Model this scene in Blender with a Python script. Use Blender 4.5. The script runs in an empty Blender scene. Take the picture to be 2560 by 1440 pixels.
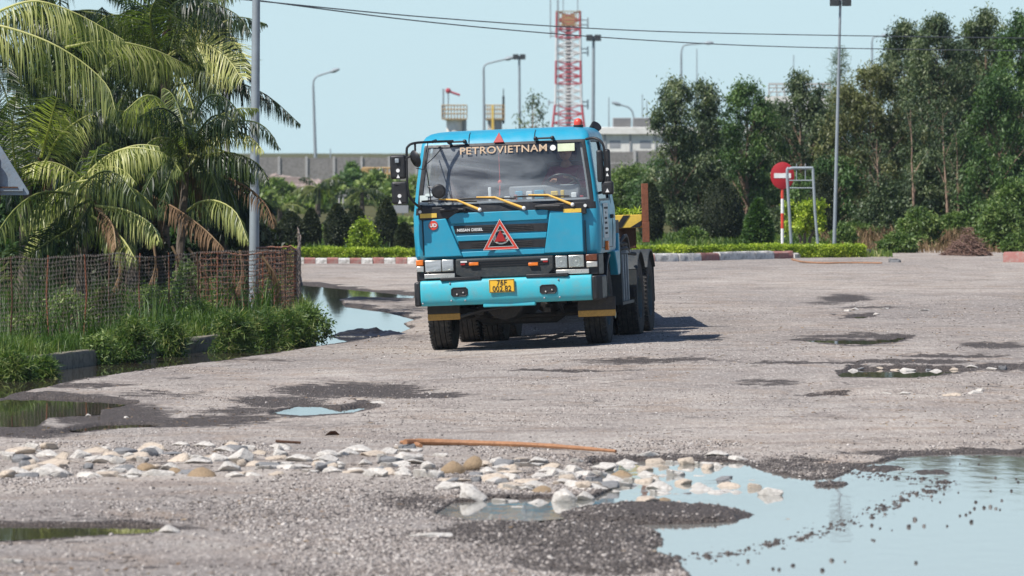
import bpy, math, random
import numpy as np
from mathutils import Vector, Matrix
R = math.radians
random.seed(7)
rng = np.random.default_rng(7)
scene = bpy.context.scene
COL = scene.collection

# ------------------------------------------------------------------ camera, sky, sun, exposure
F, H, HY, CX = 15700.0, 2.6, 374.0, 1280.0        # focal length in photo pixels, eye height, horizon row, centre column
cam_d = bpy.data.cameras.new('camera')
cam = bpy.data.objects.new('camera', cam_d); COL.objects.link(cam)
cam.location = (0, 0, H); cam.rotation_euler = (R(90), 0, 0)
cam_d.sensor_width = 36; cam_d.lens = F/2560*36
cam_d.shift_y = -(720-HY)/2560
cam_d.clip_start = 1; cam_d.clip_end = 6000
cam_d.dof.use_dof = True; cam_d.dof.focus_distance = 79.5; cam_d.dof.aperture_fstop = 6.2
scene.camera = cam
SUNV = Vector((0.61, 0.42, -1.0)).normalized()     # direction the light travels
el = math.asin(-SUNV.z); az = math.atan2(-SUNV.x, -SUNV.y)
w = bpy.data.worlds.new('World'); scene.world = w; w.use_nodes = True
nt = w.node_tree; nt.nodes.clear()
sky = nt.nodes.new('ShaderNodeTexSky'); sky.sky_type = 'NISHITA'; sky.sun_disc = False
sky.sun_elevation = el; sky.sun_rotation = az; sky.dust_density = 0.6; sky.air_density = 1.0; sky.ozone_density = 2.2
hs = nt.nodes.new('ShaderNodeHueSaturation'); hs.inputs['Saturation'].default_value = 0.85
tn = nt.nodes.new('ShaderNodeMix'); tn.data_type = 'RGBA'; tn.blend_type = 'MULTIPLY'; tn.inputs[0].default_value = 1
tn.inputs[7].default_value = (0.50, 0.62, 0.82, 1)
bg = nt.nodes.new('ShaderNodeBackground'); bg.inputs[1].default_value = 0.105
wo = nt.nodes.new('ShaderNodeOutputWorld')
nt.links.new(sky.outputs[0], hs.inputs['Color']); nt.links.new(hs.outputs[0], tn.inputs[6])
mx = nt.nodes.new('ShaderNodeMix'); mx.data_type = 'RGBA'; mx.inputs[0].default_value = 0.72     # even, milky veil of the humid air
mx.inputs[7].default_value = (4.65, 6.20, 6.70, 1); nt.links.new(tn.outputs[2], mx.inputs[6])
tcw = nt.nodes.new('ShaderNodeTexCoord'); sxyz = nt.nodes.new('ShaderNodeSeparateXYZ'); nt.links.new(tcw.outputs['Generated'], sxyz.inputs[0])
veil = nt.nodes.new('ShaderNodeMapRange'); veil.inputs['From Min'].default_value = 0.05; veil.inputs['From Max'].default_value = 0.28
veil.inputs['To Min'].default_value = 0.88; veil.inputs['To Max'].default_value = 0.0; nt.links.new(sxyz.outputs['Z'], veil.inputs['Value']); nt.links.new(veil.outputs[0], mx.inputs[0])
nt.links.new(mx.outputs[2], bg.inputs[0]); nt.links.new(bg.outputs[0], wo.inputs[0])
sun_d = bpy.data.lights.new('sun', 'SUN'); sun_d.energy = 4.9; sun_d.angle = R(0.5); sun_d.color = (1, 0.955, 0.9)
sun = bpy.data.objects.new('sun', sun_d); COL.objects.link(sun)
sun.rotation_euler = SUNV.to_track_quat('-Z', 'Y').to_euler()
scene.view_settings.view_transform = 'Standard'; scene.view_settings.look = 'None'
scene.view_settings.exposure = 0.42; scene.view_settings.gamma = 1.0
scene.cycles.max_bounces = 8; scene.cycles.transparent_max_bounces = 16
scene.cycles.caustics_reflective = False; scene.cycles.caustics_refractive = False

# ------------------------------------------------------------------ noise and terrain functions
def sstep(t):
    t = np.clip(t, 0, 1); return t*t*(3-2*t)
def _hash(i, j, s):
    n = (i*374761393 + j*668265263 + s*974634777) & 0x7fffffff
    n = ((n ^ (n >> 13))*1274126177) & 0x7fffffff
    return ((n ^ (n >> 16)) & 0xffff)/65535.0
def vnoise(x, y, s=0):
    x = np.asarray(x, float); y = np.asarray(y, float)
    xi = np.floor(x).astype(np.int64); yi = np.floor(y).astype(np.int64)
    fx = sstep(x-xi); fy = sstep(y-yi)
    a = _hash(xi, yi, s); b = _hash(xi+1, yi, s); c = _hash(xi, yi+1, s); d = _hash(xi+1, yi+1, s)
    return (a*(1-fx)+b*fx)*(1-fy)+(c*(1-fx)+d*fx)*fy
def fbm(x, y, s=0, o=4):
    t = 0; a = 0.5; n = 0
    for k in range(o):
        t = t+a*vnoise(x*2**k, y*2**k, s+k*17); n += a; a *= 0.55
    return t/n
def gz(x, Y):
    t = sstep((np.asarray(x, float)+2.2)/5.6)
    return 0.18*t*sstep((np.asarray(Y, float)-64)/13)
def G(px, py, dz=0.0):
    Y = H*F/(py-HY)
    for _ in range(12):
        z = float(gz((px-CX)/F*Y, Y))+dz
        Y = (H-z)*F/(py-HY)
    return Vector(((px-CX)/F*Y, Y, float(gz((px-CX)/F*Y, Y))+dz))
def P(px, py, Y):
    return Vector(((px-CX)/F*Y, Y, H-(py-HY)/F*Y))

# ------------------------------------------------------------------ mesh helpers
def setmesh(name, V, Q, mats, parent=None, attr=None, smooth=False, mi=None):
    V = np.asarray(V, np.float32).reshape(-1, 3); Q = np.asarray(Q, np.int32)
    k = Q.shape[1]
    me = bpy.data.meshes.new(name)
    me.vertices.add(len(V)); me.vertices.foreach_set('co', V.ravel())
    me.loops.add(Q.size); me.loops.foreach_set('vertex_index', Q.ravel())
    me.polygons.add(len(Q)); me.polygons.foreach_set('loop_start', np.arange(0, Q.size, k, dtype=np.int32))
    if smooth: me.polygons.foreach_set('use_smooth', np.ones(len(Q), bool))
    if not isinstance(mats, (list, tuple)): mats = [mats]
    for m in mats: me.materials.append(m)
    if mi is not None: me.polygons.foreach_set('material_index', np.asarray(mi, np.int32))
    if attr:
        for an, av in attr.items():
            a = me.attributes.new(an, 'FLOAT', 'POINT'); a.data.foreach_set('value', np.asarray(av, np.float32))
    me.update(calc_edges=True); me.validate()
    o = bpy.data.objects.new(name, me); COL.objects.link(o)
    if parent: o.parent = parent
    return o

def catmull(pts, n=8):
    pts = [Vector(p) for p in pts]
    if len(pts) < 3:
        return [pts[0].lerp(pts[-1], i/n) for i in range(n+1)]
    q = [pts[0]*2-pts[1]]+pts+[pts[-1]*2-pts[-2]]
    out = []
    for i in range(1, len(q)-2):
        a, b, c, d = q[i-1:i+3]
        for k in range(n):
            t = k/n
            out.append(0.5*((2*b)+(c-a)*t+(2*a-5*b+4*c-d)*t*t+(3*b-a-3*c+d)*t**3))
    out.append(pts[-1]); return out

class MB:
    def __init__(s): s.v = []; s.f = []; s.m = []
    def add(s, vs, fs, m=0):
        b = len(s.v); s.v += [tuple(v) for v in vs]
        for f in fs: s.f.append([b+i for i in f]); s.m.append(m)
        return s
    def box(s, x0, x1, y0, y1, z0, z1, m=0, M=None):
        vs = [Vector((x, y, z)) for z in (z0, z1) for y in (y0, y1) for x in (x0, x1)]
        if M: vs = [M @ v for v in vs]
        return s.add(vs, [(0, 2, 3, 1), (4, 5, 7, 6), (0, 1, 5, 4), (2, 6, 7, 3), (0, 4, 6, 2), (1, 3, 7, 5)], m)
    def tube(s, pts, r, n=8, m=0, caps=True):
        pts = [Vector(p) for p in pts]; N = len(pts)
        rs = r if isinstance(r, (list, tuple)) else [r]*N
        b = len(s.v); up = None
        for i, p in enumerate(pts):
            t = (pts[min(i+1, N-1)]-pts[max(i-1, 0)])
            if t.length < 1e-9: t = Vector((0, 0, 1))
            t.normalize()
            if up is None:
                up = Vector((0, 0, 1)) if abs(t.z) < .9 else Vector((1, 0, 0))
            a = t.cross(up)
            if a.length < 1e-6: a = t.cross(Vector((0, 1, 0)))
            a.normalize(); c = a.cross(t).normalized(); up = c
            for k in range(n):
                th = 2*math.pi*k/n
                s.v.append(tuple(p+(a*math.cos(th)+c*math.sin(th))*rs[i]))
        for i in range(N-1):
            for k in range(n):
                k2 = (k+1) % n
                s.f.append([b+i*n+k, b+i*n+k2, b+(i+1)*n+k2, b+(i+1)*n+k]); s.m.append(m)
        if caps:
            s.f.append([b+k for k in range(n)][::-1]); s.m.append(m)
            s.f.append([b+(N-1)*n+k for k in range(n)]); s.m.append(m)
        return s
    def lathe(s, prof, c=(0, 0, 0), axis='z', n=32, m=0, seg=None):
        b = len(s.v)
        for i, (r, h) in enumerate(prof):
            for k in range(n):
                th = 2*math.pi*k/n; a, d = r*math.cos(th), r*math.sin(th)
                p = (a, d, h) if axis == 'z' else ((h, a, d) if axis == 'x' else (a, h, d))
                s.v.append((p[0]+c[0], p[1]+c[1], p[2]+c[2]))
        for i in range(len(prof)-1):
            for k in range(n):
                k2 = (k+1) % n
                s.f.append([b+i*n+k, b+i*n+k2, b+(i+1)*n+k2, b+(i+1)*n+k]); s.m.append(m if seg is None else seg[i])
        return s
    def prism(s, poly, d0, d1, plane='xz', m=0):
        def p3(a, b_, d): return (a, d, b_) if plane == 'xz' else ((d, a, b_) if plane == 'yz' else (a, b_, d))
        n = len(poly)
        vs = [p3(a, b_, d0) for a, b_ in poly]+[p3(a, b_, d1) for a, b_ in poly]
        fs = [list(range(n))[::-1], list(range(n, 2*n))]+[(i, (i+1) % n, n+(i+1) % n, n+i) for i in range(n)]
        return s.add(vs, fs, m)
    def ring(s, poly_o, poly_i, d0, d1, plane='xz', m=0):
        def p3(a, b_, d): return (a, d, b_) if plane == 'xz' else ((d, a, b_) if plane == 'yz' else (a, b_, d))
        n = len(poly_o)
        vs = [p3(a, b_, d0) for a, b_ in poly_o]+[p3(a, b_, d0) for a, b_ in poly_i]+[p3(a, b_, d1) for a, b_ in poly_o]+[p3(a, b_, d1) for a, b_ in poly_i]
        fs = []
        for i in range(n):
            j = (i+1) % n
            fs += [(i, j, n+j, n+i), (2*n+i, 3*n+i, 3*n+j, 2*n+j), (i, 2*n+i, 2*n+j, j), (n+i, n+j, 3*n+j, 3*n+i)]
        return s.add(vs, fs, m)
    def sphere(s, c, r, n=12, m=0, sc=(1, 1, 1)):
        b = len(s.v); rows = n//2
        for i in range(rows+1):
            ph = math.pi*i/rows
            for k in range(n):
                th = 2*math.pi*k/n
                s.v.append((c[0]+r*sc[0]*math.sin(ph)*math.cos(th), c[1]+r*sc[1]*math.sin(ph)*math.sin(th), c[2]+r*sc[2]*math.cos(ph)))
        for i in range(rows):
            for k in range(n):
                k2 = (k+1) % n
                s.f.append([b+i*n+k, b+(i+1)*n+k, b+(i+1)*n+k2, b+i*n+k2]); s.m.append(m)
        return s
    def build(s, name, mats, parent=None, bevel=0, ang=35, seg=2):
        used = sorted({i for f in s.f for i in f})
        if len(used) < len(s.v):
            mp = {u: k for k, u in enumerate(used)}; s.v = [s.v[u] for u in used]; s.f = [[mp[i] for i in f] for f in s.f]
        me = bpy.data.meshes.new(name); me.from_pydata(s.v, [], s.f)
        if not isinstance(mats, (list, tuple)): mats = [mats]
        for m in mats: me.materials.append(m)
        me.polygons.foreach_set('material_index', s.m)
        me.polygons.foreach_set('use_smooth', [True]*len(s.f))
        me.update(); me.validate()
        me.set_sharp_from_angle(angle=R(ang))
        o = bpy.data.objects.new(name, me); COL.objects.link(o)
        if parent: o.parent = parent
        if bevel:
            b = o.modifiers.new('bevel', 'BEVEL'); b.width = bevel; b.segments = seg; b.limit_method = 'ANGLE'; b.angle_limit = R(40)
        return o

def tag(o, label=None, cat=None, group=None, kind=None):
    if label: o['label'] = label
    if cat: o['category'] = cat
    if group: o['group'] = group
    if kind: o['kind'] = kind
    return o
def empty(name, loc=(0, 0, 0), rot=(0, 0, 0), **kw):
    o = bpy.data.objects.new(name, None); COL.objects.link(o); o.location = loc; o.rotation_euler = rot
    o.empty_display_size = 0.2
    return tag(o, **kw)

# ------------------------------------------------------------------ materials
def mat(name):
    m = bpy.data.materials.new(name); m.use_nodes = True
    n = m.node_tree.nodes; b = n['Principled BSDF']; return m, m.node_tree, b
def N(t, typ, **kw):
    n = t.nodes.new(typ)
    for k, v in kw.items():
        if k.startswith('i_'): n.inputs[k[2:].replace('_', ' ')].default_value = v
        else: setattr(n, k, v)
    return n
def mixc(t, fac, a, b, mode='MIX'):
    n = t.nodes.new('ShaderNodeMix'); n.data_type = 'RGBA'; n.blend_type = mode
    for sock, v in ((n.inputs[0], fac), (n.inputs[6], a), (n.inputs[7], b)):
        if hasattr(v, 'links') or isinstance(v, bpy.types.NodeSocket): t.links.new(v, sock)
        elif isinstance(v, (int, float)): sock.default_value = v
        else: sock.default_value = (*v, 1)
    return n.outputs[2]
def ramp(t, src, stops):
    n = t.nodes.new('ShaderNodeValToRGB'); e = n.color_ramp.elements
    while len(e) < len(stops): e.new(0.5)
    for k, (p, c) in enumerate(stops):
        e[k].position = p; e[k].color = (*c, 1) if not isinstance(c, (int, float)) else (c, c, c, 1)
    t.links.new(src, n.inputs[0]); return n.outputs[0]
def pm(name, col, rough=0.5, metal=0.0, dirt=0.25, dirtcol=(0.22, 0.18, 0.14), sc=3.0, var=0.12, bump=0.0, bsc=60, coat=0.0, spec=0.5, detail=6):
    """painted or plain surface with uneven colour, a film of dust and fine relief"""
    m, t, b = mat(name)
    tc = N(t, 'ShaderNodeTexCoord')
    n1 = N(t, 'ShaderNodeTexNoise', i_Scale=sc, i_Detail=detail, i_Roughness=0.65); t.links.new(tc.outputs['Object'], n1.inputs['Vector'])
    c1 = tuple(c*(1-var) for c in col); c2 = tuple(min(1, c*(1+var)) for c in col)
    base = ramp(t, n1.outputs[0], [(0.3, c1), (0.7, c2)])
    n2 = N(t, 'ShaderNodeTexNoise', i_Scale=sc*4.3, i_Detail=8.0, i_Roughness=0.7); t.links.new(tc.outputs['Object'], n2.inputs['Vector'])
    d = ramp(t, n2.outputs[0], [(0.46, 0.0), (0.75, dirt)])
    out = mixc(t, d, base, dirtcol)
    t.links.new(out, b.inputs['Base Color'])
    b.inputs['Metallic'].default_value = metal
    rr = ramp(t, n2.outputs[0], [(0.3, max(0, rough-.08)), (0.75, min(1, rough+.2))]); t.links.new(rr, b.inputs['Roughness'])
    b.inputs['Coat Weight'].default_value = coat; b.inputs['Specular IOR Level'].default_value = spec
    if bump:
        n3 = N(t, 'ShaderNodeTexNoise', i_Scale=bsc, i_Detail=4.0); t.links.new(tc.outputs['Object'], n3.inputs['Vector'])
        bm = N(t, 'ShaderNodeBump', i_Strength=bump, i_Distance=0.01); t.links.new(n3.outputs[0], bm.inputs['Height']); t.links.new(bm.outputs[0], b.inputs['Normal'])
    return m
def leafmat(name, stops, rough=0.5, trans=0.3, nsc=0.9):
    """leaf material: colour from the per-leaf tint attribute and slow patches"""
    m, t, b = mat(name)
    at = N(t, 'ShaderNodeAttribute', attribute_name='tint')
    tc = N(t, 'ShaderNodeTexCoord'); n1 = N(t, 'ShaderNodeTexNoise', i_Scale=nsc, i_Detail=3.0); t.links.new(tc.outputs['Object'], n1.inputs['Vector'])
    ad = N(t, 'ShaderNodeMath', operation='MULTIPLY_ADD'); ad.inputs[1].default_value = 0.9; ad.inputs[2].default_value = -0.45
    t.links.new(n1.outputs[0], ad.inputs[0])
    s = N(t, 'ShaderNodeMath', operation='ADD', use_clamp=True); t.links.new(at.outputs['Fac'], s.inputs[0]); t.links.new(ad.outputs[0], s.inputs[1])
    c = ramp(t, s.outputs[0], stops)
    t.links.new(c, b.inputs['Base Color']); b.inputs['Roughness'].default_value = rough; b.inputs['Specular IOR Level'].default_value = 0.35
    tr = N(t, 'ShaderNodeBsdfTranslucent'); tc2 = mixc(t, 1.0, c, (1.0, 1.25, 0.45), 'MULTIPLY'); t.links.new(tc2, tr.inputs[0])
    mx = N(t, 'ShaderNodeMixShader'); mx.inputs[0].default_value = trans
    t.links.new(b.outputs[0], mx.inputs[1]); t.links.new(tr.outputs[0], mx.inputs[2])
    t.links.new(mx.outputs[0], t.nodes['Material Output'].inputs[0]); return m

M = {}
M['cyan'] = pm('cab_paint', (0.020, 0.285, 0.420), 0.36, dirt=0.22, dirtcol=(0.13, 0.25, 0.28), sc=1.6, var=0.07, coat=0.12)
M['bumper'] = pm('bumper_paint', (0.050, 0.43, 0.51), 0.48, dirt=0.55, dirtcol=(0.19, 0.29, 0.28), sc=2.0, var=0.06)
M['black'] = pm('black_plastic', (0.012, 0.012, 0.013), 0.45, dirt=0.3, dirtcol=(0.06, 0.055, 0.05), sc=4)
M['dirty'] = pm('grimy_steel', (0.03, 0.028, 0.026), 0.7, dirt=0.7, dirtcol=(0.10, 0.085, 0.07), sc=5, bump=0.4)
M['chassis'] = pm('chassis_paint', (0.022, 0.028, 0.030), 0.6, dirt=0.6, dirtcol=(0.085, 0.075, 0.062), sc=5, bump=0.3)
M['rubber'] = pm('tyre_rubber', (0.035, 0.034, 0.033), 0.85, dirt=0.75, dirtcol=(0.12, 0.105, 0.09), sc=4, bump=0.6, bsc=90, spec=0.2)
M['rim'] = pm('rim_paint', (0.05, 0.08, 0.085), 0.6, dirt=0.8, dirtcol=(0.12, 0.09, 0.07), sc=9)
M['chrome'] = pm('dull_chrome', (0.62, 0.60, 0.55), 0.28, metal=0.7, dirt=0.3, sc=8)
M['yellow'] = pm('yellow_paint', (0.75, 0.50, 0.07), 0.5, dirt=0.45, dirtcol=(0.3, 0.2, 0.08), sc=6)
M['yellow2'] = pm('wiper_yellow', (0.80, 0.46, 0.08), 0.5, dirt=0.2, sc=10)
M['flap'] = pm('faded_yellow_flap', (0.50, 0.29, 0.07), 0.7, dirt=0.6, dirtcol=(0.14, 0.1, 0.06), sc=9)
M['plate'] = pm('plate_yellow', (0.80, 0.46, 0.03), 0.4, dirt=0.08, sc=5, var=0.03)
M['white'] = pm('white_paint', (0.75, 0.75, 0.72), 0.5, dirt=0.25, sc=6)
M['sticker'] = pm('pale_sticker', (0.60, 0.66, 0.45), 0.6, dirt=0.1, sc=6)
M['stickerg'] = pm('grey_sticker', (0.55, 0.63, 0.62), 0.6, dirt=0.1, sc=6)
M['gold'] = pm('gold_letters', (0.55, 0.40, 0.26), 0.5, dirt=0.2, sc=8)
M['red'] = pm('red_reflector', (0.33, 0.010, 0.010), 0.45, dirt=0.12, dirtcol=(0.4, 0.05, 0.04), sc=20)
M['redb'] = pm('bright_red_border', (0.60, 0.05, 0.025), 0.35, dirt=0.25, dirtcol=(0.6, 0.2, 0.15), sc=20)
M['redsign'] = pm('sign_red', (0.36, 0.006, 0.014), 0.6, dirt=0.06, dirtcol=(0.25, 0.03, 0.03), sc=2)
M['orange'] = pm('orange_lens', (0.75, 0.18, 0.015), 0.25, dirt=0.15, sc=20)
M['brownlens'] = pm('smoked_lens', (0.13, 0.035, 0.012), 0.2, dirt=0.15, sc=20)
M['dark'] = pm('cab_lining', (0.20, 0.215, 0.22), 0.8, dirt=0.3, sc=3)
M['seat'] = pm('seat_fabric', (0.10, 0.05, 0.05), 0.9, dirt=0.3, sc=9, bump=0.3)
M['dash'] = pm('dashboard_plastic', (0.22, 0.23, 0.235), 0.6, dirt=0.3, sc=6)
M['shirt'] = pm('maroon_shirt', (0.28, 0.025, 0.06), 0.9, dirt=0.1, sc=9)
M['hair'] = pm('black_hair', (0.012, 0.010, 0.009), 0.6, dirt=0.0, sc=30)
M['skin'] = pm('skin', (0.42, 0.22, 0.14), 0.5, dirt=0.1, dirtcol=(0.3, 0.13, 0.08), sc=20)
M['trousers'] = pm('dark_trousers', (0.02, 0.025, 0.04), 0.9, dirt=0.1, sc=9)
M['rust'] = pm('rusty_steel', (0.22, 0.075, 0.035), 0.85, dirt=0.8, dirtcol=(0.08, 0.035, 0.02), sc=5, bump=0.5)
M['rustdark'] = pm('dark_rust', (0.10, 0.045, 0.022), 0.85, dirt=0.8, dirtcol=(0.04, 0.02, 0.012), sc=5, bump=0.5)
M['galv'] = pm('galvanised_steel', (0.30, 0.34, 0.36), 0.5, metal=0.25, dirt=0.4, dirtcol=(0.2, 0.2, 0.2), sc=1.5)
M['palepole'] = pm('pale_concrete_pole', (0.42, 0.41, 0.39), 0.8, dirt=0.5, sc=2)
M['signback'] = pm('sign_back_grey', (0.22, 0.27, 0.31), 0.55, metal=0.2, dirt=0.4, sc=3, bump=0.25, bsc=30)
M['concrete'] = pm('aged_concrete', (0.24, 0.225, 0.205), 0.9, dirt=0.85, dirtcol=(0.07, 0.06, 0.05), sc=1.1, bump=0.4)
M['kerbc'] = pm('kerb_concrete', (0.19, 0.165, 0.125), 0.9, dirt=0.9, dirtcol=(0.035, 0.04, 0.02), sc=2.5, bump=0.5, bsc=25)  # base darkened so the sunlit face reads as shaded; dark green dirt on it
M['kwhite'] = pm('worn_white_kerb_paint', (0.58, 0.56, 0.52), 0.85, dirt=1.0, dirtcol=(0.14, 0.12, 0.10), sc=2.2, bump=0.5, bsc=25)
M['kred'] = pm('worn_red_kerb_paint', (0.30, 0.125, 0.105), 0.85, dirt=1.0, dirtcol=(0.30, 0.25, 0.22), sc=2.2, bump=0.5, bsc=25)
M['bwhite'] = pm('white_render', (0.76, 0.74, 0.68), 0.8, dirt=0.4, dirtcol=(0.3, 0.27, 0.22), sc=0.5)
M['bgrey'] = pm('grey_cladding', (0.30, 0.31, 0.32), 0.7, dirt=0.3, sc=0.6)
M['bark'] = pm('bark', (0.30, 0.20, 0.14), 0.9, dirt=0.8, dirtcol=(0.10, 0.07, 0.05), sc=2.5, bump=0.6, bsc=20)
M['palmbark'] = pm('palm_bark', (0.13, 0.10, 0.075), 0.95, dirt=0.9, dirtcol=(0.05, 0.04, 0.03), sc=5, bump=0.8, bsc=18)
M['stick'] = pm('brown_stick', (0.33, 0.16, 0.075), 0.7, dirt=0.7, dirtcol=(0.16, 0.075, 0.035), sc=5, bump=0.4, bsc=30)
M['tarp'] = pm('black_plastic_sheet', (0.012, 0.012, 0.014), 0.35, dirt=0.4, dirtcol=(0.05, 0.045, 0.04), sc=6, bump=0.5, bsc=14)
M['stonew'] = pm('pale_stone', (0.53, 0.50, 0.45), 0.9, dirt=0.95, dirtcol=(0.19, 0.155, 0.125), sc=1.6, var=0.28, bump=0.7, bsc=16)
M['stonet'] = pm('tan_stone', (0.50, 0.42, 0.33), 0.9, dirt=0.95, dirtcol=(0.17, 0.13, 0.10), sc=1.6, var=0.2, bump=0.7, bsc=16)
M['stoneb'] = pm('brown_stone', (0.28, 0.20, 0.12), 0.9, dirt=0.8, dirtcol=(0.13, 0.09, 0.05), sc=3.0, var=0.2, bump=0.7, bsc=16)
M['stoned'] = pm('grey_stone', (0.20, 0.20, 0.20), 0.85, dirt=0.7, dirtcol=(0.08, 0.075, 0.07), sc=3.0, var=0.2, bump=0.7, bsc=16)
M['black_stone'] = pm('wet_dark_stone', (0.035, 0.028, 0.026), 0.5, dirt=0.5, sc=4)
M['cable'] = pm('cable_sheath', (0.10, 0.11, 0.12), 0.8, dirt=0.1)
M['tred'] = pm('tower_red', (0.42, 0.035, 0.05), 0.7, dirt=0.3, sc=0.5)
M['twhite'] = pm('tower_white', (0.62, 0.60, 0.58), 0.7, dirt=0.3, sc=0.5)
M['tan'] = pm('tan_steel', (0.42, 0.27, 0.11), 0.7, dirt=0.3, sc=0.5)
M['wire'] = pm('galvanised_wire', (0.25, 0.22, 0.19), 0.7, dirt=0.9, dirtcol=(0.22, 0.085, 0.04), sc=0.5, metal=0.0)
M['wirerust'] = pm('rusted_wire', (0.30, 0.115, 0.055), 0.9, dirt=0.8, dirtcol=(0.36, 0.30, 0.25), sc=1.2)
DG = [(0.0, (0.010, 0.022, 0.008)), (0.5, (0.035, 0.075, 0.020)), (1.0, (0.09, 0.15, 0.04))]
M['twig'] = pm('dry_twigs', (.17, .095, .07), .9, dirt=.6, sc=4)
M['euc'] = leafmat('eucalyptus_leaves', [(0.0, (0.026, 0.048, 0.024)), (0.45, (0.078, 0.115, 0.052)), (0.8, (0.155, 0.195, 0.090)), (1.0, (0.26, 0.29, 0.15))], trans=0.25, nsc=0.5)
M['eucg'] = leafmat('green_tree_leaves', [(0.0, (0.020, 0.050, 0.014)), (0.45, (0.060, 0.120, 0.032)), (0.8, (0.115, 0.190, 0.055)), (1.0, (0.18, 0.27, 0.08))], trans=0.25, nsc=0.5)
M['olive'] = leafmat('olive_tree_leaves', [(0.0, (0.045, 0.055, 0.018)), (0.45, (0.11, 0.12, 0.042)), (0.8, (0.18, 0.19, 0.075)), (1.0, (0.25, 0.26, 0.11))], trans=0.25, nsc=0.5)
M['topi'] = leafmat('clipped_conifer_leaves', [(0.0, (0.014, 0.024, 0.010)), (0.5, (0.036, 0.052, 0.022)), (1.0, (0.085, 0.095, 0.040))], trans=0.15, nsc=2.0)
M['hedge'] = leafmat('yellow_green_hedge_leaves', [(0.0, (0.10, 0.16, 0.015)), (0.5, (0.32, 0.42, 0.04)), (1.0, (0.55, 0.60, 0.08))], trans=0.3, nsc=2.5)
M['bush'] = leafmat('bush_leaves', [(0.0, (0.035, 0.07, 0.016)), (0.5, (0.115, 0.185, 0.045)), (1.0, (0.30, 0.36, 0.12))], trans=0.3, nsc=1.2)
M['palm'] = leafmat('coconut_leaves', [(0.0, (0.008, 0.018, 0.006)), (0.35, (0.026, 0.050, 0.013)), (0.62, (0.15, 0.185, 0.05)), (0.82, (0.40, 0.41, 0.14)), (1.0, (0.66, 0.62, 0.28))], rough=0.38, trans=0.42, nsc=0.8)
M['dry'] = leafmat('dry_leaves', [(0.0, (0.06, 0.035, 0.018)), (0.5, (0.17, 0.10, 0.05)), (1.0, (0.36, 0.26, 0.15))], rough=0.8, trans=0.15, nsc=1.5)
M['grass'] = leafmat('grass_blades', [(0.0, (0.02, 0.05, 0.010)), (0.45, (0.065, 0.125, 0.025)), (0.8, (0.16, 0.22, 0.05)), (1.0, (0.32, 0.32, 0.12))], trans=0.35, nsc=1.0)

def glass_mat(name, dust=0.16, tint=(0.75, 0.82, 0.84)):
    m, t, b = mat(name)
    tc = N(t, 'ShaderNodeTexCoord')
    tr = N(t, 'ShaderNodeBsdfTransparent'); tr.inputs[0].default_value = (*tint, 1)
    gl = N(t, 'ShaderNodeBsdfGlossy', i_Roughness=0.03); gl.inputs[0].default_value = (0.9, 0.95, 1, 1)
    fr = N(t, 'ShaderNodeFresnel', i_IOR=1.55)
    gb = N(t, 'ShaderNodeNewGeometry'); fb = N(t, 'ShaderNodeMath', operation='SUBTRACT', use_clamp=True); t.links.new(fr.outputs[0], fb.inputs[0]); t.links.new(gb.outputs['Backfacing'], fb.inputs[1])   # thin pane: no total reflection from inside
    m1 = N(t, 'ShaderNodeMixShader'); t.links.new(fb.outputs[0], m1.inputs[0]); t.links.new(tr.outputs[0], m1.inputs[1]); t.links.new(gl.outputs[0], m1.inputs[2])
    df = N(t, 'ShaderNodeBsdfDiffuse'); df.inputs[0].default_value = (0.52, 0.56, 0.58, 1)
    mp = N(t, 'ShaderNodeMapping'); mp.inputs['Rotation'].default_value = (0, R(38), 0); mp.inputs['Scale'].default_value = (0.55, 1.0, 2.1); t.links.new(tc.outputs['Object'], mp.inputs[0])
    n = N(t, 'ShaderNodeTexNoise', i_Scale=1.15, i_Detail=7.0, i_Roughness=0.62, i_Distortion=0.7); t.links.new(mp.outputs[0], n.inputs['Vector'])
    r_ = ramp(t, n.outputs[0], [(0.42, dust*0.50), (0.66, dust*2.5)])
    sx_ = N(t, 'ShaderNodeSeparateXYZ'); t.links.new(tc.outputs['Object'], sx_.inputs[0]); mr = N(t, 'ShaderNodeMapRange'); mr.inputs['From Min'].default_value = -1.0; mr.inputs['From Max'].default_value = 0.9
    mr.inputs['To Min'].default_value = 1.9; mr.inputs['To Max'].default_value = 0.45; t.links.new(sx_.outputs['X'], mr.inputs['Value'])      # heavier wiped dust on the passenger side
    mm = N(t, 'ShaderNodeMath', operation='MULTIPLY', use_clamp=True); t.links.new(r_, mm.inputs[0]); t.links.new(mr.outputs[0], mm.inputs[1]); r_ = mm.outputs[0]
    m2 = N(t, 'ShaderNodeMixShader'); t.links.new(r_, m2.inputs[0]); t.links.new(m1.outputs[0], m2.inputs[1]); t.links.new(df.outputs[0], m2.inputs[2])
    t.links.new(m2.outputs[0], t.nodes['Material Output'].inputs[0]); return m
M['glass'] = glass_mat('dusty_windshield_glass', 0.13, (0.88, 0.92, 0.93))
M['lens'] = glass_mat('lamp_lens', 0.25, (0.9, 0.92, 0.9))

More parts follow.
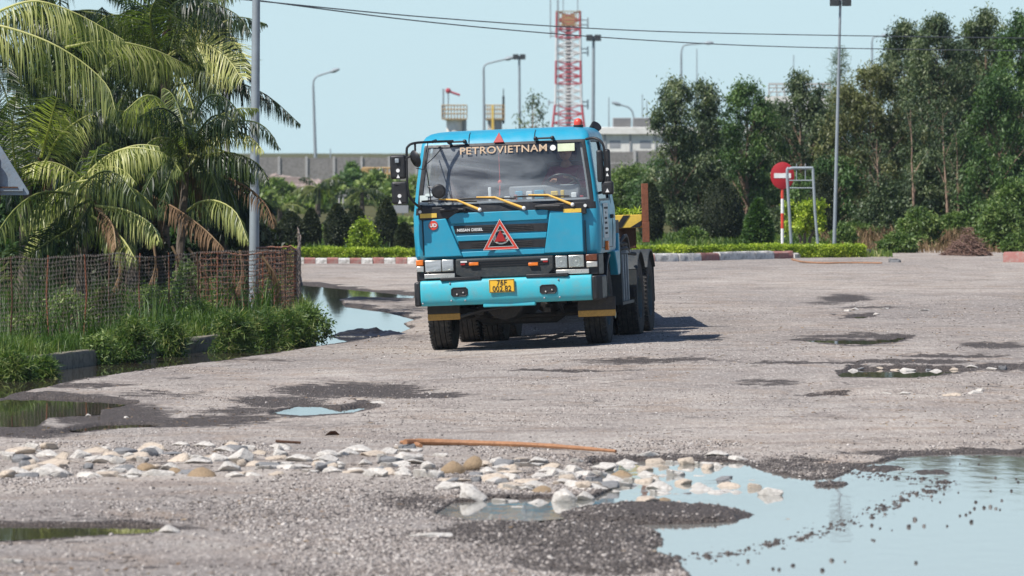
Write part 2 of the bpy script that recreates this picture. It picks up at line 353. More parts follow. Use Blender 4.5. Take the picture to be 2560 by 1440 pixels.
def ground_mat():
    m, t, b = mat('worn_asphalt')
    geo = N(t, 'ShaderNodeNewGeometry'); pos = geo.outputs['Position']
    wet = N(t, 'ShaderNodeAttribute', attribute_name='wet').outputs['Fac']
    soil = N(t, 'ShaderNodeAttribute', attribute_name='soil').outputs['Fac']
    rough_a = N(t, 'ShaderNodeAttribute', attribute_name='grit').outputs['Fac']
    def noise(sc, det=5.0, dist=0.0):
        n = N(t, 'ShaderNodeTexNoise', i_Scale=sc, i_Detail=det, i_Roughness=0.6, i_Distortion=dist); t.links.new(pos, n.inputs['Vector']); return n.outputs[0]
    big = noise(0.22, 6); mid = noise(1.7, 6); fine = noise(24, 5); fine2 = noise(75, 3)
    c = ramp(t, big, [(0.3, (0.352, 0.312, 0.270)), (0.7, (0.455, 0.410, 0.360))])
    c = mixc(t, ramp(t, mid, [(0.38, 0.65), (0.6, 0.0)]), c, (0.300, 0.250, 0.215))
    # exposed aggregate: pale and dark chips
    v = N(t, 'ShaderNodeTexVoronoi', i_Scale=34.0, i_Randomness=1.0); t.links.new(pos, v.inputs['Vector'])
    chip = ramp(t, v.outputs['Color'], [(0.0, 0.35), (0.5, 0.75), (1.0, 1.25)])
    edge = ramp(t, v.outputs['Distance'], [(0.2, 1.0), (0.75, 0.42)])
    agg = mixc(t, 1.0, chip, edge, 'MULTIPLY')
    aggc = mixc(t, 1.0, c, agg, 'MULTIPLY')
    aggc = mixc(t, 0.35, aggc, (0.36, 0.33, 0.31))
    c = mixc(t, rough_a, c, aggc)
    c = mixc(t, ramp(t, fine, [(0.30, 0.55), (0.48, 0.0)]), c, (0.13, 0.115, 0.105))
    c = mixc(t, ramp(t, fine, [(0.58, 0.0), (0.74, 0.5)]), c, (0.60, 0.56, 0.52))
    c = mixc(t, ramp(t, noise(0.55, 8, 1.5), [(0.50, 0.0), (0.64, 0.5)]), c, (0.17, 0.145, 0.13))
    # brown silt
    c = mixc(t, ramp(t, noise(0.9, 5, 1.0), [(0.52, 0.0), (0.66, 0.38)]), c, (0.26, 0.185, 0.125))
    # wet broken edges
    # coarse grain stretched along the view, painting in the shading of surface bumps
    gm = N(t, 'ShaderNodeMapping'); gm.inputs['Scale'].default_value = (26.0, 2.4, 1.0); t.links.new(pos, gm.inputs[0]); gn = N(t, 'ShaderNodeTexNoise', i_Scale=1.0, i_Detail=6.0, i_Roughness=0.75); t.links.new(gm.outputs[0], gn.inputs['Vector'])
    c = mixc(t, ramp(t, gn.outputs[0], [(0.34, 0.50), (0.48, 0.0)]), c, (0.135, 0.110, 0.095)); c = mixc(t, ramp(t, gn.outputs[0], [(0.54, 0.0), (0.66, 0.45)]), c, (0.60, 0.54, 0.48))
    # fine cracks
    vc = N(t, 'ShaderNodeTexVoronoi', feature='DISTANCE_TO_EDGE', i_Scale=0.62); mv = N(t, 'ShaderNodeVectorMath', operation='ADD'); nv = N(t, 'ShaderNodeTexNoise', i_Scale=1.3, i_Detail=5.0)
    t.links.new(pos, nv.inputs['Vector']); t.links.new(pos, mv.inputs[0]); t.links.new(nv.outputs['Color'], mv.inputs[1]); t.links.new(mv.outputs[0], vc.inputs['Vector'])
    ck = ramp(t, vc.outputs['Distance'], [(0.0, 0.75), (0.022, 0.0)]); ckm = mixc(t, 1.0, ck, ramp(t, noise(0.35, 3), [(0.46, 0.0), (0.58, 1.0)]), 'MULTIPLY')
    c = mixc(t, ckm, c, (0.07, 0.06, 0.055))
    off = N(t, 'ShaderNodeMath', operation='MULTIPLY_ADD'); t.links.new(noise(5, 8, 0.4), off.inputs[0]); off.inputs[1].default_value = 2.0; t.links.new(wet, off.inputs[2])
    wf = N(t, 'ShaderNodeMapRange', clamp=True); wf.inputs['From Min'].default_value = 1.42; wf.inputs['From Max'].default_value = 1.68; t.links.new(off.outputs[0], wf.inputs['Value'])
    wetc = ramp(t, fine2, [(0.3, (0.018, 0.014, 0.012)), (0.52, (0.058, 0.047, 0.040)), (0.68, (0.24, 0.205, 0.175))])
    c = mixc(t, wf.outputs[0], c, wetc)
    soilc = ramp(t, noise(5, 6), [(0.3, (0.055, 0.05, 0.025)), (0.6, (0.10, 0.10, 0.04)), (0.8, (0.17, 0.13, 0.08))])
    c = mixc(t, soil, c, soilc)
    t.links.new(c, b.inputs['Base Color'])
    rr = mixc(t, wf.outputs[0], (0.92, 0.92, 0.92), (0.62, 0.62, 0.62)); t.links.new(rr, b.inputs['Roughness'])
    b.inputs['Specular IOR Level'].default_value = 0.12
    hgt = N(t, 'ShaderNodeMath', operation='MULTIPLY_ADD'); t.links.new(v.outputs['Distance'], hgt.inputs[0]); hgt.inputs[1].default_value = -0.9; t.links.new(fine, hgt.inputs[2])
    bm = N(t, 'ShaderNodeBump', i_Strength=0.75, i_Distance=0.02); t.links.new(hgt.outputs[0], bm.inputs['Height'])
    bm2 = N(t, 'ShaderNodeBump', i_Strength=0.35, i_Distance=0.05); t.links.new(mid, bm2.inputs['Height']); t.links.new(bm.outputs[0], bm2.inputs['Normal'])
    t.links.new(bm2.outputs[0], b.inputs['Normal']); return m
M['ground'] = ground_mat()
def water_mat(name, col, ripple, rs=3.0):
    m, t, b = mat(name)
    geo = N(t, 'ShaderNodeNewGeometry')
    b.inputs['Base Color'].default_value = (*col, 1); b.inputs['Roughness'].default_value = 0.03; b.inputs['IOR'].default_value = 1.33
    mp = N(t, 'ShaderNodeMapping'); mp.inputs['Scale'].default_value = (1.0, 0.35, 1.0); t.links.new(geo.outputs['Position'], mp.inputs[0])
    n = N(t, 'ShaderNodeTexNoise', i_Scale=rs, i_Detail=4.0); t.links.new(mp.outputs[0], n.inputs['Vector'])
    bm = N(t, 'ShaderNodeBump', i_Strength=ripple, i_Distance=0.004); t.links.new(n.outputs[0], bm.inputs['Height']); t.links.new(bm.outputs[0], b.inputs['Normal'])
    return m
M['water'] = water_mat('puddle_water', (0.05, 0.042, 0.03), 0.18)
M['waterb'] = water_mat('wide_puddle_water', (0.23, 0.225, 0.20), 0.40, 5.0)

# ------------------------------------------------------------------ ground sheet with potholes
def sdist(px, py, poly, ys=2.2):
    """signed distance in photo pixels (rows weighted), positive inside"""
    q = np.array(poly, float); q[:, 1] *= ys; Y_ = py*ys
    d = np.full(px.shape, 1e9); ins = np.zeros(px.shape, bool)
    for i in range(len(q)):
        a = q[i]; b = q[(i+1) % len(q)]; e = b-a
        wx = px-a[0]; wy = Y_-a[1]
        t = np.clip((wx*e[0]+wy*e[1])/(e@e+1e-9), 0, 1)
        d = np.minimum(d, np.hypot(wx-e[0]*t, wy-e[1]*t))
        c = ((a[1] <= Y_) != (b[1] <= Y_)) & (px < (b[0]-a[0])*(Y_-a[1])/(b[1]-a[1]+1e-12)+a[0])
        ins ^= c
    return np.where(ins, d, -d)
PUD = {
 'wide': [(1085, 1278), (1130, 1250), (1230, 1240), (1480, 1238), (1530, 1215), (1490, 1196), (1520, 1172), (1480, 1150), (1600, 1146), (1850, 1148), (1890, 1162), (1950, 1178), (2030, 1190), (2085, 1186), (2150, 1158), (2250, 1136), (2400, 1128), (2560, 1130), (2950, 1140), (2950, 1600), (1760, 1600), (1730, 1440), (1700, 1405), (1640, 1385), (1620, 1330), (1560, 1298), (1480, 1285), (1330, 1297), (1180, 1296)],
 'lower_left': [(-400, 1300), (60, 1303), (300, 1304), (400, 1307), (430, 1316), (380, 1328), (250, 1334), (0, 1346), (-400, 1350)],
 'left': [(-500, 982), (100, 988), (250, 994), (330, 1003), (250, 1018), (250, 1030), (120, 1038), (90, 1060), (-500, 1066)],
 'sliver': [(120, 1075), (250, 1053), (370, 1050), (405, 1056), (330, 1064), (200, 1072)],
 'mid': [(680, 1027), (740, 1009), (800, 1010), (850, 1018), (900, 1009), (935, 1012), (880, 1028), (760, 1035)],
 'gutter': [(-500, 1030), (-500, 950), (0, 930), (140, 918), (300, 898), (480, 875), (640, 858), (770, 846), (770, 800), (745, 780), (735, 720), (745, 708), (900, 722), (1034, 735), (1034, 742), (890, 738), (850, 745), (860, 762), (960, 775), (1045, 793), (1010, 804), (1030, 815), (990, 832), (900, 846), (780, 864), (680, 880), (520, 901), (400, 915), (260, 936), (150, 952), (60, 975), (0, 988)],
 'far': [(1985, 847), (2100, 843), (2270, 843), (2240, 853), (2150, 861), (2050, 857)],
 'stony': [(2095, 928), (2130, 914), (2400, 916), (2440, 924), (2280, 943), (2110, 941)],
 'tiny': [(2085, 790), (2180, 789), (2150, 796), (2100, 797)],
}
WET = [  # cx, cy, rx, ry, strength: broken wet patches
 (870, 972, 230, 24, 1), (1060, 985, 150, 12, .9), (700, 1000, 140, 18, 1), (420, 1050, 300, 18, 1), (560, 1040, 200, 12, .9), (180, 960, 200, 8, .8), (260, 1030, 200, 34, 1), (60, 1075, 170, 22, .9), (600, 1022, 150, 12, .8), (400, 985, 150, 8, .6),
 (1030, 1250, 110, 22, 1), (1640, 1275, 260, 36, 1), (1500, 1330, 210, 42, .9), (1400, 1380, 260, 40, .55), (2000, 1160, 260, 16, .95), (2060, 1185, 90, 12, 1), (1990, 1148, 120, 16, .8), (2300, 1128, 260, 9, .9), (2075, 1205, 60, 14, 1),
 (2110, 745, 80, 12, 1), (2060, 757, 70, 5, .7), (2180, 768, 110, 5, .8), (2130, 839, 180, 4, .95), (2190, 862, 120, 4, .5), (2250, 902, 260, 6, 1), (2200, 948, 160, 4, .6), (2480, 862, 100, 9, .9), (2500, 915, 90, 14, .9), (2380, 888, 180, 5, .9), (1990, 905, 170, 5, .9), (1760, 845, 80, 6, .7), (1620, 897, 230, 6, 1), (1440, 925, 200, 4, .95), (1560, 905, 150, 6, .7), (1920, 955, 120, 12, .7), (2060, 985, 100, 4, .9), (2460, 965, 120, 12, .4), (1260, 995, 60, 4, .7),
 (950, 748, 120, 10, .75), (1030, 770, 80, 12, .6), (1010, 842, 80, 9, .5), (650, 900, 170, 6, .55), (450, 1312, 100, 12, .6), (330, 1290, 360, 8, .5), (700, 1280, 320, 16, .35), (300, 1405, 420, 22, .35), (900, 1430, 300, 22, .3), (850, 1165, 130, 22, .45), (300, 1160, 420, 30, .4), (1150, 1175, 240, 36, .4), (1350, 1165, 300, 30, .45), (1350, 800, 260, 12, .35), (1820, 720, 260, 4, .35), (2350, 700, 160, 3, .3), (1900, 660, 200, 3, .25), (370, 975, 60, 3, .8), (450, 945, 50, 2.5, .7), (520, 978, 50, 2, .6), (1120, 1340, 180, 26, .35), (100, 1350, 300, 10, .4), (1380, 1290, 320, 14, .7)]
VERGE = [(-9000, 928), (0, 926), (140, 915), (300, 896), (480, 873), (640, 856), (770, 843), (795, 830), (790, 805), (772, 785), (756, 745), (748, 700), (744, 668), (740, 655), (-9000, 655)]
LEVEL = {}
def build_ground():
    rows = np.concatenate([[-400, -150, -50, 0, 18, 28], 30*np.exp(np.linspace(0, math.log(165/30), 760)), 165*np.exp(np.linspace(0.01, math.log(4000/165), 60))])
    cd = np.linspace(-0.098, 0.098, 940)
    ext = 0.098*np.exp(np.linspace(0.02, math.log(30/0.098), 50))
    cols = np.concatenate([-ext[::-1], cd, ext])
    c, Y = np.meshgrid(cols, rows); X = c*np.maximum(Y, 30)
    base = gz(X, Y); Ys = np.maximum(Y, 20)
    px = CX+F*X/Ys; py = HY+F*(H-base)/Ys
    nz = fbm(X*1.3, Y*0.7, 3)-.5; nf = fbm(X*7, Y*3.0, 9)-.5; nff = vnoise(X*26, Y*16, 21)-.5
    z = base+nz*0.035*(Y < 160)+nf*0.012+nff*0.006*(Y < 70)
    wet = np.zeros_like(z)
    wob = nf*26+nz*40
    front = (Y > 25) & (Y < 170)
    # wide shallow relief: worn hollows of broken surface
    for (cx, cy, rx, ry, s) in WET:
        rr = np.hypot((px-cx+wob*1.2)/rx, (py-cy+nf*6)/ry)
        k = sstep(1.35-rr)*front
        wet = np.maximum(wet, k*s)
        z -= 0.030*k*s*np.clip((py-700)/400, .2, 1)
    for nm, poly in PUD.items():
        q = np.array(poly); sel = front & (px > q[:, 0].min()-120) & (px < q[:, 0].max()+120) & (py > q[:, 1].min()-40) & (py < q[:, 1].max()+40)
        cxm = float(np.clip(np.median(q[:, 0]), 0, 2560)); cym = float(np.median(q[:, 1])); g = G(cxm, cym)
        lev = g.z-(0.030 if cym > 1000 or nm == 'gutter' else 0.020)-{'left': .004, 'sliver': .008}.get(nm, 0); LEVEL[nm] = lev
        d = sdist(px[sel], py[sel], poly)+wob[sel]*(0 if nm == 'sliver' else .35 if cym > 960 else .9 if nm != 'gutter' else .25)
        k = sstep((d+7)/14)
        zt = z[sel]; flat = base[sel]+np.clip(zt-base[sel], -0.018, 0.03)
        edge = sstep((d+45)/45)
        zt = zt*(1-edge)+flat*edge
        zt = zt*(1-k)+(lev-(0.045 if cym > 960 or nm == 'gutter' else .012))*k
        z[sel] = zt
        rk = float(np.clip((cym-374)/800, .22, 1)); wr = sstep((d+26*rk+nz[sel]*30*rk)/(18*rk))
        wet[sel] = np.maximum(wet[sel], 0.95*wr)
    # dry ground round every pool stays above its water level
    inner = np.zeros(z.shape, bool); near = {}
    for nm, poly in PUD.items():
        q = np.array(poly); sel = front & (px > q[:, 0].min()-120) & (px < q[:, 0].max()+120) & (py > q[:, 1].min()-40) & (py < q[:, 1].max()+40)
        d = np.full_like(z, -999.); d[sel] = sdist(px[sel], py[sel], poly); near[nm] = d; inner |= d > -13
    for nm in PUD: z = np.where(~inner & (near[nm] > -150), np.maximum(z, LEVEL[nm]+.007+nff*.003-.0009*np.maximum(-near[nm]-45, 0)), z)
    # land that rises out of the wide puddle
    ISL = [(1640, 1277, 250, 27, .085), (1500, 1330, 165, 34, .07), (1560, 1345, 120, 22, .06), (2075, 1202, 52, 8, .055), (2200, 1163, 75, 8, .05), (2330, 1172, 60, 8, .045), (1500, 1400, 200, 36, .09), (1350, 1330, 250, 30, .05)]
    L = LEVEL['wide']; top = np.full_like(z, -9.)
    for (cx, cy, rx, ry, s) in ISL:
        rr = np.hypot((px-cx+wob*.8)/rx, (py-cy+nf*7)/ry)
        top = np.maximum(top, np.where(front & (rr < 1.25), L-0.04+s*sstep((1.25-rr)/0.6)+nff*0.016, -9))
    # gravel bar just breaking the surface
    bar = [(2150, 1175), (2370, 1197), (2300, 1225), (2240, 1240), (2215, 1262), (2080, 1310), (1960, 1345), (1800, 1378), (1640, 1390)]
    bd = np.full_like(z, 1e9)
    for a, b in zip(bar[:-1], bar[1:]):
        ex, ey = b[0]-a[0], (b[1]-a[1])*3; wx = px-a[0]; wy = (py-a[1])*3
        t = np.clip((wx*ex+wy*ey)/(ex*ex+ey*ey), 0, 1); bd = np.minimum(bd, np.hypot(wx-ex*t, wy-ey*t))
    sp = vnoise(X*34, Y*10, 55)*0.6+vnoise(X*90, Y*40, 56)*0.4
    top = np.where(front & (bd < 70), np.maximum(top, L-0.005-0.00026*np.maximum(bd-4, 0)+(sp-.45)*0.05), top)
    z = np.maximum(z, top)
    wet = np.where(top > L-0.03, np.maximum(wet, .98), wet)
    # raised planted strip on the left, behind its kerb
    sel = (px < 1000) & (py > 600) & (Y > 30) & (Y < 220)
    d = np.full_like(z, -99.); d[sel] = sdist(px[sel], py[sel], VERGE, 1.6)
    k = sstep(d/3.5)*(Y < 200)
    z = z*(1-k)+(base+0.14+nz*0.05+nf*.02)*k
    soil = k.copy(); wet = wet*(1-k)
    # planted ground beyond the painted kerb
    lim = np.interp(px, [-2000, 750, 1030, 1640, 1900, 2050, 2165, 2210, 2290, 2560, 3500], [651, 651, 650, 640, 636, 632, 630, 622, 629, 626, 620])
    k2 = sstep((lim-3-py)/3)*(Y > 110)
    z = z*(1-k2)+(base+0.13+nz*.05+(fbm(X*.05, Y*.02, 5)-.5)*0.5*sstep((Y-220)/100))*k2; soil = np.maximum(soil, k2); wet *= (1-k2)
    far = (Y > 166) | (Y < 30); soil = np.where(Y > 166, 1, soil)
    grit = np.clip(0.25+1.6*(fbm(X*.5, Y*.22, 31)-.42)+0.55*sstep((py-1180)/120)+0.3*sstep((px-1500)/300)*sstep((1010-py)/60)*sstep((py-720)/40), 0, 1)
    ny, nx = z.shape
    idx = np.arange(ny*nx).reshape(ny, nx)
    Q = np.stack([idx[:-1, :-1], idx[:-1, 1:], idx[1:, 1:], idx[1:, :-1]], -1).reshape(-1, 4)
    o = setmesh('ground', np.stack([X, Y, z], -1), Q, M['ground'], attr={'wet': wet.ravel(), 'soil': soil.ravel(), 'grit': grit.ravel()}, smooth=True)
    o['kind'] = 'structure'
    return px, py, X, Y, z, wet, front
GRID = build_ground()
_gr = GRID[3][:, 0]; _gc = (GRID[2]/np.maximum(GRID[3], 30))[0]; _gzv = GRID[4]
def zat(x, Y):
    """height of the finished ground sheet"""
    j = np.clip(np.searchsorted(_gr, Y)-1, 0, len(_gr)-2); c = x/np.maximum(Y, 30); i = np.clip(np.searchsorted(_gc, c)-1, 0, len(_gc)-2)
    return (_gzv[j, i]+_gzv[j+1, i+1]+_gzv[j+1, i]+_gzv[j, i+1])/4
def ribbon_water(name, poly, lev, m, grow=26):
    q = np.array(poly, float); c = q.mean(0)
    pts = []
    n = len(q)
    area = sum(q[i, 0]*q[(i+1) % n, 1]-q[(i+1) % n, 0]*q[i, 1] for i in range(n))
    sg = 1 if area > 0 else -1
    for i in range(n):
        e = q[(i+1) % n]-q[i-1]; nn = np.array([e[1], -e[0]*1.0])*sg; nn /= (np.linalg.norm(nn)+1e-9)
        p = q[i]+nn*np.array([grow, grow*0.25]); Y = (H-lev)*F/(p[1]-HY); pts.append(((p[0]-CX)/F*Y, Y, lev))
    mb = MB(); mb.add(pts, [list(range(n))])
    me = bpy.data.meshes.new(name); me.from_pydata(mb.v, [], mb.f); me.materials.append(m)
    o = bpy.data.objects.new(name, me); COL.objects.link(o); o['kind'] = 'structure'; return o
for nm, poly in PUD.items():
    ribbon_water('puddle_water', poly, LEVEL[nm], M['waterb'] if nm == 'wide' else M['water'])

# ------------------------------------------------------------------ TRUCK
TRUCK = empty('tractor_truck', (0.133, 80.7, 0.071), (0, R(-2.4), R(-7.2)), label='turquoise cab-over tractor truck driving towards the viewer on the broken road', cat='truck')
def TP(px, py, y=-1.2):
    return Vector(((px-1270)/195.1, y, (873.5-(py+(px-1270)*.043))/197.5))
LV = [(1.17, -1.15, 1.17, .12, .64), (1.22, -1.175, 1.19, .12, .64), (1.5, -1.18, 1.20, .12, .64), (1.74, -1.17, 1.195, .10, .64), (1.83, -1.15, 1.18, .08, .64),
      (1.86, -1.145, 1.175, .07, .64), (2.1, -1.10, 1.15, .07, .64), (2.35, -1.05, 1.115, .07, .64), (2.59, -1.0, 1.08, .07, .64), (2.625, -.985, 1.075, .07, .63),
      (2.68, -.95, 1.065, .10, .61), (2.73, -.885, 1.035, .12, .58), (2.765, -.78, .985, .13, .55), (2.785, -.62, .91, .15, .50), (2.795, -.42, .80, .18, .42)]
FR = [-1, -.972, -.75, -.5, -.25, 0, .25, .5, .75, .972, 1]
def cab_ring(z, Fy, W, r, B, off=0.0):
    W -= off; Fy += off; B -= off; r = max(r-off*.3, .02)
    pts = [(f*(W-r), Fy+.05*f*f, z) for f in FR]
    arc = [(W-r+r*math.sin(R(18*k)), Fy+.05+r-r*math.cos(R(18*k)), z) for k in range(1, 6)]
    side = [(W, y, z) for y in (Fy+.05+r+.07, .20, .34, B)]
    half = arc+side
    back = [(W*.5, B, z), (0, B, z), (-W*.5, B, z)]
    return pts+half+back+[(-x, y, z_) for x, y, z_ in half[::-1]]
def cab_faces(levels, pick, off=0.0, flip=False, caps=True):
    mb = MB(); rings = [cab_ring(*l, off) for l in levels]; n = len(rings[0])
    for rg in rings: mb.v += rg
    for i in range(len(rings)-1):
        for k in range(n):
            m = pick(i, k)
            if m is None: continue
            f = [i*n+k, i*n+(k+1) % n, (i+1)*n+(k+1) % n, (i+1)*n+k]
            mb.f.append(f[::-1] if flip else f); mb.m.append(m)
    if caps:
        mb.f.append(list(range(n))[::-1] if not flip else list(range(n))); mb.m.append(1)
        t = [(len(rings)-1)*n+k for k in range(n)]; mb.f.append(t if not flip else t[::-1]); mb.m.append(0)
    return mb
def shell_pick(i, k):
    if 5 <= i <= 7 and (1 <= k <= 8 or k in (16, 25)): return None
    if 4 <= i <= 8 and (k <= 10 or k == 31): return 1
    if i == 3 and (k <= 11 or k >= 30): return 1
    if 4 <= i <= 8 and k in (16, 25): return 1
    return 0
cab = cab_faces(LV, shell_pick).build('cab', [M['cyan'], M['black']], TRUCK, ang=28)
lining = cab_faces(LV, lambda i, k: None if shell_pick(i, k) is None else 0, off=.045, flip=True).build('cab_lining', [M['dark'], M['dark']], cab, ang=28)
ws = cab_faces(LV, lambda i, k: 0 if (5 <= i <= 7 and 1 <= k <= 8) else None, off=.012, caps=False).build('windshield', M['glass'], cab, ang=60)
for kk in (16, 25):
    cab_faces(LV, lambda i, k: 0 if (5 <= i <= 7 and k == kk) else None, off=.02, caps=False).build('side_window', M['glass'], cab, ang=60)
def flatq(px0, px1, py0, py1, y0, y1, name, m, parent, bevel=.004):
    a = TP(px0, py1, 0); b = TP(px1, py0, 0)
    return MB().box(a.x, b.x, y0, y1, TP((px0+px1)/2, py1, 0).z, TP((px0+px1)/2, py0, 0).z).build(name, m, parent, bevel=bevel)
# roof details
for x in (1181, 1345):
    a = TP(x, 357-(x-1181)*.04, 0); mb = MB(); mb.tube([(a.x, -.987, 2.632), (a.x, -.955, 2.68), (a.x, -.888, 2.733), (a.x, -.78, 2.767)], .004, 6); mb.build('roof_seam', M['chassis'], cab)
tri = lambda c, hw, h: [(c[0]-hw, c[1]), (c[0]+hw, c[1]), (c[0], c[1]+h)]
mb = MB(); c = TP(1257, 357, 0); mb.prism(tri((c.x, 0), .068, .145), -.006, .006)
o = mb.build('roof_reflector_triangle', M['red'], TRUCK, bevel=.003); o.location = (0, -1.005, 2.625); o.rotation_euler = (R(-28), 0, 0)
for x0, x1 in ((1133, 1172), (1349, 1391)):
    u0, u1 = (x0-1270)/195.1, (x1-1270)/195.1
    mb = MB(); mb.tube([(u0, -1.005, 2.655), (u1, -1.005, 2.655)], .012)
    for u in (u0, u1): mb.tube([(u, -.95, 2.66), (u, -1.01, 2.655)], .02); mb.sphere((u, -1.01, 2.655), .028, 10)
    mb.build('grab_bar', M['black'], TRUCK)
mb = MB(); mb.lathe([(0, .0), (.062, 0), (.066, .03), (.058, .035)], n=20); bc = mb.build('beacon_base', M['black'], TRUCK); bc.location = (.9, -.5, 2.775)
mb = MB(); mb.lathe([(.056, .03), (.056, .07), (.045, .10), (.025, .115), (0, .12)], n=20); mb.build('beacon_dome', M['redb'], bc)
mb = MB(); mb.tube([(.86, .80, 1.5), (.86, .80, 2.6), (.90, .78, 2.70), (1.0, .70, 2.80)], [.05, .05, .055, .075], 12); mb.build('air_intake', M['black'], TRUCK)
# front panels
def slab(pts, y0, y1, name, m, bevel=.012):
    q = [TP(x, y, 0) for x, y in pts]
    mb = MB(); mb.prism([(p.x, p.z) for p in q], y0, y1); return mb.build(name, m, TRUCK, bevel=bevel, seg=3)
slab([(1066, 552), (1122, 546), (1160, 641), (1066, 645)], -1.212, -1.15, 'front_panel', M['cyan'], .014)
slab([(1382, 526), (1462, 531), (1462, 629), (1364, 633)], -1.212, -1.15, 'front_panel', M['cyan'], .014)
slab([(1126, 534), (1378, 523), (1374, 548), (1134, 560)], -1.200, -1.16, 'front_panel', M['cyan'], .010)
slab([(1146, 590), (1372, 580), (1370, 594), (1150, 604)], -1.200, -1.16, 'front_panel', M['cyan'], .008)
slab([(1157, 630), (1366, 621), (1364, 634), (1161, 643)], -1.200, -1.16, 'front_panel', M['cyan'], .008)
for (x0, x1, yl, yr, hh) in ((1141, 1374, 565, 557, 20), (1150, 1371, 604, 597, 20)):
    g = slab([(x0, yl), (x1, yr), (x1-1, yr+hh), (x0+2, yl+hh)], -1.190, -1.14, 'grille_slot', M['black'], .003)
    mb = MB(); L_ = TP(x0+34, yl, 0); R_ = TP(x1-36, yr, 0)
    for k in range(4):
        zz = L_.z-.022-k*.022; mb.box(L_.x, R_.x, -1.197, -1.188, zz-.005, zz+.003)
    mb.build('grille_slats', M['dirty'], g)
for x in (1062, 1467):
    a = TP(x, 550, 0); b = TP(x, 640, 0); MB().box(a.x-.004, a.x+.004, -1.170, -1.14, b.z, a.z).build('panel_gap', M['black'], cab)
def text(s, size, m, name, parent, loc, rot=(90, 0, 0), sx=1.0, bold=0.0, ext=.002):
    cu = bpy.data.curves.new(name, 'FONT'); cu.body = s; cu.size = size; cu.align_x = 'CENTER'; cu.align_y = 'CENTER'; cu.extrude = ext; cu.offset = bold; cu.space_character = 1.06
    to = bpy.data.objects.new(name, cu); COL.objects.link(to); bpy.context.view_layer.update()
    me = bpy.data.meshes.new_from_object(to.evaluated_get(bpy.context.evaluated_depsgraph_get())); bpy.data.objects.remove(to)
    me.name = name; me.materials.clear(); me.materials.append(m)
    o = bpy.data.objects.new(name, me); COL.objects.link(o); o.parent = parent
    o.location = loc; o.rotation_euler = tuple(R(a) for a in rot); o.scale = (sx, 1, 1); return o
text('PETROVIETNAM', .130, M['gold'], 'windshield_lettering', ws, (-.010, -1.012, 2.530), (90-11.5, 0, 0), 1.15, .0015)
c = TP(1181, 575, 0); text('NISSAN DIESEL', .050, M['white'], 'badge_lettering', TRUCK, (c.x, -1.203, c.z), (90, 0, 0), .95, .0012)
# red roundel
c = TP(1090.5, 564, 0); mb = MB(); mb.lathe([(0, -1.226), (.057, -1.226), (.060, -1.220), (.060, -1.210)], (c.x, 0, c.z), 'y', 28); rd = mb.build('roundel', M['redb'], TRUCK)
text('UD', .062, M['white'], 'roundel_lettering', rd, (c.x, -1.229, c.z), bold=.002)
# emblem and warning triangles
c = TP(1258, 592, 0)
mb = MB(); ro = [(c.x+.112*math.cos(R(a)), c.z+.095*math.sin(R(a))) for a in range(0, 360, 10)]; ri = [(c.x+.090*math.cos(R(a)), c.z+.073*math.sin(R(a))) for a in range(0, 360, 10)]
mb.ring(ro, ri, -1.222, -1.200); em = mb.build('emblem_ring', M['chrome'], TRUCK, bevel=.003)
text('UD', .12, M['chrome'], 'emblem_lettering', em, (c.x, -1.218, c.z), bold=.004, ext=.006)
A = TP(1257, 548, 0); B1 = TP(1214, 623, 0); B2 = TP(1301, 623, 0); zb = (B1.z+B2.z)/2
outer = [(B1.x, zb), (B2.x, zb), (A.x, A.z)]; cx_ = (B1.x+B2.x+A.x)/3; cz_ = (2*zb+A.z)/3
mb = MB(); mb.ring(outer, [(cx_+(x-cx_)*.76, cz_+(z-cz_)*.76) for x, z in outer], -1.246, -1.234); wt = mb.build('warning_triangle', M['redb'], TRUCK, bevel=.003)
for k in (1.02, .74):
    o_ = [(cx_+(x-cx_)*k, cz_+(z-cz_)*k) for x, z in outer]; i_ = [(cx_+(x-cx_)*(k-.035), cz_+(z-cz_)*(k-.035)) for x, z in outer]
    MB().ring(o_, i_, -1.249, -1.240).build('triangle_edge', M['white'], wt)
c2 = TP(1257.5, 604, 0); MB().prism(tri((c2.x, c2.z), .078, .148), -1.252, -1.240).build('red_reflector_triangle', M['red'], TRUCK, bevel=.004)
# black panel under the windshield
slab([(1052, 520), (1110, 518), (1168, 520), (1130, 546), (1118, 549), (1056, 551)], -1.205, -1.14, 'cowl_corner', M['black'])
slab([(1345, 512), (1440, 505), (1472, 505), (1472, 534), (1405, 537), (1396, 528), (1345, 521)], -1.205, -1.14, 'cowl_corner', M['black'])
for x0, x1, y in ((1110, 1168, 525), (1346, 1408, 516)):
    a = TP(x0, y, 0); b = TP(x1, y-2, 0)
    mb = MB(); mb.tube([(a.x, -1.235, a.z), (b.x, -1.235, b.z)], .017)
    for q in (a, b): mb.tube([(q.x, -1.18, q.z), (q.x, -1.24, q.z)], .026)
    mb.build('cowl_handle', M['black'], TRUCK)
flatq(1058, 1100, 534, 545, -1.212, -1.204, 'yellow_reflector_strip', M['yellow'], TRUCK, .001)
flatq(1415, 1460, 521, 531, -1.212, -1.204, 'yellow_reflector_strip', M['yellow'], TRUCK, .001)
for x, y in ((1058.5, 530), (1470, 513)):
    c = TP(x, y, 0); mb = MB(); mb.lathe([(0, -1.212), (.02, -1.212), (.021, -1.20)], (c.x, 0, c.z), 'y', 16); mb.build('round_button', M['white'], TRUCK)
def yws(z): return -1.145+(z-1.86)*.19
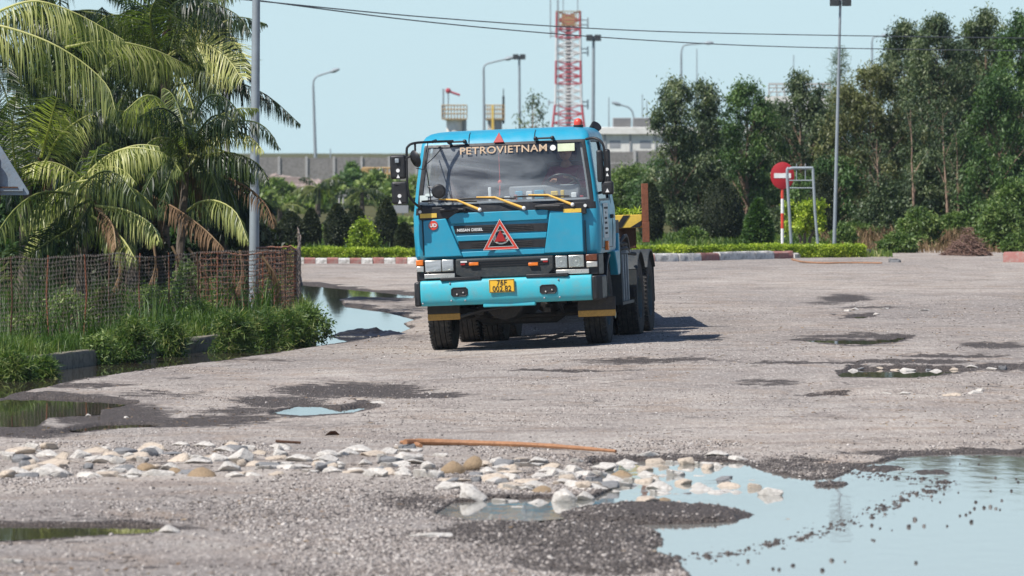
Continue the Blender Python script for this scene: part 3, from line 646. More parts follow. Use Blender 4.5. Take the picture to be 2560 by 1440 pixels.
# wipers
for pv, k1, k2, tip in (((1208, 524), (1150, 500), (1106, 498), (1062, 503)), ((1318, 520), (1246, 493), (1200, 493), (1152, 497)), ((1439, 511), (1378, 487), (1330, 487), (1292, 491))):
    q = [TP(*p_, 0) for p_ in (pv, k1, k2)]
    pts = [Vector((p_.x, yws(p_.z)-.055, p_.z)) for p_ in q]
    mb = MB(); w0 = []
    for i, p_ in enumerate(pts): w0.append(p_)
    mb.tube(w0[:1]+[w0[0].lerp(w0[1], .5)]+w0[1:], [.017, .015, .013, .008], 8); ar = mb.build('wiper', M['yellow2'], TRUCK)
    mb = MB(); mb.sphere(pts[0], .026, 12); mb.build('wiper_cap', M['white'], ar)
    mb = MB(); t = TP(*tip, 0); e = pts[1].lerp(pts[2], -.7)
    mb.tube([(t.x, yws(t.z)-.03, t.z), (pts[2].x, yws(pts[2].z)-.04, pts[2].z-.008), (e.x+.1, yws(e.z)-.03, e.z-.012)], .008, 6); mb.tube([(t.x, yws(t.z)-.02, t.z-.006), (e.x+.1, yws(e.z)-.02, e.z-.018)], .006, 4); mb.build('wiper_blade', M['black'], ar)
# stickers on the glass
def onglass(px0, px1, py0, py1, m, name='glass_sticker'):
    q = [TP(px0, py1, 0), TP(px1, py1, 0), TP(px1, py0, 0), TP(px0, py0, 0)]; zz0 = (q[0].z+q[1].z)/2; zz1 = (q[2].z+q[3].z)/2
    bow = .05*((q[0].x+q[1].x)/2/1.05)**2
    mb = MB(); fr_ = [(q[0].x, yws(zz0)-.006+bow, zz0), (q[1].x, yws(zz0)-.006+bow, zz0), (q[1].x, yws(zz1)-.006+bow, zz1), (q[0].x, yws(zz1)-.006+bow, zz1)]
    mb.add(fr_+[(x, y+.003, z) for x, y, z in fr_], [(0, 1, 2, 3), (7, 6, 5, 4), (0, 4, 5, 1), (1, 5, 6, 2), (2, 6, 7, 3), (3, 7, 4, 0)])
    return mb.build(name, m, ws)
onglass(1403, 1445, 358, 377, M['sticker']); onglass(1056, 1076, 489, 512, M['stickerg']); onglass(1070, 1088, 484, 491, M['stickerg'])
c = TP(1391.5, 369, 0); mb = MB(); mb.lathe([(0, -.008), (.037, -.008), (.037, -.003)], (0, 0, 0), 'y', 20); o = mb.build('round_glass_sticker', M['white'], ws); o.location = (c.x, yws(c.z)+.014, c.z); o.rotation_euler = (R(-11), 0, 0)
# lower front: headlights, indicator bar
MB().box(-1.165, 1.165, -1.165, -.62, .90, 1.168).build('lower_front_frame', M['black'], TRUCK, bevel=.015)
lb = slab([(1142, 648), (1386, 638), (1386, 672), (1370, 690), (1160, 698), (1142, 688)], -1.215, -1.15, 'lower_grille', M['chassis'], .02)
mb = MB()
for k in range(3):
    a = TP(1165, 655+k*6, 0); b = TP(1368, 646+k*6, 0); mb.box(a.x, b.x, -1.224, -1.214, a.z-.006, a.z+.006)
mb.build('lower_grille_bars', M['black'], lb)
for x in (1188, 1336): flatq(x-12, x+12, 656, 664, -1.25, -1.21, 'orange_indicator', M['orange'], lb, .006)
for x0, x1, y in ((1155, 1171, 653), (1355, 1372, 646)): flatq(x0, x1, y, y+4, -1.232, -1.21, 'white_marker', M['white'], lb, .001)
for x0, x1, y in ((1155, 1166, 659), (1360, 1372, 651)): flatq(x0, x1, y, y+4, -1.232, -1.21, 'red_marker', M['red'], lb, .001)
def lamp(cx, cy, w_, h_, name, round_=False):
    c = TP(cx, cy, 0); hw, hh = w_/390, h_/395
    mb = MB(); mb.box(c.x-hw, c.x+hw, -1.20, -1.16, c.z-hh, c.z+hh); b = mb.build(name, M['chrome'], TRUCK, bevel=.008)
    mb = MB(); mb.lathe([(hh*.80, -1.206), (hh*.62, -1.196), (hh*.3, -1.190), (0, -1.19)], (c.x, 0, c.z), 'y', 20); mb.build('reflector_bowl', M['chrome' if not round_ else 'galv'], b)
    mb = MB(); mb.sphere((c.x, -1.196, c.z), hh*.22, 10); mb.build('bulb', M['white'], b)
    mb = MB(); mb.box(c.x-hw*.95, c.x+hw*.95, -1.222, -1.209, c.z-hh*.93, c.z+hh*.93); mb.build('lens', M['lens'], b, bevel=.01)
lamp(1086, 666, 41, 29, 'headlight'); lamp(1122, 664, 29, 29, 'inner_lamp'); lamp(1442, 652, 38, 30, 'headlight', True); lamp(1405, 654, 29, 30, 'inner_lamp', True)
flatq(1043, 1061, 651, 665, -1.205, -1.10, 'orange_corner_lens', M['orange'], TRUCK, .008); flatq(1044, 1062, 667, 681, -1.205, -1.10, 'clear_corner_lens', M['chrome'], TRUCK, .008)
flatq(1466, 1494, 635, 651, -1.203, -1.08, 'brown_corner_lens', M['brownlens'], TRUCK, .008); flatq(1467, 1494, 653, 667, -1.203, -1.08, 'clear_corner_lens', M['chrome'], TRUCK, .008)
flatq(1063, 1139, 685, 696, -1.215, -1.15, 'chrome_trim', M['chrome'], TRUCK, .004); flatq(1391, 1473, 673, 684, -1.215, -1.15, 'chrome_trim', M['chrome'], TRUCK, .004)
# bumper
bz0, bz1 = .585, .905
prof = [(-1.29, bz0+.03), (-1.31, bz0+.08), (-1.315, bz1-.05), (-1.285, bz1), (-1.15, bz1+.003), (-1.12, bz1-.05), (-1.14, bz0), (-1.26, bz0)]
mb = MB(); xs = [-1.115, -1.03, -.6, 0, .6, 1.0, 1.075]
for i, x in enumerate(xs):
    bow = .05*(x/1.1)**2
    mb.v += [(x, y+bow, z) for y, z in prof]
n = len(prof)
for i in range(len(xs)-1):
    for k in range(n): mb.f.append([i*n+k, i*n+(k+1) % n, (i+1)*n+(k+1) % n, (i+1)*n+k]); mb.m.append(0)
mb.f.append(list(range(n))[::-1]); mb.m.append(0); mb.f.append([(len(xs)-1)*n+k for k in range(n)]); mb.m.append(0)
bum = mb.build('bumper', M['bumper'], TRUCK, bevel=.012, ang=50)
for s, xo in ((-1, 1.115), (1, 1.075)):
    mb = MB(); mb.prism([(s*xo, -1.262), (s*(xo+.07), -1.25), (s*1.20, -1.18), (s*1.215, -.80), (s*1.10, -.80), (s*xo, -1.10)], bz0+.0, bz1-.012, 'xy'); mb.build('bumper_end', M['black'], TRUCK, bevel=.02)
for x0, x1 in ((1104, 1205), (1318, 1422)):
    a = TP(x0, 700-(x0-1052)*.037, 0); b = TP(x1, 0, 0); MB().box(a.x, b.x, -1.30, -1.17, bz1-.005, bz1+.035).build('bumper_step', M['black'], bum, bevel=.006)
mb = MB(); a = TP(1208, 0, 0); b = TP(1338, 0, 0); mb.box(a.x, b.x, -1.27, -1.16, bz0-.04, bz0+.02); mb.build('bumper_lip', M['bumper'], bum, bevel=.012)
for cx, cy in ((1151, 730), (1372, 722)):
    c = TP(cx, cy, 0); yb = -1.315+.05*(c.x/1.1)**2
    pt = [(c.x+.108*sx_*a_, c.z+.060*sy_*b_) for sx_, sy_, a_, b_ in ((-1, -1, 1, .6), (-1, -1, .75, 1), (1, -1, .75, 1), (1, -1, 1, .6), (1, 1, 1, .6), (1, 1, .75, 1), (-1, 1, .75, 1), (-1, 1, 1, .6))]
    mb = MB(); mb.ring(pt, [(c.x+(x-c.x)*.86, c.z+(z-c.z)*.8) for x, z in pt], yb-.008, yb+.012); fr_ = mb.build('lamp_recess', M['black'], bum, bevel=.004)
    MB().prism([(c.x+(x-c.x)*.87, c.z+(z-c.z)*.82) for x, z in pt], yb-.002, yb+.01).build('recess_plate', M['black'], fr_)
    MB().sphere((c.x+.05, yb-.008, c.z-.01), .012, 8).sphere((c.x-.03, yb-.008, c.z-.03), .013, 8).build('recess_bolt', M['chrome'], fr_)
for cx, cy in ((1128, 709), (1130, 752), (1165, 751), (1398, 698), (1362, 744), (1400, 742), (1058, 760)):
    c = TP(cx, cy, 0); MB().sphere((c.x, -1.313+.05*(c.x/1.1)**2, c.z), .013, 10).build('bumper_bolt', M['galv'], bum)
c = TP(1258, 714, 0); mb = MB(); mb.box(c.x-.163, c.x+.163, -1.334, -1.322, c.z-.083, c.z+.083); pl = mb.build('licence_plate', M['plate'], TRUCK, bevel=.004)
pt = [(c.x-.158, c.z-.078), (c.x+.158, c.z-.078), (c.x+.158, c.z+.078), (c.x-.158, c.z+.078)]
MB().ring(pt, [(c.x+(x-c.x)*.965, c.z+(z-c.z)*.93) for x, z in pt], -1.337, -1.333).build('plate_border', M['black'], pl)
text('76F', .098, M['black'], 'plate_lettering', pl, (c.x, -1.3365, c.z+.037), sx=.88, bold=.0006); text('002.82', .098, M['black'], 'plate_lettering', pl, (c.x, -1.3365, c.z-.038), sx=.86, bold=.0006)
# wheels
def tyre(mb, rad=.51, wd=.29, n=56):
    h = wd/2
    prof = [(.275, -h*.82), (.30, -h*.9), (.40, -h*1.0), (.47, -h*.97), (.495, -h*.86), (rad, -h*.80), (rad, -h*.52), (rad-.014, -h*.50), (rad-.014, -h*.44), (rad, -h*.42), (rad, -h*.05), (rad-.014, -h*.03), (rad-.014, h*.03), (rad, h*.05), (rad, h*.42), (rad-.014, h*.44), (rad-.014, h*.50), (rad, h*.52), (rad, h*.80), (.495, h*.86), (.47, h*.97), (.40, h), (.30, h*.9), (.275, h*.82)]
    mb.lathe(prof, axis='x', n=n)
    for k in range(n):                                   # shoulder lugs
        a = 2*math.pi*(k+.5)/n
        for sx_ in (-1, 1):
            Mx = Matrix.Rotation(a, 4, 'X')
            mb.box(sx_*h*.97 if sx_ < 0 else h*.56, -h*.56 if sx_ < 0 else h*.97, -.012, .012, rad-.03, rad+.004, 0, Mx)
    return mb
def wheel(name, x, y, s, front):
    e = tyre(MB()).build(name, M['rubber'], TRUCK, ang=40); e.location = (x, y, .51)
    mb = MB()
    if front: prof = [(.28, .12), (.275, .135), (.26, .11), (.25, .06), (.20, .05), (.13, .075), (.12, .10), (.07, .115), (.065, .17), (0, .175)]
    else: prof = [(.28, .12), (.275, .135), (.26, .10), (.24, -.03), (.18, -.06), (.12, -.055), (.11, .06), (.09, .085), (0, .09)]
    mb.lathe([(r_, h_*s) for r_, h_ in prof], axis='x', n=32); rm = mb.build('rim', M['rim'], e, ang=30)
    mb = MB()
    for k in range(10):
        a = 2*math.pi*k/10; q = (.165*math.cos(a), .165*math.sin(a)); x0 = (.055 if front else -.06)*s
        mb.tube([(x0, q[0], q[1]), (x0+.035*s, q[0], q[1])], .014, 6)
    mb.build('wheel_nuts', M['dirty'], rm)
    return e
for s in (-1, 1):
    wheel('wheel', s*1.0, 0, s, True)
    for y in (3.2, 4.5):
        wheel('wheel', s*1.07, y, s, False)
        t_ = tyre(MB()).build('wheel', M['rubber'], TRUCK, ang=40); t_.location = (s*.74, y, .51)
        mb = MB(); mb.lathe([(.28, -.12), (.27, 0), (.28, .12)], axis='x', n=24); mb.build('rim', M['rim'], t_)
# chassis
mb = MB()
for s in (-1, 1): mb.box(s*.43-.04, s*.43+.04, -1.0, 5.4, .78, 1.02)
for y in (-.9, .9, 2.2, 3.85, 5.3): mb.box(-.39, .39, y-.06, y+.06, .80, 1.0)
mb.build('frame_rails', M['chassis'], TRUCK, bevel=.006)
mb = MB(); mb.tube([(-.92, 0, .5), (-.6, 0, .46), (-.45, 0, .36), (.45, 0, .36), (.6, 0, .46), (.92, 0, .5)], [.07]*6, 10); mb.tube([(-.8, -.22, .40), (.8, -.22, .40)], .022, 8)
for s in (-1, 1): mb.box(s*.43-.045, s*.43+.045, -.75, .75, .44, .50); mb.box(s*.43-.045, s*.43+.045, -.55, .55, .50, .54); mb.tube([(s*.43, -.12, .5), (s*.43, -.12, .8)], .035); mb.tube([(s*.62, .1, .42), (s*.62, .1, .85)], .035)
mb.build('front_axle', M['dirty'], TRUCK)
mb = MB(); mb.tube([(-.12, -.7, .62), (-.12, .9, .62)], [.26, .30], 12); mb.box(-.35, .25, -.8, .7, .62, 1.10); mb.tube([(-.5, -.5, .45), (-.2, .2, .38), (-.25, 1.2, .42)], .05); mb.tube([(0, 1.2, .72), (0, 3.2, .55)], .06); mb.build('engine_underside', M['dirty'], TRUCK, bevel=.02)
mb = MB(); mb.tube([(.1, -.95, .56), (-.4, -.9, .5), (-.72, -.6, .42)], .025); mb.tube([(.6, -.95, .6), (.62, -.6, .44), (.5, -.3, .42)], .022); mb.build('hoses', M['black'], TRUCK)
for y in (3.2, 4.5):
    mb = MB(); mb.tube([(-.6, y, .51), (-.18, y, .51), (0, y, .51), (.18, y, .51), (.6, y, .51)], [.08, .1, .21, .1, .08], 12); mb.build('rear_axle', M['dirty'], TRUCK)
mb = MB(); mb.box(-.5, .5, 3.3, 4.4, 1.04, 1.10); mb.lathe([(0, 1.18), (.45, 1.18), (.47, 1.10), (.40, 1.08)], (0, 3.85, 0), n=28); mb.build('fifth_wheel', M['dirty'], TRUCK, bevel=.01)
for s in (-1, 1):          # battery box / tank with straps, steps
    bx = MB().box(min(s*.55, s*1.15), max(s*.55, s*1.15), 1.15, 2.45, .52, 1.08).build('fuel_tank' if s < 0 else 'battery_box', M['chassis'], TRUCK, bevel=.06, seg=3)
    mb = MB()
    for y in (1.3, 1.58, 1.86, 2.14): mb.box(s*1.152 if s > 0 else -1.175, 1.175 if s > 0 else -1.152, y, y+.05, .5, 1.11)
    mb.build('strap', M['galv'], bx, bevel=.004)
    mb = MB(); mb.box(min(s*.5, s*1.2), max(s*.5, s*1.2), 1.10, 2.5, .46, .50); mb.box(min(s*1.02, s*1.2), max(s*1.02, s*1.2), 1.10, 1.14, .46, 1.25); mb.build('side_step', M['chassis'], TRUCK)
# fenders over the wheels
def arch(name, x0, x1, y, rad, a0, a1, th, m, zc=.51, parent=TRUCK):
    mb = MB(); k = 14; vs = []
    for i in range(k+1):
        a = R(a0+(a1-a0)*i/k)
        for r_ in (rad, rad+th):
            for x in (x0, x1): vs.append((x, y+r_*math.cos(a), zc+r_*math.sin(a)))
    fs = [(0, 1, 3, 2), (4*k+0, 4*k+2, 4*k+3, 4*k+1)]
    for i in range(k):
        b = 4*i; fs += [(b, b+4, b+5, b+1), (b+2, b+3, b+7, b+6), (b, b+2, b+6, b+4), (b+1, b+5, b+7, b+3)]
    mb.add(vs, fs); return mb.build(name, m, parent, bevel=.008)
for s in (-1, 1):
    lo, hi = sorted((s*.80, s*1.19))
    arch('front_fender', lo, hi, 0, .60, 92, 168, .04, M['black'])
    # painted panel behind the wheel, joined to the cab side
    mb = MB(); mb.prism([(.34, 1.18), (.80, 1.18), (.80, 1.40), (.92, 1.40), (.92, .98), (.86, .86), (.62, .86), (.56, .98), (.44, 1.08)], s*1.10, s*1.212, 'yz'); mb.build('fender_panel', M['cyan'], TRUCK, bevel=.02, seg=3)
    for y in (3.2, 4.5):
        a = arch('rear_fender', *sorted((s*.62, s*1.24)), y, .60, 38, 142, .025, M['chassis'])
        mb = MB(); sg_ = -1 if y < 4 else 1; yy = y+.6*math.cos(R(142)) if y < 4 else y+.6*math.cos(R(38)); mb.box(*sorted((s*.64, s*1.22)), yy-.012, yy+.012, .42, .90); mb.build('mudflap', M['chassis'], a)
for x0, x1, yy in ((1056, 1137, 787), (1432, 1526, 776)):
    a = TP(x0, 0, 0); b = TP(x1, 0, 0); zt = TP((x0+x1)/2, yy, 0).z
    mb = MB(); mb.box(a.x, b.x, -.80, -.775, zt-.082, zt); mb.build('mudflap', M['flap'], TRUCK, bevel=.008)
    mb = MB(); mb.box(a.x, b.x, -.81, -.765, zt, bz0+.03); mb.build('mudflap_hanger', M['dirty'], TRUCK, bevel=.005)
mb = MB(); mb.box(-1.1, 1.1, -1.12, -.75, .60, .90); mb.build('bumper_beam', M['dirty'], TRUCK)
# behind the cab: frame, added shade box, clutter, spray guard
mb = MB(); mb.box(.98, 1.16, .84, .89, .95, 1.62); mb.box(-.4, 1.06, 1.02, 2.3, 1.06, 1.56); mb.tube([(1.12, .92, .9), (1.12, .92, 1.62)], .03); mb.box(-1.1, -.6, .95, 1.4, 1.1, 1.9); mb.build('rear_cab_frame_and_shade_box', M['chassis'], TRUCK, bevel=.01)  # the long middle box is added to fill the gap in the truck's shadow
mb = MB(); rr_ = random.Random(3)
for k in range(9):
    p0 = Vector((1.0+rr_.uniform(-.12, .12), 1.5+rr_.uniform(0, .5), 1.13+rr_.uniform(0, .14)))
    mb.tube(catmull([p0, p0+Vector((rr_.uniform(-.1, .1), .25, rr_.uniform(-.03, .09))), p0+Vector((rr_.uniform(-.1, .14), .6, rr_.uniform(-.12, .05)))], 4), .025, 6)
mb.build('folded_straps', M['chassis'], TRUCK)
mb = MB()
for k in range(6): mb.box(1.0, 1.20, 1.75+k*.1, 1.80+k*.1, 1.12, 1.16)
mb.build('step_grating', M['galv'], TRUCK)
# door: shut line, handle, marker lamp, lettered notice
for s in (-1, 1):
    mb = MB(); W_ = 1.203
    pts = [(s*1.190, -.96, 1.24), (s*W_, -.96, 1.5), (s*1.182, -.94, 1.83)]; mb.tube(pts, .006, 6)
    mb.tube([(s*1.190, .28, 1.24), (s*W_, .28, 1.5), (s*1.18, .28, 1.84), (s*1.08, .27, 2.6)], .006, 6); mb.tube([(s*1.190, -.96, 1.235), (s*1.190, .28, 1.235)], .006, 6)
    mb.build('door_gap', M['black'], cab)
    mb = MB(); mb.box(*sorted((s*1.195, s*1.235)), .06, .22, 1.60, 1.65); mb.build('door_handle', M['black'], cab, bevel=.01)
flat = MB().box(1.198, 1.206, -.75, -.25, 1.36, 1.80).build('side_notice', M['stickerg'], cab)
mb = MB()
for k, (h0, w0) in enumerate(((1.74, .40), (1.68, .12), (1.61, .30), (1.55, .30), (1.48, .32), (1.42, .28))):
    for j in range(int(w0/.05)): mb.box(1.206, 1.209, -.5-w0/2+j*.055, -.5-w0/2+j*.055+.035, h0-.015, h0+.012)
mb.build('notice_lines', M['chassis'], flat)
MB().box(1.19, 1.235, -.62, -.50, 1.20, 1.32).build('side_marker', M['orange'], cab, bevel=.01)
# mirrors
def stickers(par, x, y, z, s=1):
    mb = MB(); mb.lathe([(0, y-.002), (.024*s, y-.002), (.024*s, y+.003)], (x, 0, z), 'y', 18); mb.build('dot_sticker', M['white'], par)
    MB().prism(tri((x, z-.095*s), .022*s, .048*s), y-.002, y+.003).build('triangle_sticker', M['white'], par)
bk = MB(); tb = [TP(1128, 353, -1.05), TP(1080, 355, -1.20), TP(1042, 358, -1.40), TP(1026, 366, -1.44), TP(1021, 385, -1.44), TP(1020, 470, -1.44), TP(1028, 500, -1.40), TP(1045, 523, -1.20)]
bk.tube(catmull(tb, 5), .016, 8); bk.tube([TP(1080, 355, -1.2), TP(1083, 352, -1.0)], .02)
bk.tube([TP(1042, 358, -1.4), TP(1042, 378, -1.42)], .014); bk.tube([TP(1021, 400, -1.44), TP(992, 401, -1.47)], .014); bk.tube([TP(1020, 461, -1.44), TP(990, 462, -1.47)], .014); bk.tube([TP(1020, 395, -1.44), TP(1032, 391, -1.47)], .014)
brk = bk.build('mirror_bracket', M['black'], TRUCK); brk.location = (.085, 0, 0)
def mcase(px0, px1, py0, py1, y, par, nm='mirror_case', th=.09):
    a = TP(px0, 0, 0).x; b = TP(px1, 0, 0).x; cx = (px0+px1)/2; z0 = TP(cx, py1, 0).z; z1 = TP(cx, py0, 0).z
    o = MB().box(a, b, y, y+th, z0, z1).build(nm, M['black'], par, bevel=.03, seg=4)
    MB().box(a+.018, b-.018, y+th, y+th+.004, z0+.02, z1-.02).build('mirror_glass', M['chrome'], o)
    return o, (a+b)/2, z0, z1
o, cx, z0, z1 = mcase(979, 1018, 388, 448, -1.47, brk); stickers(o, cx, -1.473, (z0+z1)/2-.045)
MB().box(cx-.03, cx+.02, -1.495, -1.465, z1-.10, z1-.045).build('mirror_clamp', M['galv'], o, bevel=.006)
o, cx, z0, z1 = mcase(980, 1020, 454, 511, -1.47, brk); stickers(o, cx, -1.473, (z0+z1)/2-.04)
mb = MB(); mb.lathe([(0, -.05), (.06, -.045), (.105, -.02), (.115, 0), (.10, .012), (0, .02)], axis='y', n=24); o = mb.build('round_mirror', M['black'], brk); o.location = TP(1044, 397, -1.45); o.rotation_euler = (R(20), R(35), R(-42))
# front-view mirror hung before the glass
bk = MB(); bk.tube(catmull([TP(1083, 355, -1.1), TP(1082, 395, -1.38), TP(1083, 420, -1.38), TP(1086, 445, -1.36), TP(1086, 505, -1.17)], 4), .007, 6); bk.tube([TP(1118, 368, -1.1), TP(1100, 392, -1.2), TP(1087, 408, -1.38), TP(1083, 410, -1.38)], .006, 6); bk.tube([TP(1052, 420, -1.16), TP(1078, 424, -1.38), TP(1082, 408, -1.38)], .006, 6)
bk.tube([TP(1086, 467, -1.35), TP(1100, 469, -1.37)], .007, 6); fm = bk.build('front_mirror_rods', M['black'], TRUCK)
mb = MB(); mb.lathe([(0, -.03), (.07, -.025), (.090, -.006), (.092, .004), (0, .006)], axis='y', n=24); o = mb.build('front_mirror', M['black'], fm); o.location = TP(1112, 478, -1.38)
# mirrors on the driver's side
bk = MB(); bk.tube(catmull([(1.04, -.95, 2.62), (1.16, -1.02, 2.63), (1.26, -1.05, 2.56), (1.28, -1.05, 2.4), (1.28, -1.05, 2.0), (1.26, -1.0, 1.95), (1.17, -.9, 1.93)], 5), .017, 8); brk = bk.build('mirror_bracket', M['black'], TRUCK)
o, cx, z0, z1 = mcase(1500, 1516, 374, 455, -1.10, brk); o, cx, z0, z1 = mcase(1517, 1533, 372, 462, -1.06, brk); stickers(o, cx, -1.063, (z0+z1)/2-.03, .9)
o, cx, z0, z1 = mcase(1509, 1539, 452, 486, -1.08, brk); MB().prism(tri((cx, z0+.03), .025, .05), -1.083, -1.078).build('triangle_sticker', M['white'], o)
# cab interior
MB().box(-1.04, 1.04, -1.03, -.74, 1.55, 1.885).build('dashboard', M['dash'], TRUCK, bevel=.04)
MB().box(-1.1, 1.1, -.55, .57, 1.22, 1.27).build('cab_floor', M['dark'], TRUCK)
for x in (-.62, .64):
    s_ = MB().box(x-.27, x+.27, -.25, .30, 1.62, 1.78).build('seat', M['seat'], TRUCK, bevel=.05, seg=3)
    MB().box(x-.26, x+.26, .22, .34, 1.78, 2.35).build('backrest', M['seat'], s_, bevel=.05, seg=3); MB().box(x-.13, x+.13, .22, .32, 2.37, 2.55).build('headrest', M['seat'], s_, bevel=.04, seg=3)
sc_ = Vector((.70, -.80, 2.02)); mb = MB(); tilt = Matrix.Rotation(R(-50), 4, 'X')
mb.tube([sc_+tilt @ Vector((.22*math.cos(R(a)), .22*math.sin(R(a)), 0)) for a in range(0, 361, 12)], .014, 8, caps=False)
for a in (0, 120, 240): mb.tube([sc_, sc_+tilt @ Vector((.24*math.cos(R(a+90)), .24*math.sin(R(a+90)), 0))], .012, 6)
mb.tube([sc_, sc_+Vector((0, -.12, -.3))], .03); mb.build('steering_wheel', M['black'], TRUCK)
mb = MB(); rr_ = random.Random(5)
for px, py, w_, m_ in ((1300, 484, .12, 0), (1325, 487, .10, 1), (1350, 484, .16, 0), (1390, 480, .12, 2), (1436, 486, .09, 1), (1455, 488, .06, 3), (1292, 486, .05, 3), (1270, 495, .1, 1), (1410, 474, .06, 2), (1228, 477, .05, 1)):
    c = TP(px, py, 0); w_ *= .75; y_ = -1.0+rr_.uniform(0, .12); mb.box(c.x-w_/2, c.x+w_/2, y_, y_+.05, 1.887, max(1.91, c.z+rr_.uniform(-.02, .05)), m_)
mb.build('dashboard_clutter', [M['cyan'], M['white'], M['yellow'], M['red']], TRUCK, bevel=.008)
MB().box(.02, .92, -.86, -.80, 1.886, 2.06).build('instrument_hood', M['dash'], TRUCK, bevel=.02)
mb = MB(); mb.tube([(-.08, -.95, 2.5), (-.08, -.95, 2.15)], .004); mb.sphere((-.08, -.95, 2.12), .03, 10); mb.tube([(-.08, -.95, 2.1), (-.09, -.95, 1.95)], .008); mb.build('hanging_charm', M['redb'], TRUCK)

# ------------------------------------------------------------------ people: skinned skeleton
def skin_mesh(name, chains, m, parent, sub=2, root=0):
    vs, es, rs = [], [], []; key = {}
    def vi(p, r):
        k = tuple(round(c, 4) for c in p)
        if k not in key: key[k] = len(vs); vs.append(k); rs.append(r)
        return key[k]
    for ch in chains:
        ids = [vi(p, r) for p, r in ch]
        for a, b in zip(ids[:-1], ids[1:]):
            if a != b: es.append((a, b))
    me = bpy.data.meshes.new(name); me.from_pydata(vs, es, []); o = bpy.data.objects.new(name, me); COL.objects.link(o)
    md = o.modifiers.new('skin', 'SKIN'); md.use_smooth_shade = True
    for i, d in enumerate(me.skin_vertices[0].data): d.radius = (rs[i], rs[i]); d.use_root = (i == root)
    sb = o.modifiers.new('sub', 'SUBSURF'); sb.levels = sub; sb.render_levels = sub
    bpy.context.view_layer.update()
    nm = bpy.data.meshes.new_from_object(o.evaluated_get(bpy.context.evaluated_depsgraph_get())); bpy.data.objects.remove(o); nm.name = name
    nm.materials.clear(); nm.materials.append(m); o = bpy.data.objects.new(name, nm); COL.objects.link(o); o.parent = parent; return o
DR = empty('person', (0, 0, 0), label='driver in a maroon shirt seated in the cab with one hand on the steering wheel', cat='person')
DR.matrix_world = Matrix.LocRotScale(TRUCK.location, TRUCK.rotation_euler, None) @ Matrix.Translation((.68, -.14, 1.74))
pel = (0, .0, .08); ab = (0, .02, .25); ch = (0, .0, .40); sh = (0, .0, .50); nk = (0, -.01, .58); hd0 = (0, -.03, .64)
def armc(s, el_, wr, grip):
    s0 = (s*.17, 0, .49); chains = [[(sh, .08), (s0, .062), (el_, .045), (wr, .028)]]
    wv = Vector(wr); g = Vector(grip); pdir = (g-wv).normalized(); pm_ = wv+pdir*.08
    side = pdir.cross(Vector((0, 0, 1))).normalized()
    chains.append([(wr, .028), (tuple(pm_), .034)])
    for i, (k, ln) in enumerate(((-1.4, .075), (-.45, .088), (.45, .083), (1.4, .066))):
        b = pm_+side*k*.018+pdir*.02; c1 = b+pdir*ln*.45+Vector((0, 0, .008)); c2 = c1+(pdir*.5+Vector((0, 0, -1))).normalized()*ln*.35; c3 = c2+(pdir*-.3+Vector((0, 0, -1))).normalized()*ln*.25
        chains.append([(tuple(pm_), .034), (tuple(b), .010), (tuple(c1), .009), (tuple(c2), .0085), (tuple(c3), .0075)])
    tb_ = wv+pdir*.03+side*-.03*s; t2 = tb_+pdir*.04+side*-.02*s+Vector((0, 0, -.015)); chains.append([(wr, .028), (tuple(tb_), .014), (tuple(t2), .010), (tuple(t2+pdir*.02+Vector((0, 0, -.015))), .009)])
    return chains
hL = (.08, -.50, .415); hR = (-.10, -.60, .36)
chains = [[(pel, .13), (ab, .125), (ch, .14), (sh, .08), (nk, .055), (hd0, .06)]]
chains += armc(1, (.27, -.26, .30), (hL[0]+.01, hL[1]+.02, hL[2]), (hL[0]-.02, hL[1]-.1, hL[2]+.02)); chains += armc(-1, (-.28, -.25, .25), hR, (hR[0]+.02, hR[1]-.1, hR[2]+.02))
for s in (-1, 1): chains.append([(pel, .13), ((s*.11, -.05, .04), .09), ((s*.13, -.45, .04), .065), ((s*.13, -.52, -.36), .05), ((s*.13, -.64, -.40), .04)])
body = skin_mesh('body', chains, M['skin'], DR)
hd = MB(); hd.sphere((0, -.05, .745), .1, 20, sc=(.82, .98, 1.22)); hd.sphere((0, -.145, .735), .018, 8, sc=(.8, 1.1, 1.3)); hd.sphere((-.08, -.05, .74), .022, 8, sc=(.5, .8, 1.4)); hd.sphere((.08, -.05, .74), .022, 8, sc=(.5, .8, 1.4)); hd.build('head', M['skin'], DR, ang=80)
hr = MB(); hr.sphere((0, -.03, .785), .104, 20, sc=(.88, .98, 1.0)); hr.build('hair', M['hair'], DR, ang=80)
ey = MB(); ey.sphere((-.032, -.142, .755), .010, 8); ey.sphere((.032, -.142, .755), .010, 8); ey.box(-.025, .025, -.148, -.14, .692, .698); ey.build('face_features', M['hair'], DR)
skin_mesh('shirt', [[((0, 0, .1), .145), (ab, .142), (ch, .158), (sh, .098), ((0, 0, .545), .066)], [(sh, .098), ((.17, 0, .49), .078), ((.27, -.26, .30), .060), ((.20, -.42, .335), .045)], [(sh, .098), ((-.17, 0, .49), .078), ((-.28, -.25, .25), .060), ((-.235, -.42, .26), .045)]], M['shirt'], DR)
skin_mesh('trousers', [[(pel, .14), ((.11, -.05, .04), .1), ((.13, -.45, .04), .075), ((.13, -.51, -.30), .062)], [(pel, .14), ((-.11, -.05, .04), .1), ((-.13, -.45, .04), .075), ((-.13, -.51, -.30), .062)]], M['trousers'], DR)

# ------------------------------------------------------------------ low trailer coupled to the truck
TR = empty('lowbed_trailer', (0.80, 84.3, .09), (0, R(-1.5), R(1.0)), label='yellow-fronted low flatbed trailer coupled behind the turquoise truck, rusty post at its corner', cat='trailer')
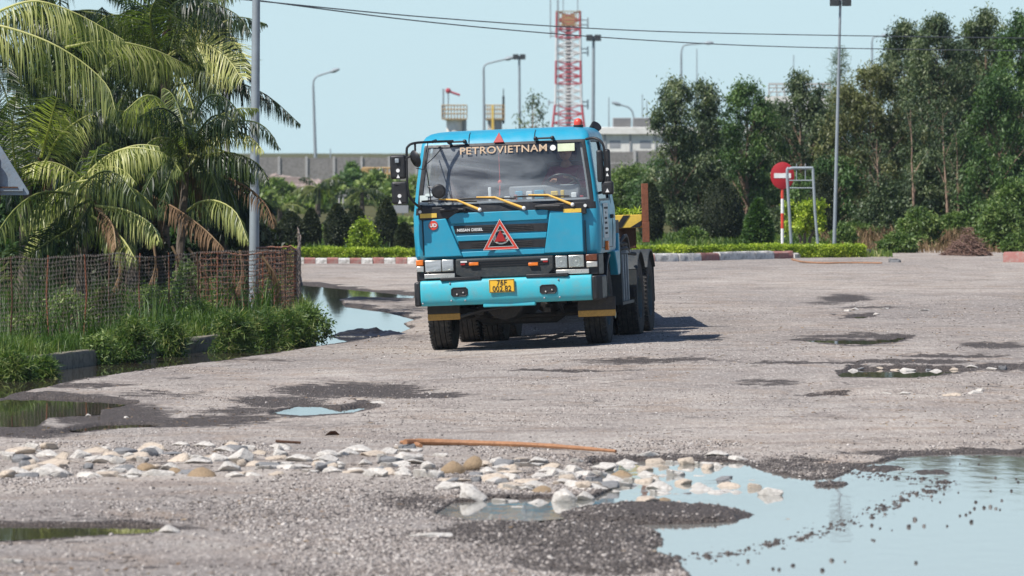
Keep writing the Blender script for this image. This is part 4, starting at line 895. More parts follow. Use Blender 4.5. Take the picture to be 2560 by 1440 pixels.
# local: x right, y back
xr = 1.03; xl = -1.42
mb = MB(); mb.box(xl, xr, 1.20, 1.24, 1.42, 1.60, 0)
fb = mb.build('front_beam', M['yellow'], TR, bevel=.008)
mb = MB()
for k in (0, 1):
    x0 = xr-.25+k*.155; mb.prism([(x0-.12, 1.425), (x0-.03, 1.425), (x0+.09, 1.595), (x0, 1.595)] if k == 0 else [(x0-.07, 1.425), (xr-.03, 1.425), (xr-.004, 1.46), (xr-.004, 1.52)], 1.194, 1.20)
mb.build('hazard_stripe', M['black'], fb)
mb = MB(); mb.box(xl, xr, 1.241, 6.6, 1.44, 1.59); mb.box(xl+.1, xr-.08, 1.30, 6.5, 1.14, 1.44); mb.box(-.5, .3, 1.5, 4.2, 1.11, 1.14); mb.build('gooseneck_deck', M['rustdark'], TR, bevel=.01)
mb = MB()
for k in range(6): mb.box(xl+.12+k*.4, xl+.17+k*.4, 1.25, 1.30, 1.18, 1.42)
mb.build('neck_ribs', M['rustdark'], TR)
mb = MB(); mb.box(xr+.004, xr+.095, 1.18, 1.26, 1.50, 2.02); mb.box(xr+.004, xr+.10, 1.16, 1.30, 1.22, 1.50); mb.build('corner_post', M['rust'], TR, bevel=.006)
mb = MB(); mb.box(xl, xr, 6.6, 14.5, .72, .90); mb.box(xl+.1, xr-.1, 6.4, 6.6, .75, 1.45); mb.build('low_deck', M['rustdark'], TR, bevel=.01)
for y in (12.0, 13.3):
    for s in (-1, 1):
        t_ = tyre(MB(), .40, .24, 40).build('wheel', M['rubber'], TR); t_.location = (-.2+s*1.0, y, .40); 
        mb = MB(); mb.lathe([(.28, .10*s), (.2, .02*s), (0, .03*s)], axis='x', n=20); mb.build('rim', M['rim'], t_)

# ------------------------------------------------------------------ foliage builders
def unit(a): return a/(np.linalg.norm(a, axis=-1, keepdims=True)+1e-9)
def leaves(pos, L, Wd, droop, rs, spread=1.0, up=0.0):
    """diamond leaves at pos, hanging by droop; returns verts, quads"""
    n = len(pos); d = rs.normal(size=(n, 3)); d = unit(d)*spread; d[:, 2] += up-droop; d = unit(d)
    s = unit(np.cross(d, rs.normal(size=(n, 3))))
    Ls = (L*rs.uniform(.6, 1.3, n))[:, None]; Ws = (Wd*rs.uniform(.7, 1.3, n))[:, None]
    V = np.stack([pos, pos+d*Ls*.5+s*Ws, pos+d*Ls, pos+d*Ls*.5-s*Ws], 1).reshape(-1, 3)
    return V, np.arange(n*4).reshape(n, 4)
def crown(name, clumps, per, spr, L, Wd, droop, m, parent, seed, tlo=.25, thi=.75, flat=1.0, up=0.0):
    rs = np.random.default_rng(seed); C = np.array(clumps, float)
    k = np.repeat(np.arange(len(C)), per); off = rs.normal(size=(len(k), 3))*np.array([1, 1, flat]); 
    off = unit(off)*(np.abs(rs.normal(size=(len(k), 1)))**.7)*spr
    pos = C[k]+off
    V, Q = leaves(pos, L, Wd, droop, rs, up=up)
    ct = rs.uniform(tlo, thi, len(C)); t = np.clip(ct[k]+rs.normal(size=len(k))*.13, 0, 1)
    return setmesh(name, V, Q, m, parent, attr={'tint': np.repeat(t, 4)})

def tree(name, label, cat, base, height, prof, m, seed, group=None, trunk_r=.06, nb=70, per=110, spr=.2, L=.10, Wd=.016, droop=.9, lean=0.0, bark='bark', lo=.05, forks=1, tl=(.25, .75)):
    """prof: list of (height fraction, crown radius in metres)"""
    rs = random.Random(seed); t = empty(name, base, label=label, cat=cat, group=group)
    mb = MB(); pts = []
    for i in range(8):
        f = i/7; pts.append(Vector((lean*f*height+rs.uniform(-.05, .05)*height*.12*f, rs.uniform(-.1, .1)*f, height*f*.93)))
    mb.tube(catmull(pts, 3), [trunk_r*(1-.85*i/21) for i in range(22)], 7)
    hs = [p[0] for p in prof]; rr = [p[1] for p in prof]; cl = []
    for i in range(nb):
        f = lo+(1-lo)*(i+rs.random())/nb; a = rs.uniform(0, 2*math.pi); R_ = float(np.interp(f, hs, rr))*float(.62+.85*vnoise(f*6.5+seed, a*1.1, seed)); q = R_*math.sqrt(rs.random())*rs.uniform(.75, 1.1)
        ctr = pts[0].lerp(pts[-1], 0); k = min(int(f*7), 6); ctr = pts[k].lerp(pts[k+1], f*7-k)
        z = f*height
        p = Vector((ctr.x+q*math.cos(a), ctr.y+q*math.sin(a)*.8, z)); cl.append(p)
        if q > R_*.3 and rs.random() < .55:
            st = max(f-.12-.5*q/height, .05); k2 = min(int(st*7), 6); p0 = pts[k2].lerp(pts[k2+1], st*7-k2)
            r0 = trunk_r*(1-.85*st)*.55
            mb.tube([p0, p0.lerp(p, .5)+Vector((0, 0, .05)), p], [r0, r0*.6, r0*.25], 5, caps=False)
    mb.build('trunk', M[bark], t, ang=80)
    crown('crown', cl, per, spr, L, Wd, droop, M[m], t, seed, *tl)
    return t
def gp(px, py, dz=0): return G(px, py, dz)
def at(px, Y, top_py):
    """ground point and height for something at column px and distance Y whose top is at row top_py"""
    x = (px-CX)/F*Y; z = float(zat(x, Y)); return Vector((x, Y, z)), H-(top_py-HY)/F*Y-z

# ---- right-hand trees
TREES = [  # px, Y, top row, crown radius px, profile kind, material, label
 (1690, 172, 205, 46, 'slim', 'euc', 'slim dark tree directly left of another slim one, nearest to the truck on the right'),
 (1752, 174, 210, 40, 'slim', 'euc', 'slim dark tree with a rounded top, second from the truck on the right'),
 (1868, 176, 212, 62, 'full', 'eucg', 'mid green leafy tree behind the pointed conifer shrub'),
 (1925, 181, 262, 60, 'full', 'euc', 'dull green tree just left of the no entry sign'),
 (2005, 178, 190, 62, 'full', 'euc', 'grey green tree in front of the white building with scaffolding'),
 (2062, 184, 275, 55, 'full', 'euc', 'short dull green tree beside the tall floodlight mast'),
 (2175, 172, 172, 86, 'wide', 'olive', 'olive tinted spreading tree right of the tall floodlight mast'),
 (2255, 180, 62, 72, 'tall', 'euc', 'tall dark eucalyptus with a narrow pointed top right of the olive tree'),
 (2345, 176, 45, 80, 'tall', 'euc', 'tallest broad eucalyptus with pale trunks'),
 (2420, 183, 62, 66, 'tall', 'euc', 'tall eucalyptus behind the pair of pale trunks'),
 (2462, 178, 32, 62, 'tall', 'euc', 'tall eucalyptus with a ragged thin top behind the brush pile'),
 (2545, 172, 42, 66, 'tall', 'eucg', 'bright green tree at the right edge of the picture'),
 (2500, 168, 190, 70, 'wide', 'eucg', 'fresh green rounded tree above the leafy slope on the right'),
 (2630, 176, 90, 90, 'tall', 'euc', 'dark tree half outside the right edge of the picture'),
 (1815, 186, 330, 70, 'full', 'euc', 'low grey green tree filling the gap right of the slim pair'),
 (1650, 190, 400, 60, 'full', 'eucg', 'low leafy tree left of the slim pair'),
 (2115, 188, 230, 80, 'full', 'euc', 'grey green tree directly behind the tall floodlight mast'),
 (2300, 188, 150, 80, 'full', 'olive', 'yellowish tree filling the gap between two tall eucalyptus'),
 (2225, 186, 300, 90, 'full', 'euc', 'low dark tree below the olive tree'),
 (2395, 188, 200, 85, 'full', 'euc', 'dark tree deep behind the pale trunks'),
 (2480, 187, 260, 85, 'full', 'eucg', 'green tree deep behind the brush pile'),
 (1960, 189, 300, 80, 'full', 'euc', 'low dark tree deep behind the no entry sign'),
 (2330, 170, 380, 75, 'full', 'euc', 'low grey green tree around the feet of the tall eucalyptus'),
 (2080, 170, 400, 70, 'full', 'eucg', 'low green tree behind the metal frame'),
]
PROF = {'slim': [(0, .25), (.1, 1.0), (.45, 1.15), (.6, .75), (.72, .95), (.9, .8), (1, .25)], 'full': [(0, .4), (.1, 1.0), (.5, 1.2), (.8, .8), (.93, .5), (1, .15)],
        'wide': [(0, .3), (.12, .8), (.4, 1.2), (.75, 1.05), (.92, .6), (1, .2)], 'tall': [(0, .35), (.12, .85), (.35, 1.05), (.6, 1.1), (.8, .85), (.93, .5), (1, .12)]}
for i, (px, Y, top, rpx, kind, m, lab) in enumerate(TREES):
    b, h = at(px, Y, top); r = rpx/F*Y*1.30
    tree('eucalyptus_tree' if m == 'euc' else 'tree', lab, 'tree', b, h, [(a, q*r) for a, q in PROF[kind]], m, 100+i, group='trees behind the roundabout', nb=int(84*h/5*(.7+r)), per=150, spr=.21, L=.12, Wd=.019, lean=(-.01, .015, 0, .01)[i % 4], trunk_r=.055, tl=(.12, .9))
# slender bare-stemmed trunks seen between the crowns
for i, (px, top, lab) in enumerate(((2200, 330, 'thin reddish trunk with sparse foliage under the olive tree'), (2372, 260, 'long pale trunk with sparse foliage, left of the two in front of the tall eucalyptus'), (2398, 300, 'long pale trunk with sparse foliage, right of the two in front of the tall eucalyptus'), (2286, 250, 'pale thin trunk between the olive tree and the tallest eucalyptus'))):
    b, h = at(px, 168, top); tree('sapling', lab, 'tree', b, h, [(0, .05), (.3, .12), (.6, .5), (1, .4)], 'euc', 300+i, group='bare stemmed saplings', nb=16, per=50, spr=.18, L=.12, Wd=.016, trunk_r=.05, lean=-.03 if i != 1 else -.05, lo=.35)
# far feathery tree by the mast, and the small one above the cab roof
b, h = at(2098, 230, 128); tree('feathery_tree', 'thin feathery conifer poking up behind the tall floodlight mast', 'tree', b, h, [(0, .3), (.6, .9), (.8, .7), (1, .05)], 'euc', 330, nb=60, per=26, spr=.16, L=.3, Wd=.012, droop=-.2, trunk_r=.07, lo=.35)
b, h = at(1330, 330, 235); tree('distant_tree', 'small sparse tree showing above the cab roof', 'tree', b, h, [(0, .3), (.5, 1.6), (.8, 1.0), (1, .1)], 'euc', 331, nb=60, per=16, spr=.32, L=.22, Wd=.035, trunk_r=.09, lo=.3)

def bush(name, label, cat, base, w, h, m, seed, group=None, L=.09, Wd=.022, n=60, per=70, dens=1.0, flatb=True, stem=True, kind=None, tl=(.2, .8), dp=.7):
    rs = random.Random(seed); t = empty(name, base, label=label, cat=cat, group=group)
    cl = []
    for i in range(n):
        a = rs.uniform(0, 2*math.pi); u = rs.random()**.5; z = rs.random()
        k = math.sqrt(max(0, 1-(max(z-.35, 0)/.65)**2)) * (.75+.25*min(1, z/.35))
        cl.append((w/2*u*k*math.cos(a)*rs.uniform(.85, 1.1), dp*w/2*u*k*math.sin(a), h*(.05+.93*z)))
    crown('foliage', cl, per, min(w, h)*.12+.03, L, Wd, .1, M[m], t, seed, *tl)
    if stem:
        mb = MB()
        for i in range(4): mb.tube([(rs.uniform(-.05, .05), 0, 0), (rs.uniform(-.1, .1)*w, rs.uniform(-.1, .1)*w, h*.35), (rs.uniform(-.3, .3)*w, rs.uniform(-.2, .2)*w, h*.75)], [.02, .015, .008], 5)
        mb.build('stems', M['bark'], t)
    return t
def pxbush(name, lab, px, bot, top, wpx, m, seed, group=None, Y=None, **kw):
    if Y is None: b = G(px, bot); Y = b.y
    x = (px-CX)/F*Y; z = float(zat(x, Y)); b = Vector((x, Y, z)); h = H-(top-HY)/F*Y-z
    return bush(name, lab, 'bush', b, wpx/F*Y, h, m, seed, group, **kw)
def surface_shrub(name, label, cat, base, w, h, prof, m, seed, group=None, n=5200, L=.05, Wd=.016, dep=1.0, inner=True):
    """clipped shrub: leaves set densely over an uneven envelope, over a dark twiggy core"""
    rs = np.random.default_rng(seed); t = empty(name, base, label=label, cat=cat, group=group)
    f = rs.random(n); a = rs.uniform(0, 2*np.pi, n); hh = [p[0] for p in prof]; pr = [p[1] for p in prof]
    r = np.interp(f, hh, pr)*w/2*(1+.10*(vnoise(a*1.6, f*7, seed)-.5)*2)*rs.uniform(.84, 1.03, n)
    pos = np.stack([r*np.cos(a), r*np.sin(a)*dep, f*h], 1)
    out = unit(np.stack([np.cos(a), np.sin(a), (f-.4)], 1)); d = unit(out+rs.normal(size=(n, 3))*.55); s_ = unit(np.cross(d, rs.normal(size=(n, 3))))
    Ls = L*rs.uniform(.6, 1.3, (n, 1)); Ws = Wd*rs.uniform(.7, 1.3, (n, 1))
    V = np.stack([pos, pos+d*Ls*.5+s_*Ws, pos+d*Ls, pos+d*Ls*.5-s_*Ws], 1).reshape(-1, 3)
    tt = np.clip(.15+.7*vnoise(a*3, f*9, seed+3)+rs.normal(size=n)*.12, 0, 1)
    setmesh('foliage', V, np.arange(4*n).reshape(n, 4), M[m], t, attr={'tint': np.repeat(tt, 4)})
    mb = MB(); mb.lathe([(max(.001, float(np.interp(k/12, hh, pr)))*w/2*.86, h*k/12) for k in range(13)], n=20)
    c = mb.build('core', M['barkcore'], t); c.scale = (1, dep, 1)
    MB().tube([(0, 0, -.1), (0, 0, h*.3)], .05, 6).build('trunk', M['bark'], t); return t
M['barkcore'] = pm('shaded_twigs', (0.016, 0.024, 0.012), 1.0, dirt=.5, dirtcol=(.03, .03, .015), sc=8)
CONE = [(0, .45), (.12, .82), (.38, 1.0), (.62, .88), (.82, .58), (.94, .28), (1, .05)]
EGG = [(0, .55), (.15, .88), (.4, 1.0), (.65, .92), (.85, .62), (.95, .32), (1, .05)]
DOME = [(0, .80), (.2, .98), (.5, 1.0), (.75, .78), (.92, .42), (1, .05)]
TOPI = [  # px, base, top, width, profile, label
 (672, 622, 545, 58, EGG, 'dark clipped conifer dome just right of the grey lamp pole'), (728, 622, 530, 58, EGG, 'dark clipped egg-shaped conifer, second from the grey lamp pole'),
 (778, 620, 522, 44, CONE, 'narrow dark clipped conifer column behind the left hedge'), (842, 622, 510, 58, CONE, 'tall dark clipped conifer cone standing just left of the bright round bush'),
 (890, 612, 516, 50, DOME, 'brownish clipped conifer dome half hidden behind the bright round bush'), (966, 622, 498, 52, CONE, 'tallest pointed clipped conifer, between the bright round bush and the truck'),
 (1010, 620, 558, 40, DOME, 'small low clipped conifer dome next to the left of the cab'),
 (1628, 612, 458, 56, CONE, 'dark clipped conifer right behind the rusty trailer post'), (1804, 612, 446, 96, EGG, 'largest dark egg-shaped clipped conifer behind the right hedge'),
 (2060, 605, 434, 72, EGG, 'brownish dark clipped conifer behind the metal frame')]
for i, (px, bot, top, w_, pf, lab) in enumerate(TOPI):
    Y = 151+(i % 3)*2.0+(6 if 'behind the metal' in lab or 'half hidden' in lab else 0); b, h = at(px, Y, top)
    surface_shrub('clipped_conifer', lab, 'shrub', b, w_*1.12/F*Y, h, pf, 'topi', 400+i, 'clipped conifers on the roundabout', n=7000 if w_ > 70 else 5200)
pxbush('round_bush', 'bright green round bush behind the left hedge', 904, 622, 553, 72, 'hedge', 420, Y=149, n=50, per=80, L=.07, Wd=.022, tl=(.05, .55))
b, h = at(1896, 148, 500); surface_shrub('conical_shrub', 'leafy dark green cone-shaped shrub between the egg conifer and the no entry sign', 'shrub', b, 66/F*148, h, [(0, .5), (.15, .95), (.4, 1), (.7, .62), (.9, .25), (1, .03)], 'eucg', 421, n=5200, L=.10, Wd=.03)
# lollipop bush under the metal frame
b, h = at(2012, 146, 505); t = empty('standard_bush', b, label='bright round-headed bush on a short dark trunk under the metal frame', cat='bush')
mb = MB()
for dx in (-.10, 0, .12): mb.tube([(dx*.5, 0, 0), (dx, 0, .35), (dx*2.2, .05, .62)], [.05, .04, .025], 6)
mb.build('trunk', M['palmbark'], t)
rs = random.Random(8); crown('crown', [(.46*math.sqrt(rs.random())*math.cos(a), .35*math.sin(a)*rs.random(), .50+(h-.50)*rs.random()) for a in [rs.uniform(0, 6.28) for _ in range(60)]], 90, .09, .08, .024, .1, M['hedge'], t, 77, .15, .8)
# hedges: clipped, leafy, following the kerb
def hedge(name, label, p0, p1, h, dep, seed):
    a = Vector(p0); b = Vector(p1); d = b-a; Ln = d.length; dn = d.normalized(); nn = Vector((-dn.y, dn.x, 0))
    rs = np.random.default_rng(seed); n = int(Ln*4600); u = rs.random(n); k = rs.random(n)
    face = k < .55
    v = np.where(face, -dep/2, rs.uniform(-dep/2, dep/2, n)); w_ = np.where(face, rs.random(n)*h, h)
    bump_ = .05*(vnoise(u*Ln*4, w_*6, seed)-.5)*2+.04*(vnoise(u*Ln*1.1, u*0, seed+1)-.5)
    v = v-np.where(face, bump_, 0); w_ = w_+np.where(face, 0, bump_)
    pos = np.array(a)+np.outer(u*Ln, np.array(dn))+np.outer(v, np.array(nn))+np.outer(w_, [0, 0, 1])
    pos += rs.normal(size=pos.shape)*.018
    V, Q = leaves(pos, .05, .016, -.25, rs)
    t = empty(name, a, label=label, cat='hedge', group='clipped hedges round the roundabout')
    V -= np.array(a); tt = np.clip(.25+.55*vnoise(u*Ln*5, w_*8, seed+5)+rs.normal(size=n)*.15, 0, 1)
    setmesh('foliage', V, Q, M['hedge'], t, attr={'tint': np.repeat(tt, 4)})
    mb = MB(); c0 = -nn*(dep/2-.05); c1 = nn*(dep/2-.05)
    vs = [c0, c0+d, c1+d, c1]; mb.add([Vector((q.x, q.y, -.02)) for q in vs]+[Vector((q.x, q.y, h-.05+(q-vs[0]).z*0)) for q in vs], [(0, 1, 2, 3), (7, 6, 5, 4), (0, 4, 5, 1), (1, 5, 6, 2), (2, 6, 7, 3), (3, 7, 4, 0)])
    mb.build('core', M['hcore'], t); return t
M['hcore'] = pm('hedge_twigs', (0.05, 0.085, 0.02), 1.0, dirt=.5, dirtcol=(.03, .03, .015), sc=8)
def onz(v): return Vector((v.x, v.y, float(zat(v.x, v.y))))
hedge('hedge', 'long low yellow-green hedge seen left of the truck', onz(P(560, 0, 144.5)), onz(P(1180, 0, 144.5)), .235, .6, 31)
hedge('hedge', 'long low yellow-green hedge seen right of the truck', onz(P(1560, 0, 140)), onz(P(2156, 0, 141)), .255, .6, 32)

# painted kerb blocks along the roundabout
def kerb_row(pts, n, h, seed, cols, grp, desc):
    rs = random.Random(seed); pts = [Vector(p) for p in pts]
    ls = [0]
    for a, b in zip(pts[:-1], pts[1:]): ls.append(ls[-1]+(b-a).length)
    def pt(s):
        for i in range(len(pts)-1):
            if s <= ls[i+1] or i == len(pts)-2: return pts[i].lerp(pts[i+1], (s-ls[i])/(ls[i+1]-ls[i]))
    for i in range(n):
        a = pt(ls[-1]*i/n); b = pt(ls[-1]*(i+.97)/n); d = b-a; hh = h*rs.uniform(.92, 1.05)
        mb = MB(); L_ = d.length; m = 5
        vs = []
        for k in range(m+1):
            x = L_*k/m; j = rs.uniform(-.012, .012)
            vs += [(x, 0+j, -.15), (x, .01+j, hh*.75), (x, .04+j, hh+rs.uniform(-.02, .012)), (x, .2, hh), (x, .2, -.15)]
        fs = []
        for k in range(m):
            for q in range(4): fs.append((5*k+q, 5*k+5+q, 5*k+6+q, 5*k+1+q))
        fs += [(0, 1, 2, 3, 4), tuple(5*m+q for q in (4, 3, 2, 1, 0))]
        mb.add(vs, fs); c = cols[i % len(cols)]
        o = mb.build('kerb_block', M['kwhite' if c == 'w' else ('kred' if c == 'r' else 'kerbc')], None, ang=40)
        o.location = a; o.rotation_euler = (0, 0, math.atan2(d.y, d.x)+rs.uniform(-.01, .01))
        tag(o, ('worn white painted kerb block ' if c == 'w' else 'faded red painted kerb block ' if c == 'r' else 'bare broken kerb block ')+desc, 'kerb block', grp+(' (white)' if c == 'w' else ' (red)' if c == 'r' else ' (bare)'))
kl = [G(x, y) for x, y in ((560, 659), (750, 659), (1034, 659), (1200, 658))]
kerb_row(kl, 24, .135, 1, 'wr', 'kerb blocks left of the truck', 'of the roundabout edge left of the truck')
kr = [G(x, y) for x, y in ((1560, 656), (1640, 654), (1750, 652), (1900, 648), (1985, 646))]
kerb_row(kr, 8, .17, 2, 'rwwrwwwr', 'kerb blocks right of the truck', 'of the roundabout edge right of the truck')
kr = [G(x, y) for x, y in ((1988, 645), (2080, 642), (2150, 640), (2180, 636))]
kerb_row(kr, 4, .12, 3, 'wwwb', 'kerb blocks at the hedge end', 'lying at the right end of the long hedge')
kr = [G(x, y) for x, y in ((2508, 656), (2545, 656), (2640, 658), (2760, 660))]
kerb_row(kr, 3, .24, 4, 'rww', 'kerb blocks at the right edge', 'at the right edge of the picture')

# ---- scrub, bushes and background planting on the right
SC = [(1700, 606, 590, 90, 'bush', 160), (1575, 604, 420, 150, 'bush', 200), (1655, 600, 500, 120, 'bush', 196), (1760, 606, 575, 120, 'bush', 166), (1860, 604, 545, 120, 'euc', 168), (1950, 604, 530, 110, 'euc', 170), (2040, 606, 550, 120, 'bush', 168), (2130, 612, 565, 140, 'bush', 164), (2215, 606, 470, 140, 'euc', 168), (2300, 620, 535, 110, 'bush', 152), (2335, 600, 440, 150, 'euc', 170), (2430, 600, 430, 150, 'euc', 170), (2400, 610, 540, 120, 'bush', 160), (2540, 622, 470, 150, 'bush', 152), (2500, 622, 520, 110, 'bush', 149), (2590, 625, 440, 130, 'eucg', 158), (2245, 628, 590, 90, 'bush', 147), (2530, 628, 560, 90, 'bush', 150), (2550, 632, 590, 80, 'bush', 144), (1735, 615, 578, 60, 'bush', 152), (2110, 616, 570, 60, 'bush', 150)]
NAMES = ['low bush on the grass left of the egg conifer', 'pale green bushy growth behind the rusty trailer post', 'bushy growth between the trailer post and the slim trees', 'dull bush at the foot of the slim trees', 'dark undergrowth behind the cone-shaped shrub', 'dark undergrowth behind the no entry sign', 'undergrowth behind the metal frame', 'leafy undergrowth at the foot of the tall mast', 'dark undergrowth below the olive tree', 'fresh green bush left of the brown brush pile', 'dark undergrowth around the pale trunks', 'dark undergrowth behind the brush pile', 'green scrub just behind the brush pile', 'large fresh green mound of scrub at the right edge', 'leafy green scrub right of the brush pile', 'tall green scrub below the right edge tree', 'low scrub in front of the dry grass', 'small green bush touching the right end of the brush pile', 'low bush above the kerb at the right edge', 'tiny bush on the grass left of the egg conifer', 'small bush behind the right end of the hedge']
for i, (px, bot, top, w_, m, Y) in enumerate(SC):
    pxbush('bush', NAMES[i], px, bot, top, w_, m, 500+i, 'undergrowth behind the roundabout', Y=Y, n=int(50+w_*.6), per=110, L=.10, Wd=.022, dp=.5)
# brush pile
b = G(2418, 631); b.y = 143.5; b.x = (2418-CX)/F*b.y; b.z = float(zat(b.x, b.y)); t = empty('brush_pile', b, label='brown heap of cut dry branches beside the road on the right', cat='brush pile'); mb = MB(); rs = random.Random(4)
for k in range(520):
    a = rs.uniform(0, 6.28); q = rs.random()**.6; z = .72*(1-q)*rs.random(); p = Vector((.52*q*math.cos(a), .4*q*math.sin(a), z)); d = Vector((rs.uniform(-1, 1), rs.uniform(-1, 1), rs.uniform(-.1, .6))).normalized()*rs.uniform(.2, .5)
    mb.tube([p-d*.5, p+Vector((0, 0, .03)), p+d*.5], [.010, .008, .003], 4, caps=False)
mb.build('branches', M['twig'], t)

def grass_patch(name, label, pts, n, hmin, hmax, m, seed, group=None, w_=.008, spread=None, tl=(.2, .8), cl=None, kind='stuff', zoff=0.0):
    """blades scattered in a polygon of photo-ground points"""
    rs = np.random.default_rng(seed); P3 = np.array([(p.x, p.y) for p in pts]); lo = P3.min(0); hi = P3.max(0)
    X = rs.uniform(lo[0], hi[0], n*6); Y = rs.uniform(lo[1], hi[1], n*6)
    d = sdist(X, Y, P3, 1.0); ok = d > 0
    den = fbm(X*2.3, Y*1.1, seed+9); ok &= rs.random(len(X)) < np.clip((den-.30)*3.2, .08, 1)
    X = X[ok][:n]; Y = Y[ok][:n]; n = len(X); Z = zat(X, Y)-.01+zoff
    hs_ = rs.uniform(hmin, hmax, n)*np.clip(.45+1.1*vnoise(X*1.7, Y*.9, seed+4), .4, 1.4)
    a = rs.uniform(0, 2*np.pi, n); ln = rs.uniform(.1, .75, n)
    d3 = np.stack([np.cos(a), np.sin(a), np.zeros(n)], 1); s = np.stack([-np.sin(a), np.cos(a), np.zeros(n)], 1); s[:, 0] = np.where(rs.random(n) < .6, 1, s[:, 0]); s = unit(s)
    p0 = np.stack([X, Y, Z], 1); h3 = hs_[:, None]
    p1 = p0+d3*h3*ln[:, None]*.35+np.array([0, 0, 1])*h3*.6; p2 = p0+d3*h3*ln[:, None]*1.1+np.array([0, 0, 1])*h3*(1-.35*ln[:, None])
    V = np.stack([p0-s*w_, p0+s*w_, p1+s*w_*.8, p1-s*w_*.8, p2+s*w_*.15, p2-s*w_*.15], 1).reshape(-1, 3)
    i = np.arange(n)[:, None]*6; Q = np.concatenate([i+np.array([0, 1, 2, 3]), i+np.array([3, 2, 4, 5])])
    t = np.clip(tl[0]+(tl[1]-tl[0])*vnoise(X*3, Y*2, seed+2)+rs.normal(size=n)*.14, 0, 1)
    o = setmesh(name, V, Q, M[m], None, attr={'tint': np.repeat(t, 6)}); return tag(o, label, 'grass' if 'grass' in name else 'weeds', group, kind)
def rect(x0, x1, Y0, Y1): return [Vector((x0, Y0, 0)), Vector((x1, Y0, 0)), Vector((x1, Y1, 0)), Vector((x0, Y1, 0))]
grass_patch('dry_grass', 'dry brown and green grass fringe behind the roundabout and along the road on the right', rect(7.6, 13.5, 147, 165), 5000, .12, .34, 'dry', 61, w_=.012, tl=(.2, .9))
grass_patch('grass', 'short green grass on the roundabout behind the right hedge', rect(1.5, 8.6, 141, 165), 14000, .06, .20, 'grass', 62, w_=.014, tl=(.3, .8))
grass_patch('grass', 'green grass behind the left hedge', rect(-7.0, -1.0, 146, 175), 12000, .06, .25, 'grass', 63, w_=.014, tl=(.1, .7))

# ---- left background: bushes, small palms, embankment
BG = [(700, 505, 455, 90, 'bush', 300, 'bush on the embankment nearest the grey pole'), (640, 520, 470, 120, 'bush', 260, 'green bush behind the grey lamp pole'), (885, 520, 432, 110, 'eucg', 300, 'round green tree-like bush in front of the concrete wall'), (880, 470, 412, 34, 'eucg', 320, 'slim dark green bush tip in front of the concrete wall'), (940, 540, 440, 130, 'bush', 280, 'green bush behind the rusty gantry post'), (830, 540, 470, 110, 'bush', 260, 'dull bush between the small palms'), (760, 545, 500, 120, 'bush', 240, 'low bush behind the narrow conifer column'), (990, 560, 470, 120, 'bush', 250, 'bush beside the left cab mirrors'), (1010, 600, 560, 90, 'bush', 200, 'bush behind the small conifer dome near the cab'), (930, 590, 572, 90, 'bush', 190, 'bush behind the tallest pointed conifer'), (700, 590, 575, 120, 'bush', 185, 'bush behind the conifers near the grey pole'), (800, 600, 578, 110, 'bush', 180, 'bush behind the narrow conifer column and its neighbour'), (860, 600, 585, 80, 'bush', 175, 'small bush between two conifers'), (1090, 560, 440, 200, 'bush', 300, 'bush hidden mostly behind the cab'), (1560, 480, 440, 110, 'bush', 380, 'bush below the far concrete wall on the right')]
for i, (px, bot, top, w_, m, Y, lab) in enumerate(BG):
    pxbush('bush', lab, px, bot, top, w_, m, 600+i, 'bushes behind the left hedge', Y=Y, n=60, per=50, L=.14+Y*.0006, Wd=.03+Y*.00012, dp=.5, tl=(.45, 1.0))
# rocky embankment
b = P(735, 0, 400); t = empty('rock_embankment', Vector((b.x, 400, float(zat(b.x, 400)))), label='pinkish grey stone-faced bank below the concrete wall', cat='embankment'); mb = MB(); rs = random.Random(12)
for k in range(240):
    u = rs.random(); v = rs.random(); w_ = rs.uniform(.12, .3); mb.sphere((-1.6+3.2*u, v*2.5, .05+v*.8*(1-.5*u)), w_, 6, sc=(1.2, .8, .7))
for i, v in enumerate(mb.v): mb.v[i] = tuple(c+rs.uniform(-.03, .03) for c in v)
mb.prism([(-1.9, -.3), (1.9, -.3), (1.7, .2), (.2, .75), (-1.7, .8)], .6, 3.0)
mb.build('stones', M.setdefault('bank', pm('bank_stone', (.33, .26, .23), .95, dirt=.8, sc=1.2, bump=.5)), t, ang=20)
# distant concrete wall with posts, behind the embankment
def wall(name, label, x0, x1, Y, top, bot, pitch, seed):
    a = P(x0, top, Y); b = P(x1, top, Y); zb = P(0, bot, Y).z-.6; t = empty(name, (a.x, Y, zb), label=label, cat='wall'); h = a.z-zb; Ln = b.x-a.x
    n = int(round(Ln/pitch)); mb = MB(); rs = random.Random(seed)
    for k in range(n):
        xa = k*Ln/n; mb.box(xa+.10, xa+Ln/n-.10, rs.uniform(0, .02), .12, .9, h-rs.uniform(.02, .10))
    mb.box(0, Ln, -.02, .16, 0, .88); mb.build('panels', M['concrete'], t)
    mb = MB()
    for k in range(n+1): mb.box(k*Ln/n-.09, k*Ln/n+.09, -.1, .2, 0, h+.03)
    mb.build('posts', M['palepole'], t); return t
wall('concrete_wall', 'long weathered grey concrete panel wall on the skyline left of the truck', 560, 1110, 500, 392, 447, 2.2, 1)
wall('concrete_wall', 'grey concrete panel wall below the white building', 1500, 1760, 440, 376, 418, 2.2, 2)

